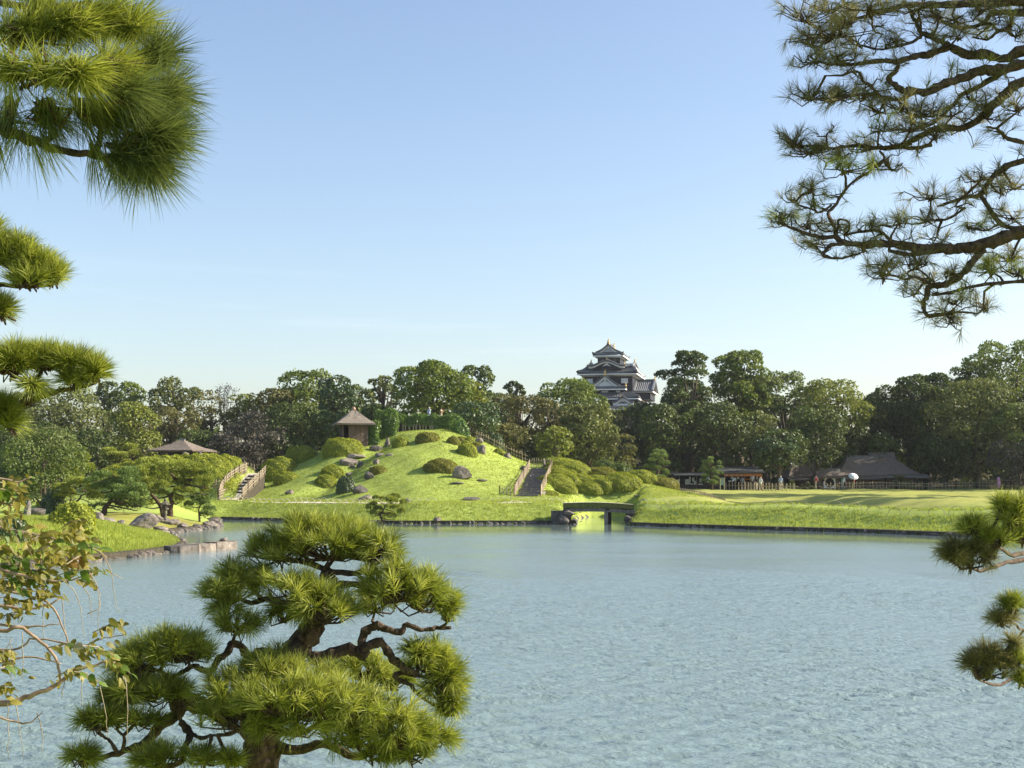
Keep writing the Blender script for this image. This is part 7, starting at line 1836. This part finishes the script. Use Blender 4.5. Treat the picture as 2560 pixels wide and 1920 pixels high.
for (u, v, rx, ry, n, dy, up, ax) in [
    (150, 200, 400, 300, 16, 0.05, 0.3, (0.3, 0, 0)), (480, 180, 420, 320, 22, 0.05, 0.3, (0.9, 0, 0.0)), (720, 150, 330, 300, 16, 0.1, 0.2, (1.0, 0, 0.1)), (540, 500, 380, 320, 18, -0.1, -0.1, (0.7, -0.2, -0.3)), (800, 480, 320, 300, 16, 0, 0.0, (1.0, 0, 0)),
    (350, 780, 330, 260, 10, 0.0, -0.4, (0.4, 0, -0.5)), (700, 780, 400, 280, 16, 0.0, -0.2, (0.9, 0, -0.3)), (1020, 780, 330, 280, 16, 0.05, 0.2, (1.0, 0, 0.3)), (1080, 960, 380, 280, 24, 0.0, 0.0, (1.1, 0, 0.0)), (1020, 1120, 360, 260, 18, 0.0, -0.2, (0.9, 0, -0.4)),
    (820, 1080, 300, 240, 10, 0, -0.3, (0.5, 0, -0.6)), (100, 480, 300, 260, 8, -0.1, 0.0, (0.3, -0.2, -0.2)), (80, 800, 250, 220, 5, 0.05, -0.3, (0.2, 0, -0.6)), (930, 180, 270, 230, 12, 0.1, 0.2, (0.9, 0, 0.3)), (1060, 400, 300, 230, 14, 0.08, 0.1, (1.0, 0, 0.2)), (1150, 650, 320, 240, 14, 0.05, 0.1, (1.0, 0, 0.1)), (300, 60, 300, 200, 8, 0.1, 0.3, (0.5, 0, 0.2)), (880, 640, 300, 240, 12, -0.05, 0.0, (0.9, 0, -0.1)), (300, 480, 300, 240, 8, -0.1, 0.0, (0.4, -0.2, -0.2))]:
    tp.pad(u, v, rx * 1.05, ry * 1.05, int(n * 1.15), 56, 0.6, dy, up, ZT, axis=tuple(1.3 * np.array(ax)), spread=(3, 46), low=-0.8, w=0.0007, droop=0.09, an=0.75, shell=(0.1, 1.1), mat=N_SHADED if (v > 600 or u > 950) else None)
for (u, v, ax) in [(110, 960, (-0.1, 0, -1)), (230, 985, (0.25, 0, -1)), (330, 1020, (0.5, 0, -1)), (640, 1080, (0.0, 0, -1)), (720, 1110, (0.5, 0, -1)), (960, 1180, (-0.05, 0, -1)), (-10, 1000, (0.1, 0, -1))]:
    tp.pad(u, v, 60, 40, 2, 22, 0.6, 0, 0.0, ZT, axis=tuple(3 * np.array(ax)), spread=(2, 24), low=-0.9, w=0.0008, twig=False, droop=0.03)

# --- tiered pads at the edge of the view
ZL = 2.765
base = (-3.25, 6.2, Hs(-3.25, 6.2))
lp_ = NearPine('tiered_pine', 'pine with flat tiers of needles reaching in from the picture edge', 6.0, lambda u, v: (u / ZL, 500 + v / ZL), base, 44, N_SUN, 0.11)
Q = smooth_path(np.array([(-3.25, 6.2, 0.3), (-3.2, 6.2, 1.5), (-3.3, 6.1, 2.6), (-3.2, 6.1, 3.6), (-3.25, 6.1, 4.4)]) - np.array(base), 5); m = MB(); m.tube(Q, np.linspace(0.16, 0.08, len(Q)), 12, 0.12); m.build('trunk', M_BARKN, lp_.root); lp_.paths.append((Q, None))
lp_.limb([(-1900, 700), (-700, 640), (-200, 600), (20, 590), (200, 600), (340, 590)], 34, 9, z=ZL, dy=(0.1, 0))
lp_.limb([(-1900, 1500), (-500, 1480), (60, 1430), (180, 1405), (280, 1360), (400, 1325), (560, 1290), (650, 1270)], 40, 9, z=ZL, dy=(0.1, 0)); lp_.limb([(150, 1400), (185, 1350), (215, 1335), (230, 1270), (60, 1200), (0, 1190)], 20, 9, z=ZL)
lp_.limb([(-1900, 900), (-400, 850), (-60, 800), (40, 790)], 26, 8, z=ZL, dy=(0.1, 0)); lp_.limb([(-1900, 1700), (-500, 1600), (-60, 1500), (60, 1500)], 26, 8, z=ZL, dy=(0.1, 0))
for (u, v, rx, ry, n, dy, up) in [
    (-60, 330, 300, 280, 30, 0, 0.8), (110, 400, 260, 230, 34, 0, 0.8), (260, 460, 220, 170, 26, 0, 0.7), (370, 520, 140, 110, 16, 0, 0.5), (200, 540, 260, 90, 18, -0.05, 0.5),
    (10, 760, 140, 150, 18, 0, 0.4), (-80, 720, 160, 160, 12, 0, 0.6),
    (80, 1120, 260, 220, 36, -0.05, 0.7), (300, 1110, 260, 180, 38, 0, 0.8), (480, 1120, 240, 150, 32, 0, 0.7), (650, 1190, 160, 130, 24, 0, 0.4), (520, 1230, 220, 80, 16, 0, 0.3), (220, 1280, 160, 110, 10, -0.1, -0.2), (-60, 1130, 200, 180, 16, 0, 0.7),
    (20, 1460, 170, 190, 24, 0, 0.4), (80, 1540, 120, 140, 12, 0, 0.1), (-80, 1480, 160, 180, 12, 0, 0.5)]:
    lp_.pad(u, v, rx, ry, int(n * 1.3), 56, 0.8, dy, up + 0.1, ZL, low=-0.2, spread=(6, 58), w=0.0011)

# --- the old pine whose crooked boughs hang in from the sunny side
ZR = 3.3515
base = (4.4, 9.9, Hs(4.4, 9.9))
rp = NearPine('crooked_pine', 'old pine with crooked dark boughs and sparse needle stars against the sky', 9.8, lambda u, v: (1900 + u / ZR, v / ZR), base, 55, N_BACKLIT, 0.128)
Q = smooth_path(np.array([(4.4, 9.9, 0.3), (4.5, 9.9, 1.8), (4.3, 9.85, 3.2), (4.45, 9.8, 4.6), (4.3, 9.8, 6.2), (4.4, 9.8, 7.8)]) - np.array(base), 5); m = MB(); m.tube(Q, np.linspace(0.24, 0.12, len(Q)), 14, 0.12); m.build('trunk', M_BARKN, rp.root); rp.paths.append((Q, None))
V4 = 400 * ZR
def lo(*p): return [(u, v + V4) for u, v in p]
R_ = rp.limb
R_([(2700, 60), (2212, 20), (1800, 30), (1500, 45), (1250, 40), (1100, 80), (900, 130), (700, 190), (520, 270)], 40, 10, z=ZR, dy=(0, 0.2))
R_([(2750, 330), (2212, 420), (2050, 490), (1900, 460), (1700, 450), (1600, 390), (1540, 360), (1440, 310), (1350, 270), (1300, 180), (1250, 80)], 50, 14, z=ZR, dy=(0, 0.1))
R_([(1570, 400), (1430, 450), (1300, 470), (1150, 510), (1000, 510), (800, 540), (600, 540), (480, 520)], 34, 9, z=ZR, dy=(0.05, -0.2)); R_([(1350, 310), (1250, 360), (1050, 410), (960, 410)], 16, 7, z=ZR)
R_([(2750, 480), (2212, 540), (2000, 590), (1850, 590), (1700, 650), (1550, 700), (1400, 770), (1280, 762), (1200, 758), (1110, 700), (1078, 665), (1110, 620), (1150, 580), (1150, 525)], 46, 15, z=ZR, dy=(0, -0.15))
R_([(1300, 770), (1180, 830), (1060, 820), (1000, 800), (930, 720), (870, 690), (830, 610), (780, 600), (680, 630), (550, 635)], 20, 7, z=ZR, dy=(-0.1, -0.2)); R_([(1060, 822), (880, 790), (740, 810), (600, 850), (450, 830)], 15, 6, z=ZR, dy=(-0.1, -0.3))
R_([(2020, 620), (1850, 710), (1700, 790), (1620, 880), (1450, 1030), (1300, 1080), (1100, 1090)], 24, 9, z=ZR, dy=(0, 0.2))
R_([(2750, 560), (2212, 680), (2080, 770), (2000, 840), (1930, 900), (1850, 985), (1700, 1070), (1500, 1070), (1300, 1160), (1200, 1220), (1000, 1240), (800, 1220), (620, 1240), (420, 1245)], 46, 9, z=ZR, dy=(0, 0.1))
R_([(1440, 1215), (1280, 1245), (1120, 1225), (950, 1250), (800, 1280)], 18, 7, z=ZR); R_([(560, 1235), (560, 1130), (615, 1070), (600, 1040)], 9, 4, z=ZR); R_([(1000, 1260), (1040, 1320), (1010, 1380), (960, 1408)], 12, 6, z=ZR)
R_([(2750, 1260), (2212, 1190), (2060, 1150), (2000, 1090), (1900, 1060)], 24, 8, z=ZR, dy=(0, -0.1))
R_([(2750, 120), (2212, 110), (1950, 110), (1880, 190), (1700, 240), (1560, 190), (1420, 120)], 30, 9, z=ZR, dy=(0, 0.3)); R_([(2110, 130), (2090, 230), (1990, 270), (1900, 330), (1780, 310)], 18, 7, z=ZR, dy=(0, 0.2)); R_([(700, 190), (560, 330), (480, 420), (420, 470)], 11, 5, z=ZR, dy=(0.1, 0)); R_([(940, 130), (950, 250), (1030, 290)], 11, 5, z=ZR)
R_(lo((2750, 520), (2212, 600), (2050, 650), (1900, 700), (1700, 740), (1560, 740), (1400, 740), (1280, 730), (1120, 705), (1000, 700), (850, 712), (700, 690), (620, 645), (500, 650), (350, 600), (220, 550), (140, 520)), 58, 9, z=ZR, dy=(0, -0.1))
R_(lo((640, 655), (622, 560), (572, 450), (640, 370), (672, 310), (780, 180), (900, 110), (1030, 0)), 18, 10, z=ZR); R_(lo((600, 375), (530, 425), (465, 435), (450, 330), (440, 240)), 11, 6, z=ZR); R_(lo((480, 432), (400, 400), (330, 380), (280, 310)), 9, 5, z=ZR)
R_(lo((640, 640), (655, 560), (662, 500), (740, 517), (742, 590), (700, 630)), 11, 8, z=ZR); R_(lo((1120, 690), (1000, 600), (900, 592), (700, 632)), 18, 10, z=ZR); R_(lo((1000, 550), (1120, 552), (1170, 520)), 8, 5, z=ZR); R_(lo((600, 600), (520, 590), (430, 500)), 8, 4, z=ZR); R_(lo((240, 560), (180, 500), (160, 430)), 8, 4, z=ZR)
R_(lo((1870, 750), (1760, 880), (1700, 950), (1560, 1040), (1420, 1060), (1400, 1140), (1368, 1200), (1380, 1270), (1420, 1308), (1540, 1292), (1600, 1330), (1620, 1362)), 34, 9, z=ZR, dy=(0, -0.2))
R_(lo((1430, 1040), (1300, 980), (1220, 1000), (1120, 970), (1010, 960)), 16, 6, z=ZR, dy=(-0.1, -0.2)); R_(lo((1440, 1130), (1600, 1110), (1700, 1080), (1900, 1040), (2212, 1015), (2600, 1000)), 12, 16, z=ZR, dy=(-0.1, 0)); R_(lo((1540, 1292), (1700, 1275), (1830, 1282), (1900, 1200)), 10, 5, z=ZR, dy=(-0.15, -0.2)); R_(lo((1560, 1290), (1640, 1230), (1640, 1180)), 8, 4, z=ZR)
R_(lo((700, 700), (600, 710), (545, 765), (530, 805), (650, 825), (790, 795), (890, 765)), 18, 6, z=ZR, dy=(-0.1, -0.2)); R_(lo((540, 790), (480, 740)), 10, 5, z=ZR)
R_(lo((2750, -180), (2212, 0), (2030, 80), (1920, 180), (1850, 285), (1700, 320), (1550, 370), (1480, 390)), 34, 9, z=ZR, dy=(0, 0.15)); R_(lo((1850, 300), (1950, 450), (2030, 540), (2212, 590)), 18, 22, z=ZR); R_(lo((1720, 400), (1600, 480), (1500, 510), (1400, 500)), 10, 6, z=ZR); R_(lo((1690, 320), (1640, 380), (1700, 400)), 9, 6, z=ZR); R_(lo((2000, 540), (1880, 590), (1740, 560)), 11, 5, z=ZR)
R_(lo((1080, 760), (1240, 790), (1420, 770), (1600, 750), (1800, 760)), 16, 26, z=ZR, dy=(-0.1, 0)); R_(lo((1260, 1000), (1240, 940), (1330, 920), (1440, 1010)), 9, 7, z=ZR)
TR = [(380, 120, 240, 190, 15), (600, 60, 260, 120, 14), (420, 330, 200, 170, 12), (640, 260, 250, 160, 15), (820, 330, 190, 150, 9), (450, 490, 180, 130, 10), (640, 480, 200, 130, 9), (900, 60, 260, 120, 12), (760, 170, 220, 130, 10),
      (430, 790, 210, 150, 15), (640, 780, 200, 140, 10), (860, 800, 170, 130, 7), (1000, 900, 200, 140, 9), (1350, 920, 240, 170, 15), (1180, 880, 200, 150, 8), (1250, 1060, 200, 140, 8), (1460, 1130, 170, 130, 7), (1000, 1060, 200, 140, 7),
      (300, 1180, 150, 150, 11), (420, 1260, 190, 120, 11), (680, 1290, 190, 130, 10), (880, 1230, 170, 120, 6), (1780, 800, 150, 140, 6), (1900, 930, 150, 190, 9), (2170, 870, 150, 170, 8), (1620, 930, 180, 140, 6), (1700, 1060, 150, 120, 4),
      (1640, 150, 260, 110, 8), (1850, 60, 260, 110, 8), (1660, 290, 130, 100, 4), (1950, 180, 220, 120, 6), (2140, 280, 160, 130, 6), (1080, 350, 130, 110, 4), (1320, 60, 220, 110, 7), (2150, 60, 200, 120, 7), (1500, 100, 200, 110, 6), (2080, 200, 160, 120, 5)]
TR += [(u, v + V4, rx, ry, n) for u, v, rx, ry, n in [(700, 50, 220, 150, 11), (1100, 50, 170, 120, 6), (430, 220, 170, 150, 6), (300, 320, 150, 130, 5), (160, 470, 150, 150, 9), (420, 530, 170, 150, 7), (420, 690, 150, 120, 4), (930, 560, 160, 130, 5), (1160, 510, 120, 110, 3), (1430, 280, 190, 150, 8), (1400, 470, 190, 150, 7), (1720, 260, 160, 140, 4), (1850, 130, 170, 140, 5),
      (1060, 850, 160, 130, 9), (1330, 850, 170, 120, 9), (1030, 960, 150, 130, 5), (1300, 1090, 150, 130, 4), (1600, 930, 150, 120, 5), (1920, 890, 190, 140, 12), (2100, 800, 180, 150, 9), (2160, 920, 170, 140, 9), (1630, 1180, 150, 120, 4), (1870, 1210, 160, 140, 6), (1590, 1340, 140, 110, 5), (1740, 550, 150, 120, 4), (2020, 250, 160, 140, 5), (2110, 450, 180, 150, 7), (1480, 620, 140, 120, 3), (2120, 200, 180, 150, 6), (850, 690, 160, 110, 4), (1420, 970, 150, 110, 4)]]
def sprinkle(tree_, per, ln, mats, dens, rmax, reach=(0.03, 0.16), w=0.0011, flat=0.55, limit=None, spread=(6, 62)):
    """single shoots on short twigs all along the thinner wood"""
    g = tree_.g
    for Qp, rd in list(tree_.paths):
        if rd is None: continue
        seg = np.linalg.norm(np.diff(Qp, axis=0), axis=1); ok = np.where(rd[1:] < rmax)[0]
        if limit is not None: ok = np.array([i for i in ok if limit(Qp[i] + tree_.O)], int)
        if len(ok) == 0: continue
        n = int(dens * seg[ok].sum()) + 1
        i = g.choice(ok, n, p=seg[ok] / seg[ok].sum()); f = g.random((n, 1)); B = Qp[i] * (1 - f) + Qp[i + 1] * f
        d = unit(g.normal(0, 1, (n, 3)) * np.array([1, 1, flat]) + np.array([-0.25, 0, 0.35])); r = g.uniform(*reach, (n, 1))
        P = B + d * r; A = unit(d + np.array([-0.15, 0, 0.35]) + g.normal(0, 0.35, (n, 3)))
        V, q, t, tint = needles(P, A, ln, per, g, spread, w=w, droop=0.08)
        o = obj('needle_cluster', np_mesh('needle_cluster', V, [q, t], mats[int(g.random() < 0.15)], False, tint=tint), tree_.root); tag(o, kind='stuff')
        m = MB()
        for b_, p_, a_ in zip(B, P, A): m.tube([b_, (b_ + p_) / 2 + g.normal(0, 0.012, 3), p_ - a_ * ln * 0.2, p_], [0.005, 0.004, 0.003, 0.002], 4, cap=False)
        m.build('twigs', M_BARKN, o)
for (u, v, rx, ry, n) in TR:
    lit = v / ZR > 300 and rp.g.random() < 0.25  # painted lit: these pads take the sunlit needle colour
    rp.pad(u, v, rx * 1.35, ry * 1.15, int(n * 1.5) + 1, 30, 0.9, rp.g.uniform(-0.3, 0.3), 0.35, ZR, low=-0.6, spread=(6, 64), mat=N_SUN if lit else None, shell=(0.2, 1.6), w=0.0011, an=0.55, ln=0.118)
sprinkle(rp, 26, 0.120, (N_BACKLIT, N_SUN), 20, 0.037, limit=lambda p: p[0] < 3.8 and p[0] > 1.75)
# lower boughs of the same old pine
Z7 = 2.963; rp.mp = lambda u, v: (2260 + u / Z7, 1200 + v / Z7); rp.Y = 7.6; rp.s = mpp(7.6)
R_([(1700, 300), (1200, 520), (889, 590), (760, 608), (680, 640), (560, 670), (470, 632), (380, 600)], 26, 7, z=Z7, dy=(2.2, 0)); R_([(1300, 450), (889, 540), (800, 560), (700, 500), (580, 460)], 26, 8, z=Z7, dy=(1.2, 0))
R_([(1700, 800), (1200, 1050), (889, 1110), (830, 1070), (730, 1040), (680, 1050)], 16, 5, z=Z7, dy=(2.2, 0)); R_([(889, 1110), (860, 1150), (830, 1190), (790, 1220)], 7, 4, z=Z7)
R_([(1700, 1200), (1200, 1380), (889, 1420), (780, 1480), (700, 1520), (600, 1500), (540, 1470)], 22, 6, z=Z7, dy=(2.2, 0))
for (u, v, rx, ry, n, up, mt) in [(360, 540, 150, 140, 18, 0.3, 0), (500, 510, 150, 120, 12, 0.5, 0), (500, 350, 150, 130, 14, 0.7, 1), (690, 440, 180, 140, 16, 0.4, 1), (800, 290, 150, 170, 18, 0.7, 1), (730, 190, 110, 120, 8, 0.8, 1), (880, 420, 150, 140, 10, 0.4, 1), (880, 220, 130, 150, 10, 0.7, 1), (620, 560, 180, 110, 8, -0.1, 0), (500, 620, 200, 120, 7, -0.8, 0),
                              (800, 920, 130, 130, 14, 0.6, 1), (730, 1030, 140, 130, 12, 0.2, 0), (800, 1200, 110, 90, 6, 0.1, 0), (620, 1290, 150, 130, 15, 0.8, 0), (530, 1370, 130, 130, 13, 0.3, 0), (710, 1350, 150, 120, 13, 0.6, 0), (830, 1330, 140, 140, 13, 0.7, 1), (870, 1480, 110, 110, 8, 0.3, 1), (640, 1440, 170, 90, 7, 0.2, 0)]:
    rp.pad(u, v, rx * 1.25, ry * 1.2, int(n * 1.35), 50, 0.85, 0.0, up, Z7, low=-0.35, spread=(6, 62), mat=N_SUN if mt else N_BACKLIT, w=0.0011, ln=0.10)

# --- trumpet vine hanging in at the side
ZV = 2.154
vb = (-2.25, 5.1, Hs(-2.25, 5.1))
vine = tag(empty('trumpet_vine', vb), 'tangled vine with browning compound leaves and hanging bare stems', 'vine')
VO = np.array(vb); gv = np.random.default_rng(66)
def vp(u, v, dy=0.0): return np.array(at(u / ZV, 1150 + v / ZV, 5.0 + dy)) - VO
M_VINE = plain_mat('vine_bark', (0.15, 0.10, 0.07), (0.34, 0.26, 0.19), 30, 0.9, 0.5, bdist=0.004)
M_VINE2 = plain_mat('pale_vine_stem', (0.20, 0.16, 0.11), (0.36, 0.30, 0.22), 30, 0.8, 0.2, bdist=0.002)
def stem(pts, r0, r1, mat=None, dy=None, name='stem'):
    d = gv.uniform(-0.25, 0.15) if dy is None else dy
    P = smooth_path([vp(u, v, d + 0.05 * i / len(pts)) for i, (u, v) in enumerate(pts)], 4, 0.002, gv)
    m = MB(); m.tube(P, np.linspace(r0, r1, len(P)), 6, 0.08); return m.build(name, mat or M_VINE, vine, True)
m = MB(); m.tube(smooth_path([(0, 0, -0.1), (0.03, 0, 0.8), (-0.05, 0, 1.6), (0.02, 0, 2.4), (0, 0, 3.2)], 4), 0.045, 8, 0.1); m.build('main_stem', M_VINE, vine)
S0 = -260
for p, r0, r1 in [([(S0, 1250), (0, 1312), (130, 1280), (250, 1240), (330, 1190), (420, 1130), (520, 1100), (620, 1090)], .022, .005), ([(S0, 700), (0, 785), (200, 800), (330, 740)], .012, .005), ([(S0, 900), (0, 922), (100, 900), (190, 960), (300, 1060), (325, 1180)], .014, .008), ([(S0, 860), (0, 885), (200, 892), (330, 880)], .010, .003),
                  ([(S0, 500), (30, 600), (200, 640), (350, 650), (500, 612)], .011, .004), ([(S0, 300), (160, 400), (400, 440), (520, 490), (575, 522)], .010, .003), ([(S0, 80), (0, 100), (90, 120), (170, 90)], .009, .003), ([(S0, 200), (0, 230), (120, 250)], .009, .003), ([(S0, 1000), (60, 1020), (200, 960), (420, 1000), (560, 960), (680, 940)], .008, .003), ([(S0, 1350), (0, 1390), (150, 1420), (230, 1360)], .008, .003),
                  ([(S0, 620), (0, 690), (250, 770), (330, 880), (380, 1010)], .009, .004), ([(S0, 1100), (0, 1090), (160, 1060), (330, 1100)], .009, .004)]:
    stem(p, r0 * 0.62, r1 * 0.6)
for p in [[(350, 655), (420, 740), (438, 870), (462, 965)], [(480, 602), (530, 700), (532, 850), (520, 950)], [(572, 522), (600, 610), (612, 700), (642, 822)], [(100, 330), (150, 450), (172, 520)], [(40, 1312), (42, 1450), (46, 1610)], [(80, 1300), (100, 1420), (126, 1600)], [(530, 1180), (568, 1350), (582, 1500)], [(672, 1170), (690, 1350), (688, 1530)], [(330, 740), (350, 880), (360, 1060)], [(420, 650), (480, 740), (492, 850)], [(600, 610), (660, 640)], [(470, 830), (540, 790), (530, 700)], [(60, 1000), (70, 1120), (60, 1200)], [(120, 930), (125, 1080), (120, 1180)], [(230, 660), (232, 820), (236, 960)], [(60, 960), (0, 1080)], [(440, 1100), (440, 1240), (438, 1330)], [(350, 1190), (330, 1290)], [(200, 1360), (225, 1450), (228, 1580)], [(10, 620), (60, 760), (80, 900)]]:
    stem(p, 0.0017, 0.0009, M_VINE2)
def leaflet_mesh(seed):
    g = np.random.default_rng(seed); n = 7; V = []; ln = 1.0
    cur = g.uniform(0.1, 0.45); fold = g.uniform(0.05, 0.30)
    for i in range(n):
        t = i / (n - 1); w = 0.27 * math.sin(math.pi * min(1, t ** 0.75)) ** 0.9 * (1 + (0.13 if i % 2 else -0.08)) + (0 if 0 < i < n - 1 else 0.0)
        z = -cur * t * t; x = ln * t
        V += [(x, -w, z + fold * w), (x, 0, z), (x, w, z + fold * w)]
    q = []
    for i in range(n - 1):
        for e in range(2): q.append([i * 3 + e, i * 3 + 3 + e, i * 3 + 4 + e, i * 3 + 1 + e])
    return np.array(V), np.array(q)
VL = [leaf_mat('vine_leaf_green', (0.045, 0.085, 0.014), (0.085, 0.140, 0.022), (0.15, 0.22, 0.04), 0.35, 0.5, 0.25, 9), leaf_mat('vine_leaf_olive', (0.085, 0.090, 0.018), (0.160, 0.150, 0.028), (0.27, 0.23, 0.05), 0.35, 0.5, 0.25, 9), leaf_mat('vine_leaf_brown', (0.13, 0.075, 0.020), (0.22, 0.135, 0.035), (0.34, 0.23, 0.07), 0.3, 0.5, 0.3, 9), leaf_mat('vine_leaf_pale', (0.22, 0.20, 0.09), (0.34, 0.31, 0.16), (0.46, 0.42, 0.26), 0.3, 0.5, 0.3, 9)]
LEAF = [[] for _ in VL]
for mi in range(len(VL)):
    for q in range(4):
        V, F = leaflet_mesh(mi * 10 + q); LEAF[mi].append(np_mesh('leaflet', V, [F], VL[mi], True, tint=np.full(len(F), 0.35 + 0.12 * q)))
RACH = [(80, 140, 190, 100), (0, 120, 90, 175), (0, 200, 110, 255), (10, 260, 150, 205), (170, 430, 330, 395), (250, 450, 410, 430), (330, 370, 420, 330), (370, 385, 490, 425), (380, 465, 540, 475), (100, 480, 300, 525), (20, 520, 190, 565), (200, 560, 420, 555), (300, 625, 500, 600), (400, 600, 545, 612), (0, 640, 200, 665), (50, 700, 250, 725), (100, 765, 300, 740), (0, 845, 150, 830), (500, 930, 650, 890), (260, 1010, 450, 1012), (380, 1030, 560, 1030), (440, 1000, 610, 1052), (560, 1080, 705, 1150), (300, 1170, 460, 1120), (400, 1140, 530, 1195), (0, 1120, 115, 1132), (-20, 1220, 60, 1255), (0, 430, 130, 370), (-10, 340, 80, 300), (-20, 560, 90, 600), (120, 600, 280, 620), (180, 500, 330, 470), (0, 740, 110, 770), (210, 690, 340, 640), (-30, 1030, 60, 1060), (360, 560, 480, 520), (90, 400, 220, 440), (60, 560, 150, 640), (-30, 160, 60, 190), (-20, 470, 70, 500), (20, 600, 120, 700), (-20, 680, 80, 660), (150, 640, 260, 580), (260, 520, 380, 500)]
for i, (u0, v0, u1, v1) in enumerate(RACH):
    dy = gv.uniform(-0.3, 0.15); a, b = vp(u0, v0, dy), vp(u1, v1, dy + gv.uniform(-0.08, 0.08))
    m = MB(); midp = (a + b) / 2 + np.array([0, 0, 0.012]); m.tube([a, midp, b], [0.0022, 0.0018, 0.001], 4); m.build('leaf_stalk', M_VINE2, vine)
    mi = int(gv.choice(4, p=[0.40, 0.56, 0.03, 0.01])) if v0 > 250 else int(gv.choice(4, p=[0.74, 0.24, 0.01, 0.01]))
    d = b - a; L0 = np.linalg.norm(d); npair = int(np.clip(L0 / 0.036, 2, 3))
    for k in range(npair * 2 + 1):
        term = k == npair * 2; f = 1.0 if term else 0.25 + 0.72 * (k // 2) / npair; pos = a + d * f + np.array([0, 0, 0.012 * math.sin(math.pi * f)])
        sd = 1 if k % 2 else -1
        mm = mi if gv.random() < 0.8 else int(gv.choice(4, p=[0.45, 0.45, 0.07, 0.03]))
        o = bpy.data.objects.new('leaflet', LEAF[mm][int(gv.integers(4))])
        ax = unit(d) if term else unit(unit(d) * 0.55 + sd * np.array([gv.uniform(-0.1, 0.1), gv.uniform(-0.6, 0.2), 0.55]) + np.array([0, 0, -0.62]))
        up = unit(np.array([gv.normal(0, 0.5), -0.5 + gv.normal(0, 0.5), 0.8])); x = Vector(ax); y = Vector(up).cross(x).normalized(); z = x.cross(y)
        M = Matrix((x, y, z)).transposed(); o.rotation_euler = M.to_euler(); s_ = gv.uniform(0.033, 0.050); o.scale = (s_, s_ * gv.uniform(0.8, 1.15), s_); o.location = pos
        link(o, vine)

# smaller leaves along the shaded stems, too many to tell apart
mb = MB(); tints = []
for k in range(420):
    u0, v0, u1, v1 = RACH[int(gv.integers(len(RACH)))]
    f = gv.random(); p = vp(u0 + (u1 - u0) * f + gv.normal(0, 34), v0 + (v1 - v0) * f + gv.normal(0, 30), gv.uniform(-0.25, 0.25))
    V, F = leaflet_mesh(int(gv.integers(40))); sz = gv.uniform(0.026, 0.044)
    x = Vector((gv.normal(0.3, 0.6), gv.normal(0, 0.5), gv.uniform(-0.9, 0.1))).normalized(); y = Vector((gv.normal(0, 0.5), -0.5 + gv.normal(0, 0.5), 0.8)).cross(x).normalized(); z = x.cross(y)
    Mx = np.array([x, y, z]); mb.add((V * sz) @ Mx + p, F, tint=gv.uniform(0.1, 0.9))
tag(mb.build('small_leaves', VL[1], vine), kind='stuff')

# ------------------------------------------------------------------ the air
def haze():
    m, nt, out = _nt('air')
    v = nt.nodes.new('ShaderNodeVolumePrincipled')
    v.inputs['Color'].default_value = (0.86, 0.92, 1.0, 1); v.inputs['Density'].default_value = 0.00009; v.inputs['Anisotropy'].default_value = 0.2
    nt.links.new(v.outputs[0], out.inputs['Volume'])
    b = MB(); b.box((0, 160, 20), (420, 640, 46))
    tag(b.build('haze', m), 'thin pale haze in the late afternoon air', 'haze', kind='stuff')
haze()
